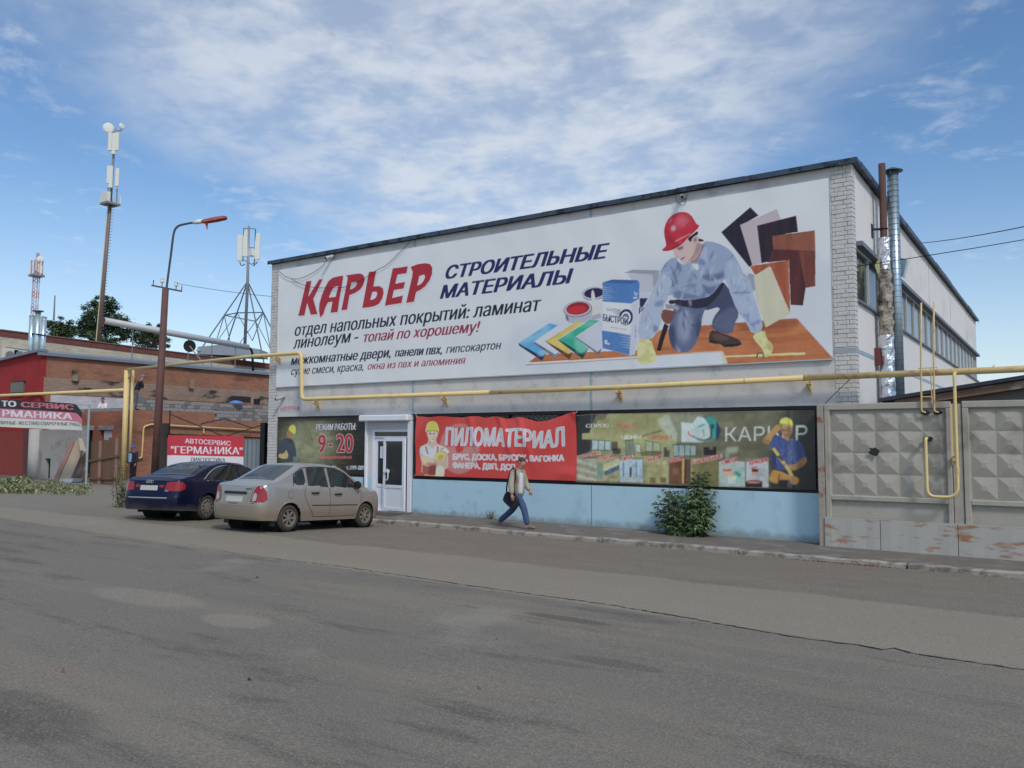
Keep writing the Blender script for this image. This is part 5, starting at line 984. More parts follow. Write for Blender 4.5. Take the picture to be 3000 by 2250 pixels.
gar = thing('red_brick_garage', 'low garage with red painted front and long orange brick side wall', 'building', (-28, 8, 0))
MB().prism([(-40, 4.4, -.3), (OX, 4.4, -.3), (OX, 4.4, 6.98), (-40, 4.4, 5.95)], (0, .3, 0)).build('red_wall', M_redx, gar)
MB().box(OX-.3, OX, 4.705, 34, -.3, 6.92).build('orange_wall', M_or, gar)
MB().box(OX-.01, OX+.02, 4.6, 33, 4.72, 5.62).build('stained_band', M_stn, gar); MB().box(OX-.01, OX+.035, 5.0, 10.2, 2.6, 4.66).build('whitewashed_patch', M_whb, gar)
rf = MB(); rf.prism([(OX+.18, 4.2, 6.92), (OX+.18, 34, 6.92), (OX-3.6, 34, 7.42), (OX-3.6, 4.2, 7.42)], (0, 0, .05)); rf.prism([(-40, 4.18, 5.97), (OX+.18, 4.18, 7.0), (OX+.18, 4.18, 7.14), (-40, 4.18, 6.11)], (0, .5, 0)); rf.box(OX+.02, OX+.2, 4.2, 34, 6.80, 6.925); rf.build('roof', M_roofg, gar)
wi = MB(); wi.box(-27.65, -26.2, 4.30, 4.398, 4.83, 5.42); wi.build('window', mat('dusty_glass', rgb(96, 92, 84), .4), gar); bx = MB(); bx.box(-27.75, -26.1, 4.28, 4.41, 5.42, 5.48); bx.box(-27.75, -26.1, 4.26, 4.41, 4.76, 4.83); bx.build('window_frame', mat('dark_brown_wood', rgb(74, 52, 48), .8), gar)
do = MB(); do.box(-29.4, -25.75, 4.30, 4.395, -.2, 2.62); do.build('garage_door', mat('brown_red_steel', rgb(132, 52, 42), .75, var=.15, scale=2), gar); MB().box(-25.72, -25.5, 4.2, 4.39, -.2, 3.3).build('door_post', mat('dark_post', rgb(92, 60, 58), .8), gar)
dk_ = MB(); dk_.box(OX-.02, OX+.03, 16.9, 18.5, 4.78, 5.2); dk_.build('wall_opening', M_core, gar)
for y in (6.1, 13.6): MB().box(OX+.04, OX+.2, y, y+.3, 5.5, 6.1).build('vent_box', M_stn, gar)
# plastered enclosure with doorway and round column
pl = thing('plaster_wall', 'grey plastered wall stub with dark doorway and thick column by the garage', 'wall', (-22.3, 4.1, 0)); M_pl = mat('grey_plaster', rgb(150, 148, 146), .9, var=.15, scale=1.4, color2=rgb(124, 120, 118), mask=(.5, .68), mscale=.9)
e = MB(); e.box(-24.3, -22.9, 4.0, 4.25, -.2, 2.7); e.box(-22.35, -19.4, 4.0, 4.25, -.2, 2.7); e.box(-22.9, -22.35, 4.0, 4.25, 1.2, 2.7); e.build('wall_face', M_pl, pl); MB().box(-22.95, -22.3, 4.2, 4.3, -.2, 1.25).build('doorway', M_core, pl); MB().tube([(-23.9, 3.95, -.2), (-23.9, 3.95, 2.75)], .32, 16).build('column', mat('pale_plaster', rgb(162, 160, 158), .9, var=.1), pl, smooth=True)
# brick annex under construction, grey blocks on top
AX, AY = -19.3, 6.2
an = thing('brick_annex', 'unfinished orange brick annex with grey block courses on top', 'building', (-21, 8, 0))
zt_ = lambda u, v: on_x(*Z1(u, v), AX)[2]
zb0 = zt_(1070, 555); zb1 = zt_(1745, 640); ys1 = on_x(*Z1(1740, 640), AX)[1]; ztop = zt_(1500, 490); ye = on_x(*Z1(2215, 560), AX)[1]+2.5
s_ = MB(); s_.box(AX-.35, AX, AY, ys1, -.3, zb0); s_.box(AX-.35, AX, ys1, ye, -.3, zb1); s_.build('side_wall', M_or, an)
f_ = MB(); zf = zb0-.06; f_.box(OX, -23.3, AY-.02, AY+.3, -.3, zf); f_.box(-23.3, AX-.002, AY-.02, AY+.3, 2.95, zf); f_.box(-22.3, -21.6, AY-.02, AY+.3, -.3, 2.95); f_.box(-20.4, AX-.002, AY-.02, AY+.3, -.3, 2.95); f_.build('front_wall', M_orx, an)
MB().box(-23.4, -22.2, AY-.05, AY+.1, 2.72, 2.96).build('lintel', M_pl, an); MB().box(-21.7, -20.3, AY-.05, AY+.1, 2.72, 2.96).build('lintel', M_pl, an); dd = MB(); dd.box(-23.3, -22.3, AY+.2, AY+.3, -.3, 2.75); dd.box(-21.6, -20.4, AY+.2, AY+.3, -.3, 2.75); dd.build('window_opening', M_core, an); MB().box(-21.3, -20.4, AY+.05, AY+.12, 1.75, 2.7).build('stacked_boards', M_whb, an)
M_blk = mat('grey_block', rgb(134, 132, 130), .95, var=.2, scale=6, bump=.5, bscale=30, coord='object'); M_blk2 = mat('grey_block_dark', rgb(110, 108, 108), .95, var=.2, scale=6, bump=.5, bscale=30, coord='object')
bm_ = [MB().box(-.1, .1, -.186, .186, -.09, .09).build('block', m, None, bevel=.008) for m in (M_blk, M_blk2)]; bd = [o.data for o in bm_]
for o in bm_: bpy.data.objects.remove(o)
def block(x, y, z, d=None, rz=0.0):
    o = link('block', d or random.choice(bd+bd[:1])); o.location = (x+random.gauss(0, .008), y+random.gauss(0, .006), z+random.gauss(0, .004)); o.rotation_euler = (random.gauss(0, .012), random.gauss(0, .012), rz+random.gauss(0, .015)); attach(o, an)
hcr = .195; top_n = 0
z = zb1+.09+.005
while z < ztop+.02:
    y = AY+.25+(.2 if top_n % 2 else 0)
    while y < ye:
        if not (y < ys1+.1 and z-.09 < zb0-.05): block(AX-.11, y, z+(.0 if y > ys1 else (zb0-zb1) % hcr-.0))
        y += .39
    z += hcr; top_n += 1
for y in (AY+.45, AY+.85): block(AX-.11, y, z+.0)
for i in range(16):
    x = OX+.3+i*.31; block(x, AY+.1, zf+.08, rz=R(90)+random.gauss(0, .06))
# things left on the wall
tag(MB().lathe((AX-.1, on_x(*Z1(2090, 500), AX)[1], ztop+.05), (0, 0, 1), [(0, 0), (0, .17), (.34, .21), (.34, 0)], 14).build('bucket', mat('black_plastic', (.02, .02, .022), .5)), 'black bucket standing on the grey block wall', 'bucket')
tag(MB().lathe((AX-.1, on_x(*Z1(1920, 508), AX)[1], ztop+.05), (0, 0, 1), [(0, 0), (0, .42), (.12, .34), (.18, .1), (.18, 0)], 16).build('basin', mat('blue_plastic', rgb(70, 120, 190), .4)), 'upturned blue plastic basin on the grey block wall', 'basin')
th = thing('wall_gas_pipe', 'thin yellow gas pipe along the brick annex wall', 'gas pipe', (AX+.1, 9, 2)); q = [on_x(*Z1(*p), AX+.12) for p in ((1148, 945), (1165, 690), (1225, 672), (2115, 722))]
MB().tube([(q[0][0], q[0][1]-.5, q[0][2])]+elbow((q[0][0], q[0][1]-.5, q[0][2]), q[0], q[1], .12)+elbow(q[0], q[1], q[2], .15)+[tuple(q[2]), tuple(q[3])], .045, 8).build('pipe', M_gas, th, smooth=True)
MB().tube([on_x(*Z1(1650, 690), AX+.12), on_x(*Z1(1650, 745), AX+.12)], .04, 8).build('stub', M_gas, th)

# long cream-brick workshop behind
bk_ = thing('cream_brick_workshop', 'long cream brick workshop with dark red brick parapet behind the garage', 'building', (-34, 14, 0)); BX = -30.0
MB().prism([(BX, 4.75, 0), (BX, 44, 0), (BX, 44, 7.4), (BX, 4.75, 8.26)], (-14, 0, 0)).build('wall', M_yelb, bk_); MB().prism([(BX+.04, 4.74, 8.26), (BX+.04, 44.1, 7.4), (BX+.04, 44.1, 7.78), (BX+.04, 4.74, 8.62)], (-14.1, 0, 0)).build('parapet', M_rband, bk_); MB().prism([(BX+.1, 4.7, 8.62), (BX+.1, 44.2, 7.78), (BX+.1, 44.2, 7.84), (BX+.1, 4.7, 8.68)], (-14.3, 0, 0)).build('coping', mat('coping_grey', rgb(110, 96, 92), .8), bk_)
for u0, l in ((20, 'white air conditioner box nearest the sheet of red roof'), (100, 'white air conditioner box closer to the three steel flues')):
    p = on_x(*ZL(u0, 545), BX+.3); a = thing('air_conditioner', l, 'air conditioner', tuple(p), 'air conditioners on the cream wall'); MB().box(BX+.05, BX+.4, p[1], p[1]+.85, p[2]-.1, p[2]+.62).build('casing', mat('ac_white', rgb(190, 188, 178), .5), a, bevel=.03); MB().lathe((BX+.405, p[1]+.35, p[2]+.26), (1, 0, 0), [(0, 0), (.01, .22), (0, .25)], 18).build('fan_grille', mat('ac_grille', rgb(120, 120, 116), .6), a)
M_steel = mat('bright_flue_steel', rgb(176, 194, 198), .3, .6, var=.08, scale=3)
for (u, vt), l in zip(((254, 212), (302, 172), (348, 222)), ('steel flue, outermost of the three on the garage roof', 'tallest steel flue with flat rain cap on the garage roof', 'steel flue on the garage roof, closer to the trees')):
    t = at_depth(*ZL(u, vt), 48); f = thing('steel_flue', l, 'chimney', (t[0], t[1], 7), 'three steel flues on the roof'); MB().tube([(t[0], t[1], 6.2), (t[0], t[1], t[2])], .145, 14).build('flue', M_steel, f, smooth=True)
    if vt == 172: MB().lathe((t[0], t[1], t[2]+.02), (0, 0, 1), [(0, 0), (0, .30), (.05, .28), (.09, 0)], 16).build('rain_cap', mat('cap_dark', rgb(74, 88, 92), .5, .5), f)
    else: MB().lathe((t[0], t[1], t[2]-.01), (0, 0, 1), [(0, .145), (.06, .17), (.12, .1), (.12, 0)], 14).build('flue_top', M_steel, f)
sb_ = at_depth(*ZL(302, 350), 47.8); tag(MB().bar(at_depth(*ZL(250, 345), 47.8), at_depth(*ZL(360, 356), 47.8), .07).build('flue_strap', M_frame), 'dark strap holding the three steel flues together', 'strap')
# heating main on posts
hm = thing('heating_main', 'long pale insulated heating pipe on thin posts above the roofs', 'pipe', (-25, 13, 7)); HX = -25.0; pts = [on_x(*ZL(*p), HX) for p in ((818, 240), (1960, 452))]
MB().tube([tuple(pts[0]), tuple(pts[1])], .20, 14).build('insulated_pipe', mat('pale_insulation', rgb(172, 172, 172), .6, .2, var=.12, scale=2), hm, smooth=True); e2 = on_x(*ZL(1992, 480), HX); e3 = on_x(*ZL(2000, 640), HX)
MB().tube([tuple(pts[1])]+elbow(tuple(pts[1]), (e2[0], e2[1], pts[1][2]-.05), tuple(e3), .4)+[tuple(e3)], .085, 10).build('black_elbow', M_frame, hm, smooth=True)
dv = pts[1]-pts[0]
for t in (.18, .37, .55, .72, .9):
    p = pts[0]+dv*t; MB().tube([(p[0], p[1], p[2]-.18), (p[0], p[1], 7.0)], .035, 6).build('post', mat('thin_steel', rgb(120, 122, 126), .6, .4), hm)
MB().lathe(tuple(pts[0]), tuple(-dv/np.linalg.norm(dv)), [(0, .2), (.03, .2), (.03, 0)], 14).build('end_cap', mat('red_rust', rgb(104, 52, 52), .8), hm)
# spotlight on a leaning stay, roof housings
sl_ = thing('spotlight', 'round black spotlight on a leaning steel stay above the roof', 'lamp', tuple(at_depth(*ZL(1610, 590), 46))); p0 = at_depth(*ZL(1500, 442), 46); aim = Vector((.6, -.75, -.1)).normalized()
MB().lathe(tuple(p0), tuple(aim), [(-.25, 0), (-.25, .12), (0, .33), (.03, .34), (.02, .3), (0, 0)], 18).build('lamp_head', M_frame, sl_, smooth=False); st_ = MB(); st_.tube([tuple(p0), tuple(at_depth(*ZL(1612, 590), 46))], .035, 6); st_.tube([tuple(at_depth(*ZL(1560, 500), 46)), tuple(at_depth(*ZL(1590, 560), 46.3))], .025, 6); st_.build('stay', mat('thin_steel', (.2, .2, .2)), sl_)
rh = thing('roof_housing', 'grey steel ventilation housing with shallow pitched top on the workshop roof', 'roof vent', tuple(at_depth(*ZL(1750, 520), 62))); a, b = at_depth(*ZL(1560, 505), 62), at_depth(*ZL(2050, 525), 62)
d_ = (b-a); nrm = np.array((-d_[1], d_[0], 0))/np.linalg.norm(d_[:2])*2.2
MB().prism([a, b, b+np.array((0, 0, .55)), (a+b)/2+np.array((0, 0, .85)), a+np.array((0, 0, .55))], tuple(nrm)).build('housing', mat('housing_grey', rgb(136, 142, 150), .6, .3, var=.15, scale=2), rh); v0 = at_depth(*ZL(1572, 450), 61); MB().lathe((v0[0], v0[1], v0[2]-.3), (0, 0, 1), [(-.8, .09), (0, .09), (0, .2), (.25, .05), (.25, 0)], 12).build('vent_cowl', mat('housing_grey', (.2, .2, .2)), rh)

# ================================================================== MASTS
M_mast = mat('mast_steel', rgb(130, 132, 136), .55, .4, var=.15, scale=2); M_anten = mat('antenna_white', rgb(206, 206, 196), .5, var=.04); M_mred = mat('mast_red_paint', rgb(190, 138, 148), .6, var=.15, scale=.6); M_myel = mat('mast_yellow', rgb(186, 172, 128), .6, var=.15, scale=1)
def dish(p, aim, r, par, m=M_anten): 
    return MB().lathe(tuple(p), tuple(aim), [(-.12*r/.4, 0), (-.10*r/.4, r*.6), (0, r), (.06, r*1.02), (.10, r*.8), (.12, 0)], 20).build('dish', m, par)
def panel_antenna(p, h, w, par, rz=0):
    o = MB().box(-w/2, w/2, -.07, .07, -h/2, h/2).build('panel_antenna', M_anten, None, bevel=.02); o.location = tuple(p); o.rotation_euler = (0, 0, rz); attach(o, par); return o
toward = Vector((CAM[0]+35, CAM[1]-14, 0)).normalized()
D = 60
ma = thing('telecom_mast', 'tall slender telecom mast with two white dishes at its top', 'mast', (-35.6, 13.9, 8)); P = lambda u, v: at_depth(*ZT(u, v), D)
b0, b1, b2 = at_depth(*ZL(776, 405), D), P(893, 820), P(935, 215); MB().tube([tuple(b0+np.array((0, 0, -1))), tuple(b1)], [.15, .12], 10).build('lower_pole', mat('brown_mast', rgb(112, 98, 92), .6, .2, var=.15, scale=2), ma, smooth=True); MB().tube([tuple(b1), tuple(b2)], [.11, .07], 8).build('upper_pole', M_mast, ma, smooth=True)
MB().tube([tuple(b0+np.array((-.14, -.1, -1))), tuple(P(880, 830))], .07, 6).build('yellow_side_tube', M_myel, ma)  # yellowish tube along one side of the lower pole
rg_ = MB(); 
for t in np.linspace(0, 1, 46): p = b0+(b1-b0)*t; rg_.bar((p[0], p[1], p[2]), (p[0]+.24, p[1]+.18, p[2]), .03)
rg_.build('ladder_rungs', M_mast, ma)
dish(P(878, 208), toward, .36, ma); dish(P(985, 195), Vector((.9, .1, .1)), .22, ma)
MB().bar(P(905, 245), P(985, 225), .06).build('dish_arm', M_mast, ma)
for u0, u1, v0, v1 in ((902, 902, 250, 400), (935, 930, 255, 430), (962, 955, 250, 400), (893, 890, 520, 665), (962, 958, 540, 690), (912, 905, 520, 700)):
    a, b = P(u0, v0), P(u1, v1); panel_antenna((a+b)/2+np.array((.1, -.15, 0)), np.linalg.norm(a-b), .26, ma, R(35))
for u, v in ((875, 720), (948, 730)): MB().tube([tuple(P(u, v-30)), tuple(P(u-3, v+80))], .05, 6).build('antenna_pipe', M_mast, ma)
MB().box(*(np.array((-.5, .5))+b1[0]), *(np.array((-.5, .5))+b1[1]), b1[2]-.12, b1[2]+.02).build('work_platform', M_mast, ma)
for dx_, dy_ in ((-.45, -.45), (.45, -.45), (.45, .45), (-.45, .45)): MB().box(b1[0]+dx_-.06, b1[0]+dx_+.06, b1[1]+dy_-.06, b1[1]+dy_+.06, b1[2]+.02, b1[2]+.55).build('equipment_box', M_anten, ma)
MB().box(b1[0]-.3, b1[0]+.35, b1[1]-.5, b1[1]-.2, b1[2]+.03, b1[2]+.75).build('radio_unit', M_anten, ma)
# red and white lattice mast far behind
D = 92; mb_ = thing('lattice_mast', 'red and white lattice mast with small dishes, far behind the flues', 'mast', tuple(at_depth(*ZL(260, 330), D)))
ax0, ax1 = at_depth(*ZL(258, 420), D), P(296, 1405)
for i in range(9):
    a, b = ax0+(ax1-ax0)*i/9, ax0+(ax1-ax0)*(i+1)/9; sg = MB(); w0 = .24
    cr = [(-w0, -w0), (w0, -w0), (w0, w0), (-w0, w0)]
    for j in range(4):
        c, d = cr[j], cr[(j+1) % 4]; sg.bar((a[0]+c[0], a[1]+c[1], a[2]), (b[0]+c[0], b[1]+c[1], b[2]), .07)
        for q in range(2): t0, t1 = q/2, (q+1)/2; sg.bar(tuple(a+(b-a)*t0+np.array((*c, 0))), tuple(a+(b-a)*t1+np.array((*d, 0))), .045)
    sg.build('lattice_section', M_mred if i % 2 == 0 else mat('mast_white', rgb(190, 190, 196), .6), mb_)
MB().box(ax1[0]-.6, ax1[0]+.6, ax1[1]-.6, ax1[1]+.6, ax1[2]-.1, ax1[2]+.12).build('work_platform', M_mast, mb_); rw_ = MB()
for a_ in np.linspace(0, 6.28, 9)[:-1]: rw_.bar((ax1[0]+.58*math.cos(a_), ax1[1]+.58*math.sin(a_), ax1[2]), (ax1[0]+.58*math.cos(a_), ax1[1]+.58*math.sin(a_), ax1[2]+1.7), .09)
rw_.build('railing', M_mred, mb_); MB().tube([tuple(ax1), tuple(P(308, 1220))], .16, 8).build('top_pole', M_mred, mb_)
for u0, v0, v1 in ((262, 1320, 1390), (300, 1290, 1370), (330, 1310, 1380), (345, 1330, 1390)): a, b = P(u0, v0), P(u0, v1); panel_antenna((a+b)/2+np.array((.1, -.2, 0)), np.linalg.norm(a-b), .24, mb_, R(40))
dish(P(325, 1272), toward, .34, mb_); dish(P(256, 1278), toward, .18, mb_)
# tripod mast
D = 75; mc = thing('tripod_mast', 'short mast with white panel antennas on a four-legged lattice base', 'mast', tuple(at_depth(*ZL(1940, 540), D)))
ap = P(2006, 1450); tp = P(2016, 1000); ft = at_depth(*ZL(1930, 560), D); MB().tube([tuple(ft), tuple(ap), tuple(tp)], [.14, .13, .08], 10).build('pole', M_mast, mc, smooth=True)
M_mst2 = mat('tripod_steel', rgb(98, 110, 116), .6, .4)
feet = [at_depth(*ZL(*p), dd_) for p, dd_ in (((1600, 450), 74), ((2195, 400), 76), ((2080, 545), 73), ((1800, 400), 78))]
mids = []
for f in feet: f2 = f+(f-ap)*.35; MB().tube([tuple(ap), tuple(f2)], .058, 7).build('leg', M_mst2, mc); mids.append(ap+(f-ap)*.52)
rg_ = MB(); od = (0, 2, 1, 3)
for i in range(4):
    a, b = mids[od[i]], mids[od[(i+1) % 4]]; rg_.bar(a, b, .09); c = (feet[od[i]]+feet[od[(i+1) % 4]])/2; rg_.bar(a, c, .055); rg_.bar(b, c, .055)
rg_.build('bracing', M_mst2, mc)
for u, v0, v1 in ((1942, 1075, 1285), (1988, 1035, 1250), (2085, 1060, 1275)): a, b = P(u, v0), P(u, v1); panel_antenna((a+b)/2, np.linalg.norm(a-b), .46, mc, R(35))
hf = MB(); hf.bar(P(1975, 1020), P(2070, 1025), .06); hf.bar(P(1965, 1270), P(2060, 1325), .07); hf.bar(P(1985, 1175), P(2068, 1178), .06); hf.bar(P(2070, 1025), P(2060, 1325), .07); hf.bar(P(1975, 1020), P(1968, 1290), .06); hf.tube(smooth_path([P(2045, 1300), P(2070, 1310), P(2085, 1290)], 4), .05, 5); hf.tube(smooth_path([P(1985, 1310), P(1955, 1320), P(1942, 1290)], 4), .05, 5); hf.build('antenna_frame', M_mst2, mc)
MB().box(*(np.array((-.25, .25))+P(2040, 1215)[0]), *(np.array((-.2, .2))+P(2040, 1215)[1]), P(2040, 1245)[2], P(2040, 1190)[2]).build('radio_unit', M_anten, mc)
tag(MB().tube([tuple(at_depth(*ZL(425, 240), 80)), tuple(at_depth(*ZL(434, 42), 80))], [.1, .06], 6).build('aerial_pole', M_mast), 'thin bare pole sticking up behind the low tree', 'pole')
D = 33
# ================================================================== STREET LAMP
lx, ly = -7.45, .57; lt = 8.15
sl2 = thing('street_lamp', 'brown street lamp post with crossarm and reddish lamp head', 'street lamp', (lx, ly, 0)); pb = Vector((lx-.28, ly-.02, -.2)); pt_ = Vector((lx, ly, lt))
MB().tube([tuple(pb), tuple(pt_)], [.165, .125], 14).build('pole', mat('red_brown_pole', rgb(98, 66, 58), .7, var=.15, scale=2, color2=rgb(80, 58, 56), mask=(.5, .64), mscale=1), sl2, smooth=True)
PL = lambda u, v: tuple(at_depth(*ZT(u, v), 33)); arm = smooth_path([PL(1343, 1600), PL(1350, 1500), PL(1385, 1230), PL(1408, 1060), PL(1440, 1005), PL(1500, 985), PL(1580, 972)], 6)
MB().tube(arm, .042, 10).build('arm', mat('dark_grey_steel', rgb(74, 80, 88), .6, .3), sl2, smooth=True)
MB().tube([PL(1565, 974), PL(1600, 968), PL(1650, 962)], [.06, .09, .08], 10).build('lamp_collar', M_anten, sl2, smooth=True); a, b = np.array(PL(1635, 968)), np.array(PL(1835, 932)); dn = Vector(b-a).normalized(); hd_ = MB(); w_ = Vector((dn.y, -dn.x, 0)).normalized()
sec = [(0, .10, .07), (.15, .15, .10), (.6, .17, .11), (.95, .15, .09), (1, .10, .06)]; rings = []
for t, ww, hh_ in sec: c = Vector(a)+Vector(b-a)*t; rings.append([c+w_*ww+Vector((0, 0, -hh_*.6)), c+w_*ww*.8+Vector((0, 0, hh_*.6)), c-w_*ww*.8+Vector((0, 0, hh_*.6)), c-w_*ww+Vector((0, 0, -hh_*.6))])
for r0, r1 in zip(rings, rings[1:]):
    for j in range(4): hd_.face((r0[j], r0[(j+1) % 4], r1[(j+1) % 4], r1[j]))
hd_.face(rings[0]); hd_.face(rings[-1]); hd_.build('lamp_head', mat('faded_red_lamp', rgb(150, 66, 58), .6, var=.2, scale=6, color2=rgb(184, 110, 72), mask=(.52, .64), mscale=3), sl2); MB().tube([PL(1672, 965), PL(1678, 1030)], [.07, .015], 8).build('hanging_socket', mat('orange_socket', rgb(170, 90, 60), .6), sl2)
cx_ = MB(); cx_.bar(PL(1228, 1482), PL(1472, 1530), .06); cx_.build('crossarm', mat('dark_grey_steel', (.1, .1, .1)), sl2)
for u, v, on in ((1242, 1482, 0), (1312, 1492, 1), (1426, 1520, 1), (1472, 1528, 0)):
    p = Vector(PL(u, v)); MB().tube([tuple(p), tuple(p+Vector((0, 0, .26 if on else .22)))], .018, 6).build('pin', M_frame, sl2)
    if on: MB().lathe(tuple(p+Vector((0, 0, .14))), (0, 0, 1), [(0, .02), (.02, .075), (.09, .08), (.13, .06), (.17, .075), (.2, 0)], 12).build('insulator', M_anten, sl2)
# ================================================================== YARD GATE
gt = thing('yard_gate', 'dark steel yard gate with red and white garage banner and arched top bars', 'gate', (-4, .4, 0)); ga, gb = np.array((-5.85, -.32)), np.array((-1.92, 1.1)); gd = (gb-ga); GL = np.linalg.norm(gd); gu = gd/GL
def gp_(t, z, off=0.0): return (ga[0]+gu[0]*t+gu[1]*off, ga[1]+gu[1]*t-gu[0]*off, z)
MB().bar(gp_(0, -.2), gp_(0, 2.78), .22).build('gate_post', mat('gate_post_brown', rgb(62, 50, 46), .8, var=.2, scale=3), gt); MB().bar(gp_(GL, -.2), gp_(GL, 2.79), .24).build('gate_post', M_frame, gt)
fr = MB(); fr.bar(gp_(.1, 2.37), gp_(GL-.1, 2.24), .06); fr.bar(gp_(.1, .25), gp_(GL-.1, .25), .06); fr.build('gate_frame', M_frame, gt)
M_corr = mat('corrugated_steel', rgb(120, 130, 136), .5, .4, var=.1, scale=2)
cg = MB(); n = 150
for i in range(n):
    t0, t1 = .12+(GL-.24)*i/n, .12+(GL-.24)*(i+1)/n; o0, o1 = .018*math.sin(t0*36), .018*math.sin(t1*36); cg.face([gp_(t0, .2, o0), gp_(t1, .2, o1), gp_(t1, 2.2, o1), gp_(t0, 2.2, o0)])
cg.build('corrugated_sheet', M_corr, gt, smooth=True)
br = MB(); zz = lambda u, v: None
def gpx(u, v):  # pixel -> place on the gate plane
    q = ray(*Z1(u, v)); nx, ny = gu[1], -gu[0]; t = ((ga[0]-CAM[0])*nx+(ga[1]-CAM[1])*ny)/(q[0]*nx+q[1]*ny); return CAM+q*t
for a, b in (((1380, 590), (1800, 765)), ((1620, 672), (1820, 625)), ((1820, 625), (2045, 702)), ((1840, 765), (2115, 682)), ((1378, 560), (1372, 760))): br.bar(tuple(gpx(*a)), tuple(gpx(*b)), .03)
br.build('arch_bars', M_frame, gt)
p0, p1 = gpx(1370, 757), gpx(1985, 782); t0 = (p0[:2]-ga)@gu; t1 = (p1[:2]-ga)@gu; bw_, bh_ = t1-t0, 1.5; bz = 2.34-bh_
GB = Sheet(bw_, bh_, .011, lambda u, v: ((gpx(u, v)[:2]-ga)@gu-t0, gpx(u, v)[2]-bz), K(206, 200, 206)); I_ = lambda a, b: (a, b)
GB.paint([(1340, 730), (2010, 760), (2010, 926), (1340, 922)], I_, K(184, 44, 60)); wht = K(214, 200, 204)
GB.text('АВТОСЕРВИС', I_, (1508, 822), (1875, 838), (1508, 785), wht, .728, .02); GB.text('"ГЕРМАНИКА"', I_, (1395, 905), (1972, 908), (1395, 848), wht, .728, .025); GB.text('ДИАГНОСТИКА', I_, (1550, 968), (1832, 970), (1550, 938), K(46, 40, 48), .728, .01)
GB.build('garage_banner', lambda a, b: (ga[0]+gu[0]*(t0+a)+gu[1]*(.06+.01*np.sin(a*4)), ga[1]+gu[1]*(t0+a)-gu[0]*(.06+.01*np.sin(a*4)), bz+b-.04*a/bw_), gt)
gp3 = thing('gate_side_post', 'dark post squeezed between the yard gate and the shop corner', 'post', (-.9, 1.3, 0)); MB().box(-1.35, -.75, 1.2, 1.5, -.2, 2.75).build('post', M_frame, gp3)
# ================================================================== ARCHED GARAGE BANNER at the far left
ABY = 1.7; nseg = 30
def ab(u, v): return on_y(*Z1(u, v), ABY)
topc = [(-420, 470), (0, 468), (300, 484), (560, 502), (620, 512), (668, 576)]; botc = [(-420, 668), (0, 692), (300, 706), (560, 716), (620, 720), (668, 722)]
AB = Sheet(1.0, 1.0, .0028, lambda u, v: (u, v), K(206, 202, 190)); AB.SS = 2
xs0 = np.array([p[0] for p in topc]); 
def ab_st(u, v):
    s = (u+420)/1088; tp_ = np.interp(u, xs0, [p[1] for p in topc]); bt = np.interp(u, xs0, [p[1] for p in botc]); return s, (bt-v)/(bt-tp_)
AB.to = ab_st
AB.img[AB.gt > .33] = K(206, 108, 132); AB.img[AB.gt > .66] = K(40, 34, 42)
AB.text('АВ', I_, (-160, 520), (-25, 524), (-160, 472), K(210, 196, 198), .728, .015); AB.text('ТО', I_, (18, 526), (130, 530), (18, 480), K(214, 204, 204), .728, .015); AB.text('СЕРВИС', I_, (172, 532), (590, 556), (172, 490), K(196, 96, 110), .728, .02); AB.text('ГЕ', I_, (-330, 606), (-120, 606), (-330, 548), K(222, 212, 214), .728, .01); AB.text('РМАНИКА', I_, (25, 608), (578, 634), (25, 555), K(224, 214, 216), .728, .015); AB.text('МАЛЯРНЫЕ-ЖЕСТЯНО-СВАРОЧНЫЕ РАБОТЫ', I_, (-60, 672), (700, 697), (-60, 644), K(84, 96, 84), .728, .008)
def ab_place(a, b):
    X = np.empty_like(a); Y = np.empty_like(a); Z = np.empty_like(a)
    for j in range(a.shape[1]):
        u = -420+1088*a[0, j]; t = ab(u, np.interp(u, xs0, [p[1] for p in topc])); o = ab(u, np.interp(u, xs0, [p[1] for p in botc])); X[:, j] = o[0]+(t[0]-o[0])*b[:, j]; Z[:, j] = o[2]+(t[2]-o[2])*b[:, j]; Y[:, j] = ABY-.03*math.sin(u*.02)
    return X, Y, Z
abn = thing('arched_garage_banner', 'black, pink and white garage banner hung over the yard entrance', 'banner', tuple(ab(400, 700))); AB.build('printed_sheet', ab_place, abn); pp = ab(722, 512)
pz_ = thing('banner_pole', 'thin grey pole holding up the pink garage banner', 'pole', (pp[0], ABY, 0)); MB().tube([(pp[0], ABY, -.15), (pp[0]+.02, ABY, pp[2])], .05, 8).build('pole', mat('pole_grey_green', rgb(140, 156, 158), .6), pz_); MB().bar((pp[0]+.02, ABY, pp[2]-.03), tuple(ab(640, 515)), .04).build('cross_bar', mat('pole_grey_green', (.2, .2, .2)), pz_)
MB().bar(tuple(ab(635, 510)), tuple(ab(650, 520)), .02).build('hook', M_gas, abn)
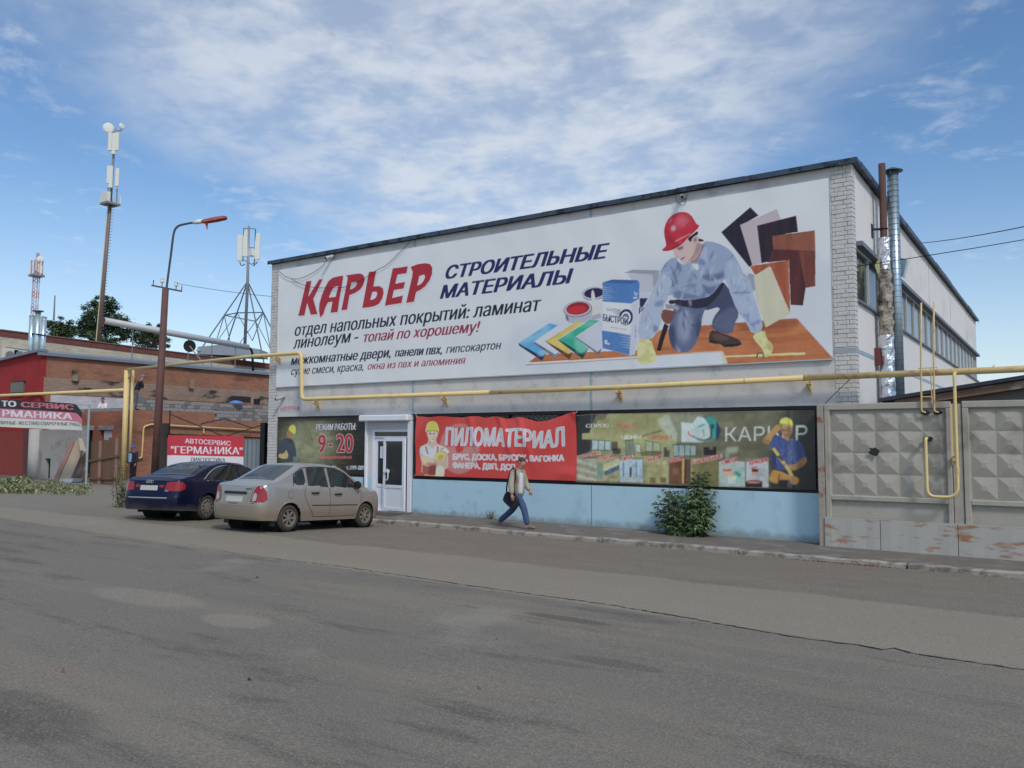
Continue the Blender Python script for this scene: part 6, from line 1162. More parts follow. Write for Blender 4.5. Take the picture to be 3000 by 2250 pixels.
# leaning planks and the board fence
M_wood = mat('weathered_wood', rgb(108, 80, 60), .9, var=.25, scale=3, stretch=(1, 1, .15), color2=rgb(84, 60, 46), mask=(.5, .64), mscale=2); M_wood2 = mat('pale_wood', rgb(164, 146, 126), .9, var=.2, scale=3, stretch=(1, 1, .15)); M_wood3 = mat('pinkish_plank', rgb(150, 112, 98), .9, var=.2, scale=3, stretch=(1, 1, .15))
wf = thing('board_fence', 'rough brown board fence by the yellow gas post', 'fence', tuple(on_y(*Z1(850, 1180), 3.0)))
u = 722
while u < 965:
    w_ = random.uniform(20, 30); a, b = on_y(*Z1(u, 1170), 3.0), on_y(*Z1(u+w_-2, 1170), 3.0); top = on_y(*Z1(u+10, 805-(u-720)*.14+random.uniform(-14, 14)), 3.0)[2]; j = random.gauss(0, .012)
    MB().prism([(a[0], 3.0+j, -.1), (b[0], 3.0+j, -.1), (b[0]+random.gauss(0, .015), 3.0+j, top+random.gauss(0, .03)), (a[0]+random.gauss(0, .015), 3.0+j, top)], (0, .025, 0)).build('board', random.choice((M_wood, M_wood, M_wood3)), wf); u += w_
for v0, v1 in ((970, 925), (1110, 1110)): MB().bar(tuple(on_y(*Z1(705, v0), 2.95)), tuple(on_y(*Z1(965, v1), 2.95)), .03, .1).build('rail', M_wood, wf)
lp_ = [((575, 815), (610, 815), (470, 1135), (432, 1135), M_wood3), ((620, 805), (700, 820), (560, 1150), (480, 1140), M_wood2), ((690, 900), (715, 920), (620, 1165), (590, 1165), M_wood), ((640, 780), (668, 790), (700, 890), (655, 880), M_wood2), ((700, 1040), (720, 1080), (640, 1165), (610, 1160), M_wood)]
nmz = ('pinkish plank leaning at the outer edge of the pile', 'wide pale board leaning on the plaster wall', 'dark narrow plank leaning beside the board fence', 'short pale offcut sticking up from the plank pile', 'dark slab lying low against the board fence')
for (a, b, c, d, m), l in zip(lp_, nmz):
    q = [on_y(*Z1(*a), 3.75), on_y(*Z1(*b), 3.75), on_y(*Z1(*c), 3.1), on_y(*Z1(*d), 3.1)]; tag(MB().prism([tuple(v) for v in q], (.02, -.05, 0)).build('plank', m), l, 'plank', 'planks leaning by the yard fence')
tag(MB().prism([tuple(on_y(*Z1(*p), 2.8)) for p in ((425, 1150), (500, 1120), (590, 1110), (580, 1140), (520, 1165), (430, 1170))], (0, .5, .0)).build('plastic_sheet', mat('pale_blue_film', rgb(160, 178, 190), .4, var=.2, scale=6)), 'crumpled pale blue plastic sheet under the planks', 'plastic sheet')
# ================================================================== PARKED CARS
def car_paint(name, col, dust, metal, lo, hi):
    m = bpy.data.materials.new(name); m.use_nodes = True; N = m.node_tree.nodes; L = m.node_tree.links; b = N['Principled BSDF']
    tc_ = N.new('ShaderNodeTexCoord'); sp_ = N.new('ShaderNodeSeparateXYZ'); L.new(tc_.outputs['Object'], sp_.inputs[0]); n = N.new('ShaderNodeTexNoise'); n.inputs['Scale'].default_value = 2.2; n.inputs['Detail'].default_value = 7; L.new(tc_.outputs['Object'], n.inputs['Vector'])
    a = N.new('ShaderNodeMath'); a.operation = 'MULTIPLY_ADD'; L.new(n.outputs[0], a.inputs[0]); a.inputs[1].default_value = .35; L.new(sp_.outputs[2], a.inputs[2])
    r_ = N.new('ShaderNodeMapRange'); r_.interpolation_type = 'SMOOTHSTEP'; r_.inputs['From Min'].default_value = hi; r_.inputs['From Max'].default_value = lo; L.new(a.outputs[0], r_.inputs[0])
    mx = N.new('ShaderNodeMix'); mx.data_type = 'RGBA'; L.new(r_.outputs[0], mx.inputs[0]); mx.inputs[6].default_value = col+(1,); mx.inputs[7].default_value = dust+(1,); L.new(mx.outputs[2], b.inputs['Base Color'])
    for nm, v0, v1 in (('Roughness', .30, .85), ('Metallic', metal, 0.0)):
        q = N.new('ShaderNodeMapRange'); q.inputs['To Min'].default_value = v0; q.inputs['To Max'].default_value = v1; L.new(r_.outputs[0], q.inputs[0]); L.new(q.outputs[0], b.inputs[nm])
    return m
M_tyre = mat('dusty_tyre', rgb(58, 54, 50), .9, var=.2, scale=9, coord='object'); M_rimA = mat('dusty_alloy', rgb(124, 114, 104), .6, .3, var=.2, scale=9, coord='object'); M_well = mat('wheel_well', (.008, .008, .008), .95); M_blackp = mat('black_trim', (.018, .018, .018), .5); M_chrome = mat('chrome_trim', (.6, .6, .62), .2, .9)
M_cgl = glass('car_glass', (.022, .034, .036), .06); M_cgl2 = glass('car_glass_tinted', (.008, .009, .012), .05); M_tail = mat('tail_red', (.30, .015, .02), .25, spec=.6); M_tailw = mat('tail_clear', (.45, .40, .36), .3, spec=.6); M_plate = mat('number_plate_dirty', rgb(168, 166, 160), .6, var=.15, scale=30, coord='object'); M_orange = mat('indicator_orange', rgb(196, 92, 60), .4)
class Car:
    def __init__(c, name, label, spec, pose, paint, glassm):
        c.s = spec; c.paint = paint; c.glass = glassm; X, Y, th, sc = pose
        zr = ground_z(X, Y); fx, fy = X-math.sin(th)*spec['wb']*sc, Y+math.cos(th)*spec['wb']*sc; zf = ground_z(fx, fy)
        c.M = Matrix.Translation((X, Y, zr)) @ Matrix.Rotation(th, 4, 'Z') @ Matrix.Rotation(math.atan2(zf-zr, spec['wb']*sc), 4, 'X') @ Matrix.Scale(sc, 4)
        c.root = bpy.data.objects.new(name, None); COL.objects.link(c.root); c.root.matrix_basis = c.M; tag(c.root, label, 'car', 'cars parked in front of the shop')
        c.ra = spec['ra']
        c.f = {k: (np.array([p[0] for p in spec[k]])-spec['ra'], np.array([p[1] for p in spec[k]])) for k in ('top', 'plan', 'bot', 'belt', 'green')}
        c.L0, c.L1 = -spec['ra'], spec['L']-spec['ra']
    def g(c, k, y): return float(np.interp(y, *c.f[k]))
    def W(c, y, z):
        pl = c.g('plan', y); b = c.g('belt', y); lowt = max(0, .42-z)*.16
        if z <= b: return pl*(1-.035*max(0, (z-.62)/.35)**2)-lowt
        w0 = min(pl, c.g('green', y))*(1-.035*max(0, (b-.62)/.35)**2)
        return w0-.012-(z-b)*c.s['tum']
    def shape(c, y, z):            # end profiles of the bumpers and lid
        r = 0
        if y < c.L0+.35: r = np.interp(z, c.s['rear'][0], c.s['rear'][1])*(1-(y-c.L0)/.35)
        if y > c.L1-.35: r -= np.interp(z, c.s['front'][0], c.s['front'][1])*(1-(c.L1-y)/.35)
        return y+r
    def half(c, y):
        zb, zt = c.g('bot', y), c.g('top', y); b = c.g('belt', y); r = .09 if zt > b+.12 else .055; zs = zt-r
        pts = []; nz = 22
        for i in range(nz): z = zb+(zs-zb)*i/(nz-1); pts.append((c.W(y, z), z))
        w = pts[-1][0]
        for i in range(1, 6): a = math.pi/2*i/5; pts.append((w-r*.9*(1-math.cos(a))-.0, zs+r*math.sin(a)*.82))
        w2, z2 = pts[-1]
        for i in range(1, 6): t = 1-i/5; pts.append((w2*t, z2+.028*(1-t*t)))
        return pts
    def body(c):
        ys = list(np.arange(c.L0, c.L1, .035))+[c.L1]; V, F = [], []; n = None
        for y in ys:
            h = c.half(y); full = [(-x, z) for x, z in h]+[(x, z) for x, z in reversed(h[:-1])]; n = len(full); V += [(x, c.shape(y, z), z) for x, z in full]
        for i in range(len(ys)-1):
            for j in range(n-1): F.append((i*n+j, i*n+j+1, (i+1)*n+j+1, (i+1)*n+j))
        for e, sgn in ((0, 1), (len(ys)-1, -1)):    # end faces, bowed
            m = n//2; cols = 8; rows = []
            for j in range(m+1):
                a, b = V[e*n+j], V[e*n+n-1-j]; row = [e*n+j]
                if j < m:
                    for q in range(1, cols): t = q/cols; row.append(len(V)); V.append((a[0]+(b[0]-a[0])*t, a[1]-sgn*.055*math.sin(math.pi*t)**.7*min(1, (m-j)/6), a[2]))
                    row.append(e*n+n-1-j)
                else: row = [e*n+j]*(cols+1)
                rows.append(row)
            for r0, r1 in zip(rows, rows[1:]):
                for q in range(cols):
                    f = [r0[q], r0[q+1], r1[q+1], r1[q]]; f = [v for k, v in enumerate(f) if v not in f[:k]]
                    if len(f) > 2: F.append(tuple(f if sgn > 0 else f[::-1]))
        Ra = c.s['arch']; V = [list(v) for v in V]
        axl = [(0, c.s['rw']), (c.s['wb'], c.s['rw'])]
        for v in V:
            if abs(v[0]) < .45: continue
            for ya, za in axl:
                d = math.hypot(v[1]-ya, v[2]-za)
                if abs(d-Ra) < .024 and d > 0: v[1] = ya+(v[1]-ya)*Ra/d; v[2] = za+(v[2]-za)*Ra/d
        keep = []
        for f in F:
            cx = sum(abs(V[i][0]) for i in f)/len(f); cy = sum(V[i][1] for i in f)/len(f); cz_ = sum(V[i][2] for i in f)/len(f)
            if cx > .45 and any(math.hypot(cy-ya, cz_-za) < Ra-.004 for ya, za in axl): continue
            keep.append(f)
        me = bpy.data.meshes.new('body'); me.from_pydata(V, [], keep); me.materials.append(c.paint); me.polygons.foreach_set('use_smooth', [True]*len(me.polygons))
        bm = bmesh.new(); bm.from_mesh(me); bmesh.ops.remove_doubles(bm, verts=bm.verts, dist=1e-4); bmesh.ops.recalc_face_normals(bm, faces=bm.faces); bm.to_mesh(me); bm.free()
        c.put('body', me)
        un = MB(); hw = c.g('plan', 1.2)-.14; un.box(-hw+.06, hw-.06, c.L0+.42, c.L1-.42, .17, .32)
        for ya, za in axl:
            for sx in (-1, 1): un.tube([(sx*.30, ya, za), (sx*(hw+.075), ya, za)], Ra+.004, 24, cap=False); un.lathe((sx*.30, ya, za), (1, 0, 0), [(0, 0), (0, Ra)], 24)
        c.put('underbody', un.build('underbody', M_well).data, True)
        for ya, za in axl:
            for sx in (-1, 1):
                lip = [(sx*(c.W(ya+Ra*math.cos(a), za+Ra*math.sin(a))-.004), ya+Ra*math.cos(a), za+Ra*math.sin(a)) for a in np.linspace(-.15, math.pi+.15, 26)]
                c.put('arch_lip', MB().tube(lip, .014, 6).build('arch_lip', c.paint, smooth=True).data, True)
    def put(c, name, me, drop=False, parent=None, basis=None):
        if drop:
            for o in [o for o in COL.objects if o.data == me]: bpy.data.objects.remove(o)
        o = bpy.data.objects.new(name, me); COL.objects.link(o); o.parent = parent or c.root
        if basis is not None: o.matrix_basis = basis
        return o
    def side(c, poly, name, m, off=.006, sm=0, sides=(-1, 1), cuts=2, parent=None):
        poly = [np.array(p, float) for p in poly]
        if sm: poly = chaikin(poly, sm)
        out = []
        for sx in sides:
            bm = bmesh.new(); vs_ = [bm.verts.new((0, p[0]-c.ra, p[1])) for p in poly]; bm.faces.new(vs_); bmesh.ops.triangulate(bm, faces=bm.faces); 
            for _ in range(cuts): bmesh.ops.subdivide_edges(bm, edges=[e for e in bm.edges if e.calc_length() > .07], cuts=1, use_grid_fill=True); bmesh.ops.triangulate(bm, faces=bm.faces)
            for v in bm.verts: y, z = v.co.y, v.co.z; v.co = (sx*(c.W(y, z)+off), c.shape(y, z), z)
            bmesh.ops.recalc_face_normals(bm, faces=bm.faces); me = bpy.data.meshes.new(name); bm.to_mesh(me); bm.free(); me.materials.append(m); me.polygons.foreach_set('use_smooth', [True]*len(me.polygons)); out.append(c.put(name, me, parent=parent))
        return out
    def seam(c, line, name='panel_gap', w=.009, sides=(-1, 1), m=None):
        line = smooth_path(line, 5)
        for sx in sides:
            mb = MB()
            for a, b in zip(line, line[1:]):
                d = np.array(b)-np.array(a); nn = np.array((-d[1], d[0])); nn = nn/(np.linalg.norm(nn)+1e-9)*w/2; q = [a+nn, b+nn, b-nn, a-nn]; mb.face([(sx*(c.W(p[0]-c.ra, p[1])+.0035), p[0]-c.ra, p[1]) for p in q])
            c.put(name, mb.build(name, m or M_blackp).data, True)
    def rear_y(c, x, z):
        hw = c.W(c.L0, z); t = min(1, abs(x)/hw); th = math.sin(math.pi*(1-t)/2); return c.shape(c.L0, z)-.055*max(0, math.sin(math.pi*(.5+.5*(x/hw))))**.7
    def rear(c, poly, name, m, off=.006, sm=0, parent=None, cuts=2):
        poly = [np.array(p, float) for p in poly]
        if sm: poly = chaikin(poly, sm)
        bm = bmesh.new(); bm.faces.new([bm.verts.new((p[0], 0, p[1])) for p in poly]); bmesh.ops.triangulate(bm, faces=bm.faces)
        for _ in range(cuts): bmesh.ops.subdivide_edges(bm, edges=[e for e in bm.edges if e.calc_length() > .06], cuts=1, use_grid_fill=True); bmesh.ops.triangulate(bm, faces=bm.faces)
        for v in bm.verts: v.co.y = c.rear_y(v.co.x, v.co.z)-off
        bmesh.ops.recalc_face_normals(bm, faces=bm.faces); me = bpy.data.meshes.new(name); bm.to_mesh(me); bm.free(); me.materials.append(m); me.polygons.foreach_set('use_smooth', [True]*len(me.polygons)); return c.put(name, me, parent=parent)
    def topglass(c, y0, y1, in0, in1, name):
        V, F = [], []; ny, nx2 = 12, 10
        for i in range(ny+1):
            y = y0+(y1-y0)*i/ny-c.ra; h = c.half(y); w2, z2 = h[-6]; wi = w2-(in0+(in1-in0)*i/ny)
            for j in range(nx2+1): x = wi*(2*j/nx2-1); V.append((x, y, z2+.028*(1-(x/w2)**2)+.007))
        for i in range(ny):
            for j in range(nx2): a = i*(nx2+1)+j; F.append((a, a+1, a+nx2+2, a+nx2+1))
        me = bpy.data.meshes.new(name); me.from_pydata(V, [], F); me.materials.append(c.glass); me.polygons.foreach_set('use_smooth', [True]*len(F)); return c.put(name, me)
    def wheels(c, spokes, rimr, style):
        r, w = c.s['rw'], .19
        ty = MB().lathe((0, 0, 0), (1, 0, 0), [(-w/2+.03, rimr), (-w/2, rimr+.03), (-w/2+.005, r-.05), (-w/2+.03, r-.012), (-w/2+.06, r), (w/2-.06, r), (w/2-.03, r-.012), (w/2-.005, r-.05), (w/2, rimr+.03), (w/2-.03, rimr)], 32).build('tyre', M_tyre, smooth=True).data
        rm = MB(); rm.lathe((0, 0, 0), (1, 0, 0), [(w/2-.03, rimr+.004), (w/2-.012, rimr), (w/2-.02, rimr-.022), (w/2-.09, rimr-.03), (-w/2+.02, rimr-.02)], 28)
        if style == 'spoke':
            for k in range(spokes):
                a = 2*math.pi*k/spokes; d = Vector((0, math.cos(a), math.sin(a))); n2 = Vector((0, -math.sin(a), math.cos(a))); p = [d*.035+n2*.020, d*(rimr-.015)+n2*.026, d*(rimr-.015)-n2*.026, d*.035-n2*.020]; rm.prism([q+Vector((w/2-.03, 0, 0)) for q in p], (-.03, 0, 0))
            rm.lathe((0, 0, 0), (1, 0, 0), [(w/2-.06, .06), (w/2-.022, .055), (w/2-.018, 0)], 14)
        else:
            rm.lathe((0, 0, 0), (1, 0, 0), [(w/2-.03, rimr), (w/2-.01, rimr-.03), (w/2-.004, .11), (w/2+.004, .06), (w/2+.004, 0)], 28)
        rmd = rm.build('rim', M_rimA).data
        bkd = MB().lathe((0, 0, 0), (1, 0, 0), [(-.02, rimr-.01), (-.02, 0)], 20).build('brake_disc', M_well).data
        hol = MB()
        for k in range(10):
            a = 2*math.pi*k/10; hol.lathe((w/2+.002, math.cos(a)*rimr*.74, math.sin(a)*rimr*.74), (1, 0, 0), [(0, .026), (.002, .024), (.002, 0)], 10)
        hold = hol.build('cover_holes', M_well).data
        for me in (ty, rmd, bkd, hold):
            for o in [o for o in COL.objects if o.data == me]: bpy.data.objects.remove(o)
        for ya in (0, c.s['wb']):
            for sx in (-1, 1):
                B_ = Matrix.Translation((sx*(c.s['track']/2), ya, r)) @ Matrix.Rotation(0 if sx > 0 else math.pi, 4, 'Z') @ Matrix.Rotation(random.uniform(0, 1), 4, 'X')
                wv = c.put('wheel', ty, basis=B_); c.put('rim', rmd, parent=wv)
                if style == 'spoke': c.put('brake_disc', bkd, parent=wv)
                else: c.put('cover_holes', hold, parent=wv)

dustc = rgb(128, 114, 96, 1.1)
# ---- silver saloon
spec = dict(L=4.04, wb=2.47, ra=.80, rw=.295, track=1.47, arch=.345, tum=.30,
 top=[(0, .99), (.10, 1.03), (.46, 1.075), (.62, 1.15), (1.16, 1.425), (1.35, 1.475), (1.75, 1.50), (2.1, 1.49), (2.45, 1.44), (2.62, 1.375), (3.18, 1.045), (3.35, .99), (3.75, .87), (3.95, .74), (4.04, .60)],
 plan=[(0, .66), (.05, .735), (.15, .79), (.4, .825), (.8, .845), (3.1, .845), (3.5, .82), (3.75, .77), (3.92, .66), (4.04, .48)],
 green=[(0, .70), (.5, .76), (1.0, .815), (1.6, .84), (2.5, .84), (3.1, .80), (4.04, .6)],
 bot=[(0, .255), (.3, .25), (.6, .22), (3.4, .22), (3.8, .20), (4.04, .24)], belt=[(0, .99), (.7, .985), (3.0, .92), (3.3, .91), (4.04, .8)],
 rear=([.2, .32, .48, .60, .63, .70, .95, 1.05], [.06, .01, .0, .0, .02, .045, .07, .12]), front=([.2, .4, .55, .7, .9], [.04, .0, .0, .02, .08]))
sil = Car('silver_saloon', 'dusty silver four-door saloon parked beside the shop door', spec, (7.12, -6.38, .0453, 1.005), car_paint('silver_paint', (.40, .39, .37), dustc, .5, .50, 1.2), M_cgl)
sil.body()
sil.topglass(.52, 1.20, .10, .13, 'rear_window'); sil.topglass(2.60, 3.20, .12, .06, 'windscreen')
sil.side([(.94, 1.02), (.98, 1.22), (1.20, 1.36), (1.27, 1.375), (1.30, .995)], 'quarter_window', M_cgl, .004, 1); sil.side([(1.36, .99), (1.36, 1.38), (1.60, 1.415), (1.93, 1.415), (1.98, .965)], 'rear_door_window', M_cgl, .004); sil.side([(2.05, .965), (2.02, 1.41), (2.30, 1.39), (2.58, 1.28), (2.98, 1.02), (3.02, .945)], 'front_door_window', M_cgl, .004)
sil.side([(.92, .985), (.96, 1.24), (1.2, 1.39), (1.6, 1.437), (2.3, 1.412), (2.62, 1.29), (3.06, 1.0), (3.08, .93), (3.02, .935), (2.98, 1.02), (2.58, 1.28), (2.30, 1.395), (1.60, 1.418), (1.20, 1.372), (.98, 1.22), (.94, 1.0)], 'window_trim', M_blackp, .003, 0)
sil.seam([(2.01, .95), (2.02, .6), (2.02, .30)]); sil.seam([(3.06, .93), (3.08, .7), (3.02, .45), (2.98, .30)]); sil.seam([(1.30, .99), (1.22, .86), (1.25, .70), (1.42, .45), (1.52, .30)]); sil.seam([(1.5, .31), (2.2, .30), (2.98, .31)]); sil.seam([(1.45, .56), (2.1, .555), (2.95, .55)], 'door_moulding', .02)
for y, z in ((1.42, .83), (2.16, .80)):
    for sx in (-1, 1): w_ = sil.W(y-.8, z); h = MB(); h.tube([(sx*(w_+.01), y-.8, z), (sx*(w_+.035), y-.72, z+.01), (sx*(w_+.035), y-.62, z+.01), (sx*(w_+.008), y-.57, z+.005)], .018, 7); sil.put('door_handle', h.build('door_handle', M_blackp).data, True)
for sx in (-1, 1):
    w_ = sil.W(2.95-.8, .95); mr = MB(); mr.lathe((sx*(w_+.12), 2.86-.8, 1.02), (0, 1, 0), [(-.035, 0), (-.03, .085), (.02, .10), (.08, .07), (.11, 0)], 16); mr.bar((sx*(w_-.01), 2.92-.8, .96), (sx*(w_+.1), 2.9-.8, 1.0), .05); sil.put('wing_mirror', mr.build('wing_mirror', M_blackp, smooth=False).data, True)
    w_ = sil.W(3.45-.8, .72); sil.put('side_repeater', MB().lathe((sx*w_, 3.38-.8, .74), (sx, 0, 0), [(0, .028), (.012, .022), (.016, 0)], 10).build('side_repeater', M_orange).data, True)
sil.side(ell((.80, .80), .085, .085, 0, 20), 'fuel_flap_gap', M_blackp, .002, 0, (1,)); sil.side(ell((.80, .80), .078, .078, 0, 20), 'fuel_flap', sil.paint, .004, 0, (1,))
for sx in (-1, 1):
    t = sil.rear([(sx*.49, .65), (sx*.662, .63), (sx*.662, .97), (sx*.60, .985), (sx*.535, .88)], 'tail_light', M_tail, .008, 0); sil.rear([(sx*.505, .665), (sx*.615, .655), (sx*.635, .77), (sx*.60, .835), (sx*.55, .83)], 'reversing_lens', M_tailw, .012, 1, t)
    sil.side([(.0, .64), (.10, .64), (.155, .70), (.13, .86), (.04, .98), (.0, .98)], 'tail_light', M_tail, .007, 0, (sx,))
sil.rear([(-.40, .555), (.40, .555), (.42, .80), (.36, .835), (-.36, .835), (-.42, .80)], 'plate_recess', sil.paint, .004, 0); sil.rear([(-.36, .80), (.36, .80), (.34, .855), (-.34, .855)], 'boot_handle', M_blackp, .02); sil.rear([(-.26, .635), (.26, .635), (.26, .75), (-.26, .75)], 'number_plate', M_plate, .014); sil.rear([(.30, .90), (.46, .905), (.46, .925), (.30, .92)], 'boot_lettering', M_blackp, .008)
mb = MB(); 
for a, b in zip(*(lambda p: (p, p[1:]))([(-.60, .61), (0, .60), (.60, .61)])): mb.face([(a[0], sil.rear_y(a[0], a[1])-.004, a[1]-.006), (b[0], sil.rear_y(b[0], b[1])-.004, b[1]-.006), (b[0], sil.rear_y(b[0], b[1])-.004, b[1]+.006), (a[0], sil.rear_y(a[0], a[1])-.004, a[1]+.006)])
for sx in (-1, 1):
    for za, zb_ in zip(np.linspace(.62, .98, 7), np.linspace(.62, .98, 7)[1:]):
        xa, xb = sx*(.475+.10*max(0, za-.8)/.2*.5), sx*(.475+.10*max(0, zb_-.8)/.2*.5); mb.face([(xa-.005, sil.rear_y(xa, za)-.004, za), (xa+.005, sil.rear_y(xa, za)-.004, za), (xb+.005, sil.rear_y(xb, zb_)-.004, zb_), (xb-.005, sil.rear_y(xb, zb_)-.004, zb_)])
sil.put('bumper_gap', mb.build('bumper_gap', M_blackp).data, True); sil.wheels(7, .19, 'spoke')
for sx in (-1, 1): sil.put('mud_flap', MB().box(sx*.72-.08, sx*.72+.08, -.40, -.385, .13, .30).build('mud_flap', M_blackp).data, True)
# ---- dark blue saloon
spec = dict(L=4.80, wb=2.76, ra=1.05, rw=.315, track=1.56, arch=.36, tum=.42,
 top=[(0, .965), (.10, 1.01), (.40, 1.045), (.70, 1.09), (1.0, 1.225), (1.35, 1.355), (1.7, 1.425), (2.1, 1.452), (2.5, 1.435), (2.8, 1.37), (3.2, 1.19), (3.5, 1.04), (3.7, .99), (4.3, .88), (4.7, .72), (4.8, .60)],
 plan=[(0, .70), (.06, .79), (.18, .845), (.5, .885), (1.0, .905), (3.8, .90), (4.3, .86), (4.6, .76), (4.8, .55)],
 green=[(0, .72), (.6, .80), (1.2, .86), (2.0, .895), (3.0, .89), (3.6, .84), (4.8, .7)],
 bot=[(0, .25), (.4, .24), (.7, .22), (4.1, .22), (4.8, .24)], belt=[(0, .99), (1.2, .965), (3.4, .91), (4.8, .8)],
 rear=([.2, .34, .50, .56, .60, .70, .95, 1.02], [.07, .01, .0, .0, .025, .045, .085, .13]), front=([.2, .4, .55, .7, .9], [.04, .0, .0, .02, .08]))
blu = Car('blue_saloon', 'dark blue saloon with tinted windows parked next to the yard gate', spec, (3.35, -5.92, .246, 1.01), car_paint('blue_paint', (.005, .008, .036), rgb(96, 90, 86, 1.0), .35, .30, .62), M_cgl2)
blu.body(); blu.topglass(.66, 1.40, .10, .16, 'rear_window'); blu.topglass(2.85, 3.52, .14, .08, 'windscreen')
blu.side([(1.02, 1.0), (1.25, 1.15), (1.55, 1.28), (1.95, 1.355), (2.25, 1.365), (2.25, .945), (1.3, .965)], 'rear_door_window', M_cgl2, .004); blu.side([(2.32, .945), (2.32, 1.365), (2.6, 1.35), (2.9, 1.25), (3.3, 1.02), (3.32, .92)], 'front_door_window', M_cgl2, .004)
bb = [(.97, .985), (1.22, 1.165), (1.53, 1.30), (1.95, 1.375), (2.3, 1.385), (2.62, 1.365), (2.93, 1.262), (3.35, 1.02)]; blu.seam(bb, 'chrome_strip', .022, m=M_chrome); blu.seam([(.97, .98), (1.6, .955), (2.4, .935), (3.36, .91)], 'chrome_strip', .018, m=M_chrome)
blu.seam([(2.29, .93), (2.30, .6), (2.30, .30)]); blu.seam([(1.30, .95), (1.28, .8), (1.46, .5), (1.60, .30)]); blu.seam([(3.36, .9), (3.36, .6), (3.26, .30)])
for sx in (-1, 1):
    w_ = blu.W(3.1-1.05, .95); mr = MB(); mr.lathe((sx*(w_+.12), 3.12-1.05, 1.0), (0, 1, 0), [(-.04, 0), (-.03, .09), (.05, .09), (.1, 0)], 14); mr.bar((sx*(w_-.01), 3.15-1.05, .95), (sx*(w_+.1), 3.12-1.05, .98), .05); blu.put('wing_mirror', mr.build('wing_mirror', blu.paint).data, True)
    t = blu.rear([(sx*.45, .73), (sx*.70, .705), (sx*.703, .93), (sx*.50, .92)], 'tail_light', M_tail, .008, 0); blu.side([(.0, .705), (.12, .715), (.25, .76), (.26, .85), (.16, .92), (.0, .935)], 'tail_light', M_tail, .007, 0, (sx,))
blu.rear([(-.43, .70), (.43, .70), (.45, .87), (-.45, .87)], 'plate_panel', blu.paint, .003); blu.rear([(-.43, .79), (-.30, .79), (-.30, .85), (-.43, .85)], 'reflector', M_tail, .006); blu.rear([(.30, .79), (.43, .79), (.43, .85), (.30, .85)], 'reflector', M_tail, .006)
pt = blu.rear([(-.26, .72), (.26, .72), (.26, .835), (-.26, .835)], 'number_plate', M_plate, .012); blu.rear([(-.58, .535), (.58, .535), (.58, .557), (-.58, .557)], 'bumper_strip', M_chrome, .012); blu.rear([(-.66, .735), (-.58, .735), (-.58, .76), (-.66, .76)], 'model_badge', M_chrome, .007); blu.rear([(.47, .70), (.57, .70), (.57, .72), (.47, .72)], 'model_badge', M_chrome, .007)
rn = MB()
for k in range(4):
    cx = -.075+k*.05; yy_ = blu.rear_y(cx, .925)-.012; rn.tube([(cx+.032*math.cos(a), yy_, .925+.032*math.sin(a)) for a in np.linspace(0, 2*math.pi, 17)], .006, 5, cap=False)
blu.put('four_ring_emblem', rn.build('four_ring_emblem', M_chrome).data, True); blu.wheels(0, .205, 'cover')
# ================================================================== PEOPLE
def skin_mesh(name, verts, edges, radii, root, m, parent, sub=2):
    me = bpy.data.meshes.new(name); me.from_pydata([tuple(map(float, v)) for v in verts], edges, []); o = bpy.data.objects.new(name, me); COL.objects.link(o)
    md = o.modifiers.new('s', 'SKIN'); md.use_smooth_shade = True; sb = o.modifiers.new('u', 'SUBSURF'); sb.levels = sub; sb.render_levels = sub
    for i, v in enumerate(me.skin_vertices[0].data):
        r = radii[i]; v.radius = (r, r) if not isinstance(r, tuple) else r; v.use_root = (i == root)
    bpy.context.view_layer.update(); nm = bpy.data.meshes.new_from_object(o.evaluated_get(bpy.context.evaluated_depsgraph_get())); bpy.data.objects.remove(o)
    nm.name = name; nm.materials.clear(); nm.materials.append(m); nm.polygons.foreach_set('use_smooth', [True]*len(nm.polygons)); return link(name, nm, parent)
M_skin = mat('skin', rgb(162, 118, 100), .6, var=.06, scale=8); M_hair = mat('brown_hair', rgb(66, 52, 46), .8, var=.2, scale=20); M_shoe = mat('tan_shoe', rgb(128, 104, 84), .8, var=.1); M_black = mat('black_cloth', rgb(30, 32, 42), .85, var=.15, scale=8)
def lerp(a, b, t): return np.array(a)*(1-t)+np.array(b)*t
def fingers(mb, wrist, tip, nrm, s=1.0):
    """five bent tapering fingers from a palm; nrm points out of the back of the hand"""
    w = Vector(wrist); d = (Vector(tip)-w).normalized(); n = Vector(nrm).normalized(); a = d.cross(n).normalized(); pal = w+d*.085*s
    mb.tube([w-d*.01, w+d*.03*s, pal], [.026*s, .036*s, .034*s], 8)
    for k, ln in enumerate((.070, .080, .075, .058)):
        b = pal+a*((k-1.5)*.019*s); c = b+(d*.9-n*.3).normalized()*ln*.5*s; e = c+(d*.55-n*.8).normalized()*ln*.5*s; mb.tube([b-d*.015, b, c, e], [.009*s, .0095*s, .009*s, .006*s], 6)
    b = w+d*.03*s+a*(-.030*s); c = b+(d*.7-a*.6-n*.2).normalized()*.04*s; e = c+(d*.9-n*.5).normalized()*.032*s; mb.tube([b, c, e], [.011*s, .010*s, .007*s], 6)
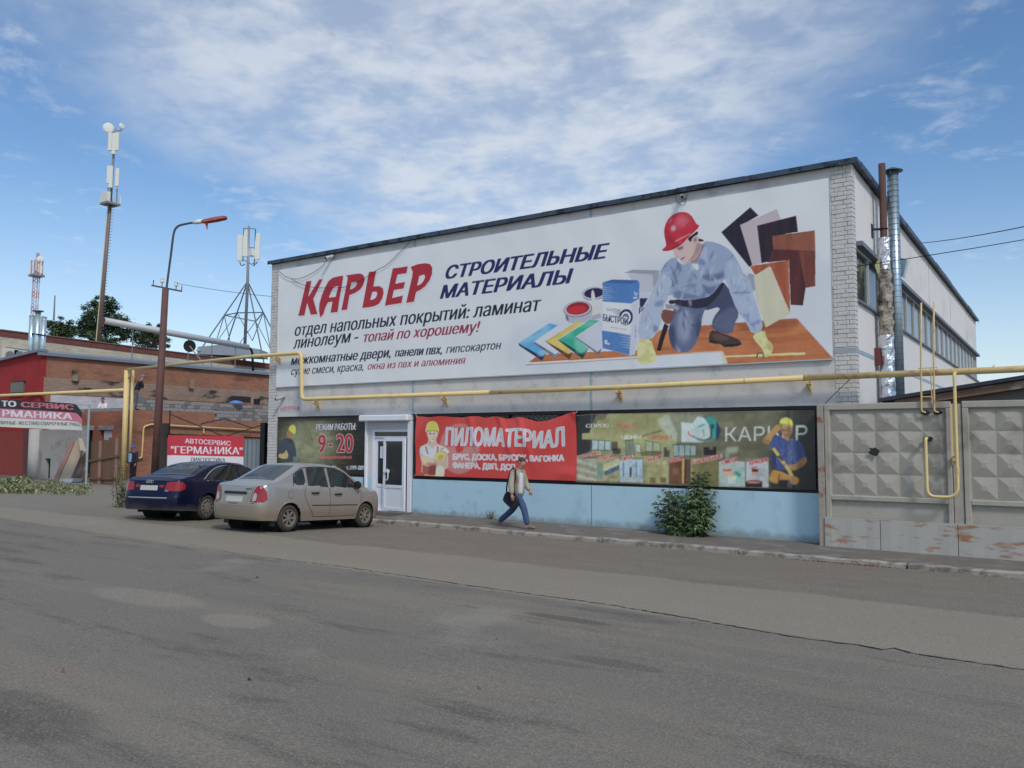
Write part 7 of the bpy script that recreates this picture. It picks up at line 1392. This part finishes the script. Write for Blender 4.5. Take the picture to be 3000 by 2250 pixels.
def person(name, label, J, cloth, hat=None, hair=M_hair, sc=1.0, group=None):
    """J: world joints: head(centre) neck chest pelvis sh_l sh_r el_l el_r wr_l wr_r hip_l hip_r kn_l kn_r an_l an_r toe_l toe_r, face (direction)"""
    J = {k: np.array(v, float) for k, v in J.items()}; fd = Vector(J['face']).normalized(); lo = min(J['an_l'][2], J['an_r'][2])
    p = thing(name, label, 'person', (J['pelvis'][0], J['pelvis'][1], lo-.08), group)
    hd = J['head']; up = Vector(hd-J['neck']).normalized(); fw = (fd-up*fd.dot(up)).normalized()
    V = [J['pelvis'], lerp(J['pelvis'], J['chest'], .5), J['chest'], J['neck'], hd-np.array(up)*.075+np.array(fw)*.025, hd+np.array(fw)*.005, hd+np.array(up)*.075, J['sh_l'], J['el_l'], J['wr_l'], J['sh_r'], J['el_r'], J['wr_r'], J['hip_l'], J['kn_l'], J['an_l'], J['hip_r'], J['kn_r'], J['an_r'], hd-np.array(up)*.02+np.array(fw)*.108]
    E = [(0, 1), (1, 2), (2, 3), (3, 4), (4, 5), (5, 6), (2, 7), (7, 8), (8, 9), (2, 10), (10, 11), (11, 12), (0, 13), (13, 14), (14, 15), (0, 16), (16, 17), (17, 18), (5, 19)]
    rad = [.085, .085, .10, .052, .074, .098, .070, .055, .04, .027, .055, .04, .027, .08, .055, .04, .08, .055, .04, .016]
    body = skin_mesh('body', V, E, [r*sc for r in rad], 0, M_skin, p)
    hm_ = MB()
    for k in ('l', 'r'):
        tip = J['wr_'+k]+(J['wr_'+k]-J['el_'+k])/np.linalg.norm(J['wr_'+k]-J['el_'+k])*.1; nn = np.cross(J['wr_'+k]-J['el_'+k], np.array(fd)); nn = nn if np.linalg.norm(nn) > 1e-3 else np.array((0, 1, 0)); fingers(hm_, J['wr_'+k], tip, nn*(1 if k == 'r' else -1), sc)
    e0 = Vector(hd); sdv = fw.cross(up)
    for s in (-1, 1): hm_.lathe(tuple(e0+sdv*.085*s-fw*.01-up*.01), tuple(sdv*s), [(0, .03), (.012, .026), (.012, 0)], 10)
    h = hm_.build('hands_tmp', M_skin, None, smooth=True)
    bm = bmesh.new(); bm.from_mesh(body.data); bm.from_mesh(h.data); bm.to_mesh(body.data); bm.free(); bpy.data.objects.remove(h)
    fe = MB()
    for s in (-1, 1): fe.lathe(tuple(e0+fw*.082+sdv*.032*s+up*.005), tuple(fw), [(-.01, .014), (.006, .010), (.008, 0)], 8)
    fe.build('eyes', M_hair, p); mo = e0+fw*.088-up*.062; MB().tube([mo-sdv*.025, mo+fw*.006, mo+sdv*.025], .006, 6).build('mouth', mat('lips', rgb(140, 84, 78), .6), p)
    # clothes
    c = cloth; ex = c.get('loose', .018)
    TV = [J['pelvis']+np.array((0, 0, -.075)), lerp(J['pelvis'], J['chest'], .5), J['chest'], lerp(J['chest'], J['neck'], .62), J['sh_l'], J['el_l'], lerp(J['el_l'], J['wr_l'], .95), J['sh_r'], J['el_r'], lerp(J['el_r'], J['wr_r'], .95)]
    TR = [.145+ex, .140+ex, .150+ex, .075+ex*.5, .070+ex, .052+ex, .036+ex*.7, .070+ex, .052+ex, .036+ex*.7]
    if c.get('short'): TV[6] = lerp(J['el_l'], J['wr_l'], .05); TV[9] = lerp(J['el_r'], J['wr_r'], .05)
    skin_mesh(c['top_name'], TV, [(0, 1), (1, 2), (2, 3), (2, 4), (4, 5), (5, 6), (2, 7), (7, 8), (8, 9)], [r*sc for r in TR], 0, c['top'], p)
    LV = [J['pelvis']+np.array((0, 0, .10)), J['pelvis'], J['hip_l'], J['kn_l'], J['an_l'], J['hip_r'], J['kn_r'], J['an_r']]
    skin_mesh('trousers', LV, [(0, 1), (1, 2), (2, 3), (3, 4), (1, 5), (5, 6), (6, 7)], [q*sc for q in (.135, .14, .112, .086, .072, .112, .086, .072)], 0, c['legs'], p)
    for k in ('l', 'r'):
        a, t = J['an_'+k], J['toe_'+k]; d = (t-a); d2 = np.array((d[0], d[1], 0)); d2 = d2/np.linalg.norm(d2); heel = a-d2*.05; heel[2] = a[2]-.045
        skin_mesh('shoe', [a+np.array((0, 0, .02)), heel, lerp(heel, t, .55)+np.array((0, 0, .018)), t], [(0, 1), (1, 2), (2, 3)], [(.045*sc), (.045*sc), (.042*sc), (.030*sc)], 1, c.get('shoes', M_shoe), p)
    hc = MB(); n = 14
    if hat is None:
        rings = [(.105, .0), (.098, .05), (.075, .085), (.04, .105), (.0, .112)]
        for i, (rr, zz_) in enumerate(rings[:-1]):
            for k in range(n):
                def pt2(ri, ki):
                    a = 2*math.pi*ki/n; rr2, z2 = rings[ri]; fr = math.cos(a); back = max(0, -fr); z3 = z2-(.075*back+.0 if ri == 0 else 0)+(.062*max(0, fr) if ri == 0 else 0); return tuple(e0+fw*(rr2*(1.06 if fr < 0 else .90)*fr-.008)+sdv*rr2*.93*math.sin(a)+up*(z3+.012))
                hc.face([pt2(i, k), pt2(i, k+1), pt2(i+1, k+1), pt2(i+1, k)])
        hc.build('hair', hair, p, smooth=True)
    else:
        hc.lathe(tuple(e0+up*.03), tuple(up), [(-.01, .112), (.05, .108), (.085, .08), (.10, 0)], 16); hc.prism([e0+up*.025+fw*.09+sdv*.075, e0+up*.015+fw*.18+sdv*.05, e0+up*.015+fw*.18-sdv*.05, e0+up*.025+fw*.09-sdv*.075], tuple(up*.012)); hc.build('cap', hat, p, smooth=False)
    return p, J, body
# ---- the passer-by
ZP = zoomer(1420, 1320, 1620, 1327); YP = -1.52
def q(u, v, dy=0.0): return on_y(*ZP(u, v), YP+dy)
gz0 = base(11)
Jp = dict(head=q(724, 225), neck=q(688, 352), chest=q(655, 500), pelvis=q(655, 880), sh_r=q(560, 430, -.19), el_r=q(512, 650, -.31), wr_r=q(530, 868, -.36), sh_l=q(735, 430, .16), el_l=q(800, 650, .20), wr_l=q(878, 790, .18), hip_r=q(665, 925, -.09), kn_r=q(765, 1130, -.10), an_r=q(832, 1455, -.10), toe_r=q(985, 1497, -.11), hip_l=q(640, 925, .09), kn_l=q(545, 1145, .10), an_l=q(290, 1370, .10), toe_l=q(330, 1462, .10), face=(1, -.12, -.12))
for k in ('toe_r',): Jp[k][2] = gz0+.035
Jp['toe_l'][2] = gz0+.04; Jp['an_r'][2] = max(Jp['an_r'][2], gz0+.085)
M_jack = mat('beige_jacket', rgb(150, 140, 122), .85, var=.12, scale=7, bump=.5, bscale=14); M_jean = mat('blue_jeans', rgb(56, 74, 108), .85, var=.2, scale=6, bump=.4, bscale=18); M_shirt = mat('pale_shirt', rgb(188, 186, 192), .85, var=.08, scale=15)
pb_, Jw, _b = person('person', 'man in beige jacket and blue jeans striding along the pavement with a shoulder bag', Jp, dict(top=M_jack, top_name='jacket', legs=M_jean, loose=.03))
shv = [lerp(Jp['chest'], Jp['neck'], .45)+np.array((.085, -.06, 0)), Jp['chest']+np.array((.105, -.08, 0)), lerp(Jp['chest'], Jp['pelvis'], .5)+np.array((.095, -.07, 0)), lerp(Jp['chest'], Jp['pelvis'], .93)+np.array((.085, -.06, 0))]
skin_mesh('shirt_front', shv, [(0, 1), (1, 2), (2, 3)], [.05, .085, .085, .075], 1, M_shirt, pb_)
cl_ = MB(); cn = Vector(lerp(Jp['chest'], Jp['neck'], .75)); cl_.tube([tuple(cn+Vector((.07*math.cos(a)+.01, .085*math.sin(a), .02-.03*math.cos(a)))) for a in np.linspace(-2.6, 2.6, 16)], .02, 6); cl_.build('collar', M_jack, pb_)
bag = thing('shoulder_bag', 'black shoulder bag hanging behind the striding man', 'bag', tuple(q(480, 980, -.2)))
bo = [q(*p_, -.285) for p_ in ((400, 800), (470, 800), (560, 860), (640, 960), (640, 1060), (560, 1175), (480, 1110), (345, 985), (345, 930))]; bo = [tuple(v) for v in chaikin([np.array(v) for v in bo], 1)]
MB().prism(bo, (0, .10, 0)).build('bag_body', M_black, bag, bevel=.02); sp_ = [tuple(q(425, 800, -.27)), tuple(q(430, 700, -.20)), tuple(q(470, 500, -.12)), tuple(q(530, 360, -.16)), tuple(q(575, 345, -.24)), tuple(q(602, 400, -.275)), tuple(q(590, 560, -.265)), tuple(q(570, 700, -.27)), tuple(q(590, 880, -.25))]
MB().tube(smooth_path(sp_, 5), .018, 6).build('strap', M_black, bag)
# ---- worker bending on the block wall
def bodyJ(pelvis, heading, head_off, lean=.0, arms=None, H=1.75, legs=None, face=None):
    s = H/1.75; f = np.array((math.cos(heading), math.sin(heading), 0)); l = np.array((-f[1], f[0], 0)); P_ = np.array(pelvis, float); u = np.array((0, 0, 1.0)); t = u*math.cos(lean)+f*math.sin(lean)
    ch_ = P_+t*.36*s; nk = P_+t*.55*s; hd_ = nk+(t*.6+u*.4)*.19*s+f*.03; J = dict(head=hd_, neck=nk, chest=ch_, pelvis=P_, sh_l=nk-t*.07*s+l*.18*s, sh_r=nk-t*.07*s-l*.18*s, face=face if face is not None else f-u*.2)
    for k, sg in (('l', 1), ('r', -1)):
        a = (arms or {}).get(k, (.1, .25)); dn = -u*math.cos(a[0])+f*math.sin(a[0]); J['el_'+k] = J['sh_'+k]+dn*.29*s+l*sg*.05; d2 = -u*math.cos(a[0]+a[1])+f*math.sin(a[0]+a[1]); J['wr_'+k] = J['el_'+k]+d2*.25*s
        b = (legs or {}).get(k, (.05, -.08)); J['hip_'+k] = P_+l*sg*.09*s-u*.05; d3 = -u*math.cos(b[0])+f*math.sin(b[0]); J['kn_'+k] = J['hip_'+k]+d3*.42*s; d4 = -u*math.cos(b[0]+b[1])+f*math.sin(b[0]+b[1]); J['an_'+k] = J['kn_'+k]+d4*.40*s; J['toe_'+k] = J['an_'+k]+f*.19*s-u*.06
    return J
wz = ztop+.1
fpos = on_x(*Z1(1092, 545), AX-.15); hp_ = Vector((AX-.12, fpos[1]+.02, zb0+1.0))
Jk = bodyJ(hp_, R(75), 0, .38, dict(l=(.35, .6), r=(.3, .7)), 1.92, dict(l=(.30, -.45), r=(-.05, -.02)))
dlt = min(Jk['an_l'][2], Jk['an_r'][2])-.085-zb0
for k in Jk: 
    if k != 'face': Jk[k] = Jk[k]-np.array((0, 0, dlt))
person('person', 'worker in black shirt and grey cap bending over the grey block wall', Jk, dict(top=M_black, top_name='shirt', legs=mat('grey_trousers', rgb(82, 82, 86), .85), short=True, shoes=M_black), hat=mat('blue_grey_cap', rgb(96, 120, 150), .8))
hpos = on_y(*Z1(845, 462), AY+.75); Jk = bodyJ((hpos[0], AY+.75, hpos[2]-.80), R(-60), 0, .18, dict(l=(.5, .9), r=(.4, .8)), 1.74)
w2_, _, _ = person('person', 'bare-headed worker in white shirt behind the unfinished annex wall', Jk, dict(top=mat('white_shirt', rgb(206, 202, 196), .85, var=.05), top_name='shirt', legs=mat('grey_trousers', (.1, .1, .1)), short=True, shoes=M_black))
flz = min(Jk['an_l'][2], Jk['an_r'][2])-.085; MB().box(OX+.1, AX-.4, AY+.35, AY+2.0, flz-.2, flz-.004).build('work_floor', M_wood, an)
mp_ = on_y(*Z1(1085, 870), 4.75); gzz = ground_z(mp_[0], 4.75); Jk = bodyJ((mp_[0], 4.75, gzz+.93), R(-75), 0, .02, dict(l=(.05, .35), r=(.05, .3)), 1.76); dlt = min(Jk['an_l'][2], Jk['an_r'][2])-.085-gzz
for k in Jk:
    if k != 'face': Jk[k] = Jk[k]-np.array((0, 0, dlt))
person('person', 'man in dark jacket and blue cap standing by the yellow gas post', Jk, dict(top=mat('navy_jacket', rgb(36, 40, 58), .8, var=.1), top_name='jacket', legs=M_black, shoes=M_black, loose=.03), hat=mat('bright_blue_cap', rgb(60, 92, 168), .8))
cst = lerp(Jk['chest'], Jk['pelvis'], .3); MB().box(cst[0]-.07, cst[0]+.05, cst[1]-.225, cst[1]-.13, cst[2]-.2, cst[2]+.22).build('shirt_front', mat('light_blue_shirt', rgb(140, 176, 206), .8), COL.objects[[o.name for o in COL.objects if o.get('label', '').startswith('man in dark')][0]])

# ================================================================== PLANTS
def leaf_mat(name, c1, c2, sc=2.5):
    m = mat(name, c1, .75, var=.35, scale=sc, color2=c2, mask=(.45, .6), mscale=sc*1.4); m.node_tree.nodes['Principled BSDF'].inputs['Subsurface Weight'].default_value = 0
    return m
M_leaf = leaf_mat('shrub_leaf', rgb(78, 98, 60), rgb(112, 130, 76)); M_leaf2 = leaf_mat('shrub_leaf_dark', rgb(54, 72, 48), rgb(78, 96, 58)); M_tleaf = leaf_mat('tree_leaf', rgb(84, 108, 70), rgb(104, 126, 80), 1.2); M_tleaf2 = leaf_mat('tree_leaf_dark', rgb(58, 78, 56), rgb(76, 96, 64), 1.2); M_weed = leaf_mat('weed_leaf', rgb(84, 94, 62), rgb(112, 116, 78), 4); M_bark = mat('bark', rgb(86, 72, 60), .95, var=.25, scale=8, bump=.6, bscale=20)
def leaf(mb, p, d, ln, w, rr, mi=0):
    d = Vector(d).normalized(); sd_ = d.cross(Vector((rr.uniform(-.4, .4), rr.uniform(-.4, .4), 1))).normalized(); up = sd_.cross(d); p = Vector(p)
    a = p+d*ln*.35+sd_*w+up*w*.25; b = p+d*ln*.7+sd_*w*.7+up*w*.2-Vector((0, 0, ln*.08)); t = p+d*ln-Vector((0, 0, ln*.22)); b2 = p+d*ln*.7-sd_*w*.7+up*w*.2-Vector((0, 0, ln*.08)); a2 = p+d*ln*.35-sd_*w+up*w*.25; m1 = p+d*ln*.5
    n = len(mb.v); mb.v += [tuple(x) for x in (p, a, b, t, b2, a2, m1)]; mb.f += [(n, n+1, n+6), (n+1, n+2, n+6), (n+2, n+3, n+6), (n+3, n+4, n+6), (n+4, n+5, n+6), (n+5, n, n+6)]; mb.m += [mi]*6
def raw(mb, name, mats, parent):
    me = bpy.data.meshes.new(name); me.from_pydata(mb.v, [], mb.f)
    for m in mats: me.materials.append(m)
    me.polygons.foreach_set('material_index', mb.m); return link(name, me, parent)
def compound(mb, p, d, ln, rr, mi):             # drooping leaf of three to five leaflets
    d = Vector(d).normalized(); e = Vector(p)+d*ln*.55-Vector((0, 0, ln*.15))
    for k in range(rr.choice((3, 5, 5))):
        a = (k-2)*.55+rr.uniform(-.2, .2); dd_ = (d*math.cos(a)+d.cross(Vector((0, 0, 1))).normalized()*math.sin(a)-Vector((0, 0, rr.uniform(.1, .7)))).normalized(); leaf(mb, e, dd_, ln*rr.uniform(.45, .75), ln*rr.uniform(.11, .17), rr, mi)
def shrub(name, label, c, stems, rr, mats, nl, ll, group=None):
    t = thing(name, label, 'shrub', c, group); sm_ = MB(); lf_ = MB()
    for (dx, dy, h, lean) in stems:
        base_ = Vector(c)+Vector((dx*.25, dy*.25, -.05)); tip = Vector(c)+Vector((dx+lean, dy, h)); mid = (base_+tip)/2+Vector((rr.uniform(-.05, .05), rr.uniform(-.05, .05), 0)); pth_ = smooth_path([base_, mid, tip], 6); sm_.tube(pth_, [.014-.010*i/(len(pth_)-1) for i in range(len(pth_))], 5)
        for _ in range(nl):
            s = rr.uniform(.05, 1)**.8; p = pth_[min(len(pth_)-1, int(s*(len(pth_)-1)))]; a = rr.uniform(0, 6.283); d = Vector((math.cos(a), math.sin(a), rr.uniform(-.1, .6))); ln = ll*rr.uniform(.6, 1.25); off = rr.uniform(0, .16)*(1.2-s*.6); compound(lf_, Vector(p)+d*off, d, ln, rr, 0 if rr.random() < .6 else 1)
    sm_.build('stem', M_bark, t); raw(lf_, 'foliage', mats, t); return t
rr = random.Random(3); gz1 = base(14.7)
st = [(rr.uniform(-.74, .68), rr.uniform(-.22, .24), rr.uniform(.35, 1.12), rr.uniform(-.05, .05)) for _ in range(40)]+[(.33, .10, 1.55, -.02), (.30, .12, 1.42, .03), (.38, .08, 1.28, 0), (.25, .05, 1.15, -.06), (.40, .1, 1.45, .02)]+[(rr.uniform(-.72, .66), rr.uniform(-.3, .1), rr.uniform(.2, .55), 0) for _ in range(22)]+[(.33+rr.uniform(-.14, .14), .08, rr.uniform(1.1, 1.55), rr.uniform(-.05, .05)) for _ in range(6)]
shrub('shrub', 'bushy green maple shrub growing out of the pavement at the blue plinth', (14.72, -.42, gz1), st, rr, (M_leaf, M_leaf2), 30, .155)
rr = random.Random(5); shrub('weed', 'small weed tuft at the foot of the blue plinth', (8.96, -.14, base(9)), [(rr.uniform(-.16, .16), rr.uniform(-.08, .06), rr.uniform(.08, .26), 0) for _ in range(9)], rr, (M_leaf, M_leaf2), 8, .05)
WBX, WBY = -1.62, -4.5; rr = random.Random(8)
bl = Vector((WBX, WBY, ground_z(WBX, WBY))); shrub('weed_bush', 'tall ragged weed bush beside the blue car tail', tuple(bl), [(rr.uniform(-.25, .25), rr.uniform(-.25, .25), rr.uniform(.5, 1.55), rr.uniform(-.1, .1)) for _ in range(14)], rr, (M_weed, M_leaf), 24, .10)
# rough weeds along the yard edge: uncountable
wd_ = MB(); rr = random.Random(12)
clv = [(rr.uniform(-60, 720), rr.uniform(1120, 1235), rr.uniform(.5, 1.6)) for _ in range(95)]
for _ in range(1500):
    cu, cv, cs = rr.choice(clv); u = cu+rr.gauss(0, 16); v = min(1240, cv+rr.gauss(0, 9))
    if u > 730 or (u > 240 and v < 1140): continue
    q_ = ray(*Z1(u, v)); t = (.1-CAM[2])/q_[2]; p = CAM+q_*t; x, y = p[0], p[1]; z = ground_z(x, y)
    for _k in range(6):
        a = rr.uniform(0, 6.283); h = rr.uniform(.05, .17)*cs*(1.5 if u < 250 else 1); leaf(wd_, (x+rr.gauss(0, .10), y+rr.gauss(0, .10), z-.01), (math.cos(a)*.6, math.sin(a)*.6, 1), h, h*rr.uniform(.05, .16), rr, rr.randrange(3))
tag(raw(wd_, 'rough_weeds', (M_weed, mat('dry_grass', rgb(150, 140, 108), .9, var=.2, scale=5), M_leaf), None), 'rough weeds and dry grass along the yard edge', 'weeds', kind='stuff')
# ---- trees behind the workshop
def tree(label, crowns, tx, ty, gz_, rr, leaves, ls):
    t = thing('tree', label, 'tree', (tx, ty, gz_), 'trees behind the workshop'); tr_ = MB(); zc = max(c[2] for c in crowns); tr_.tube(smooth_path([(tx, ty, gz_-.2), (tx+.15, ty, zc*.45), (tx-.05, ty+.1, zc)], 6), [.32-.26*i/12 for i in range(13)], 9)
    cr = MB()
    for (cx, cy, cz_, rx, rz_) in crowns:
        for _ in range(7):
            a = rr.uniform(0, 6.283); e = Vector((cx+math.cos(a)*rx*.8, cy+math.sin(a)*rx*.8, cz_+rr.uniform(-.4, .6)*rz_)); b = Vector((tx, ty, cz_-rz_*rr.uniform(.3, .9))); tr_.tube([b, (b+e)/2+Vector((0, 0, .15)), e], [.09, .05, .015], 5)
        n = int(leaves*rx*rz_); clumps = []
        for _ in range(max(10, int(26*rx))):
            while True:
                v = Vector((rr.uniform(-1, 1), rr.uniform(-1, 1), rr.uniform(-1, 1)))
                if .35 < v.length < 1: break
            clumps.append((Vector((cx+v.x*rx, cy+v.y*rx, cz_+v.z*rz_)), rr.uniform(.16, .36)*min(1.3, rx), rr.random()))
        for _ in range(n):
            c, rad, sh_ = rr.choice(clumps); v = Vector((rr.gauss(0, 1), rr.gauss(0, 1), rr.gauss(0, .8)))*rad*.55; leaf(cr, c+v, (rr.gauss(0, 1), rr.gauss(0, 1), rr.uniform(-.5, .5)), ls*rr.uniform(.7, 1.4), ls*.32, rr, 0 if sh_ < .55 else 1)
    tr_.build('trunk', M_bark, t); raw(cr, 'crown', (M_tleaf, M_tleaf2), t); return t
rr = random.Random(21)
def crown(u, v, ru, rv, d=68): c = at_depth(*ZL(u, v), d); k = .3707/FPX*d; return (c[0], c[1], c[2], ru*k, rv*k)
C1 = [crown(760, 230, 120, 130), crown(800, 130, 70, 95), crown(690, 290, 80, 90), crown(890, 220, 110, 110), crown(870, 120, 55, 60), crown(960, 290, 90, 100), crown(800, 370, 170, 90)]; tree('tall dark tree behind the pale heating pipe', C1, C1[0][0], C1[0][1], 0, rr, 2100, .18)
C2 = [crown(440, 290, 70, 70), crown(510, 290, 70, 75), crown(580, 340, 60, 50), crown(470, 350, 100, 50)]; tree('low dark tree between steel flues and the telecom mast', C2, C2[0][0], C2[0][1], 0, rr, 2300, .18)
C3 = [crown(1110, 360, 70, 70), crown(1180, 330, 60, 60), crown(1230, 330, 60, 65), crown(1290, 400, 55, 60), crown(1160, 410, 110, 50)]; tree('rounded tree partly hidden by the brown lamp post', C3, C3[2][0], C3[2][1], 0, rr, 2300, .18)
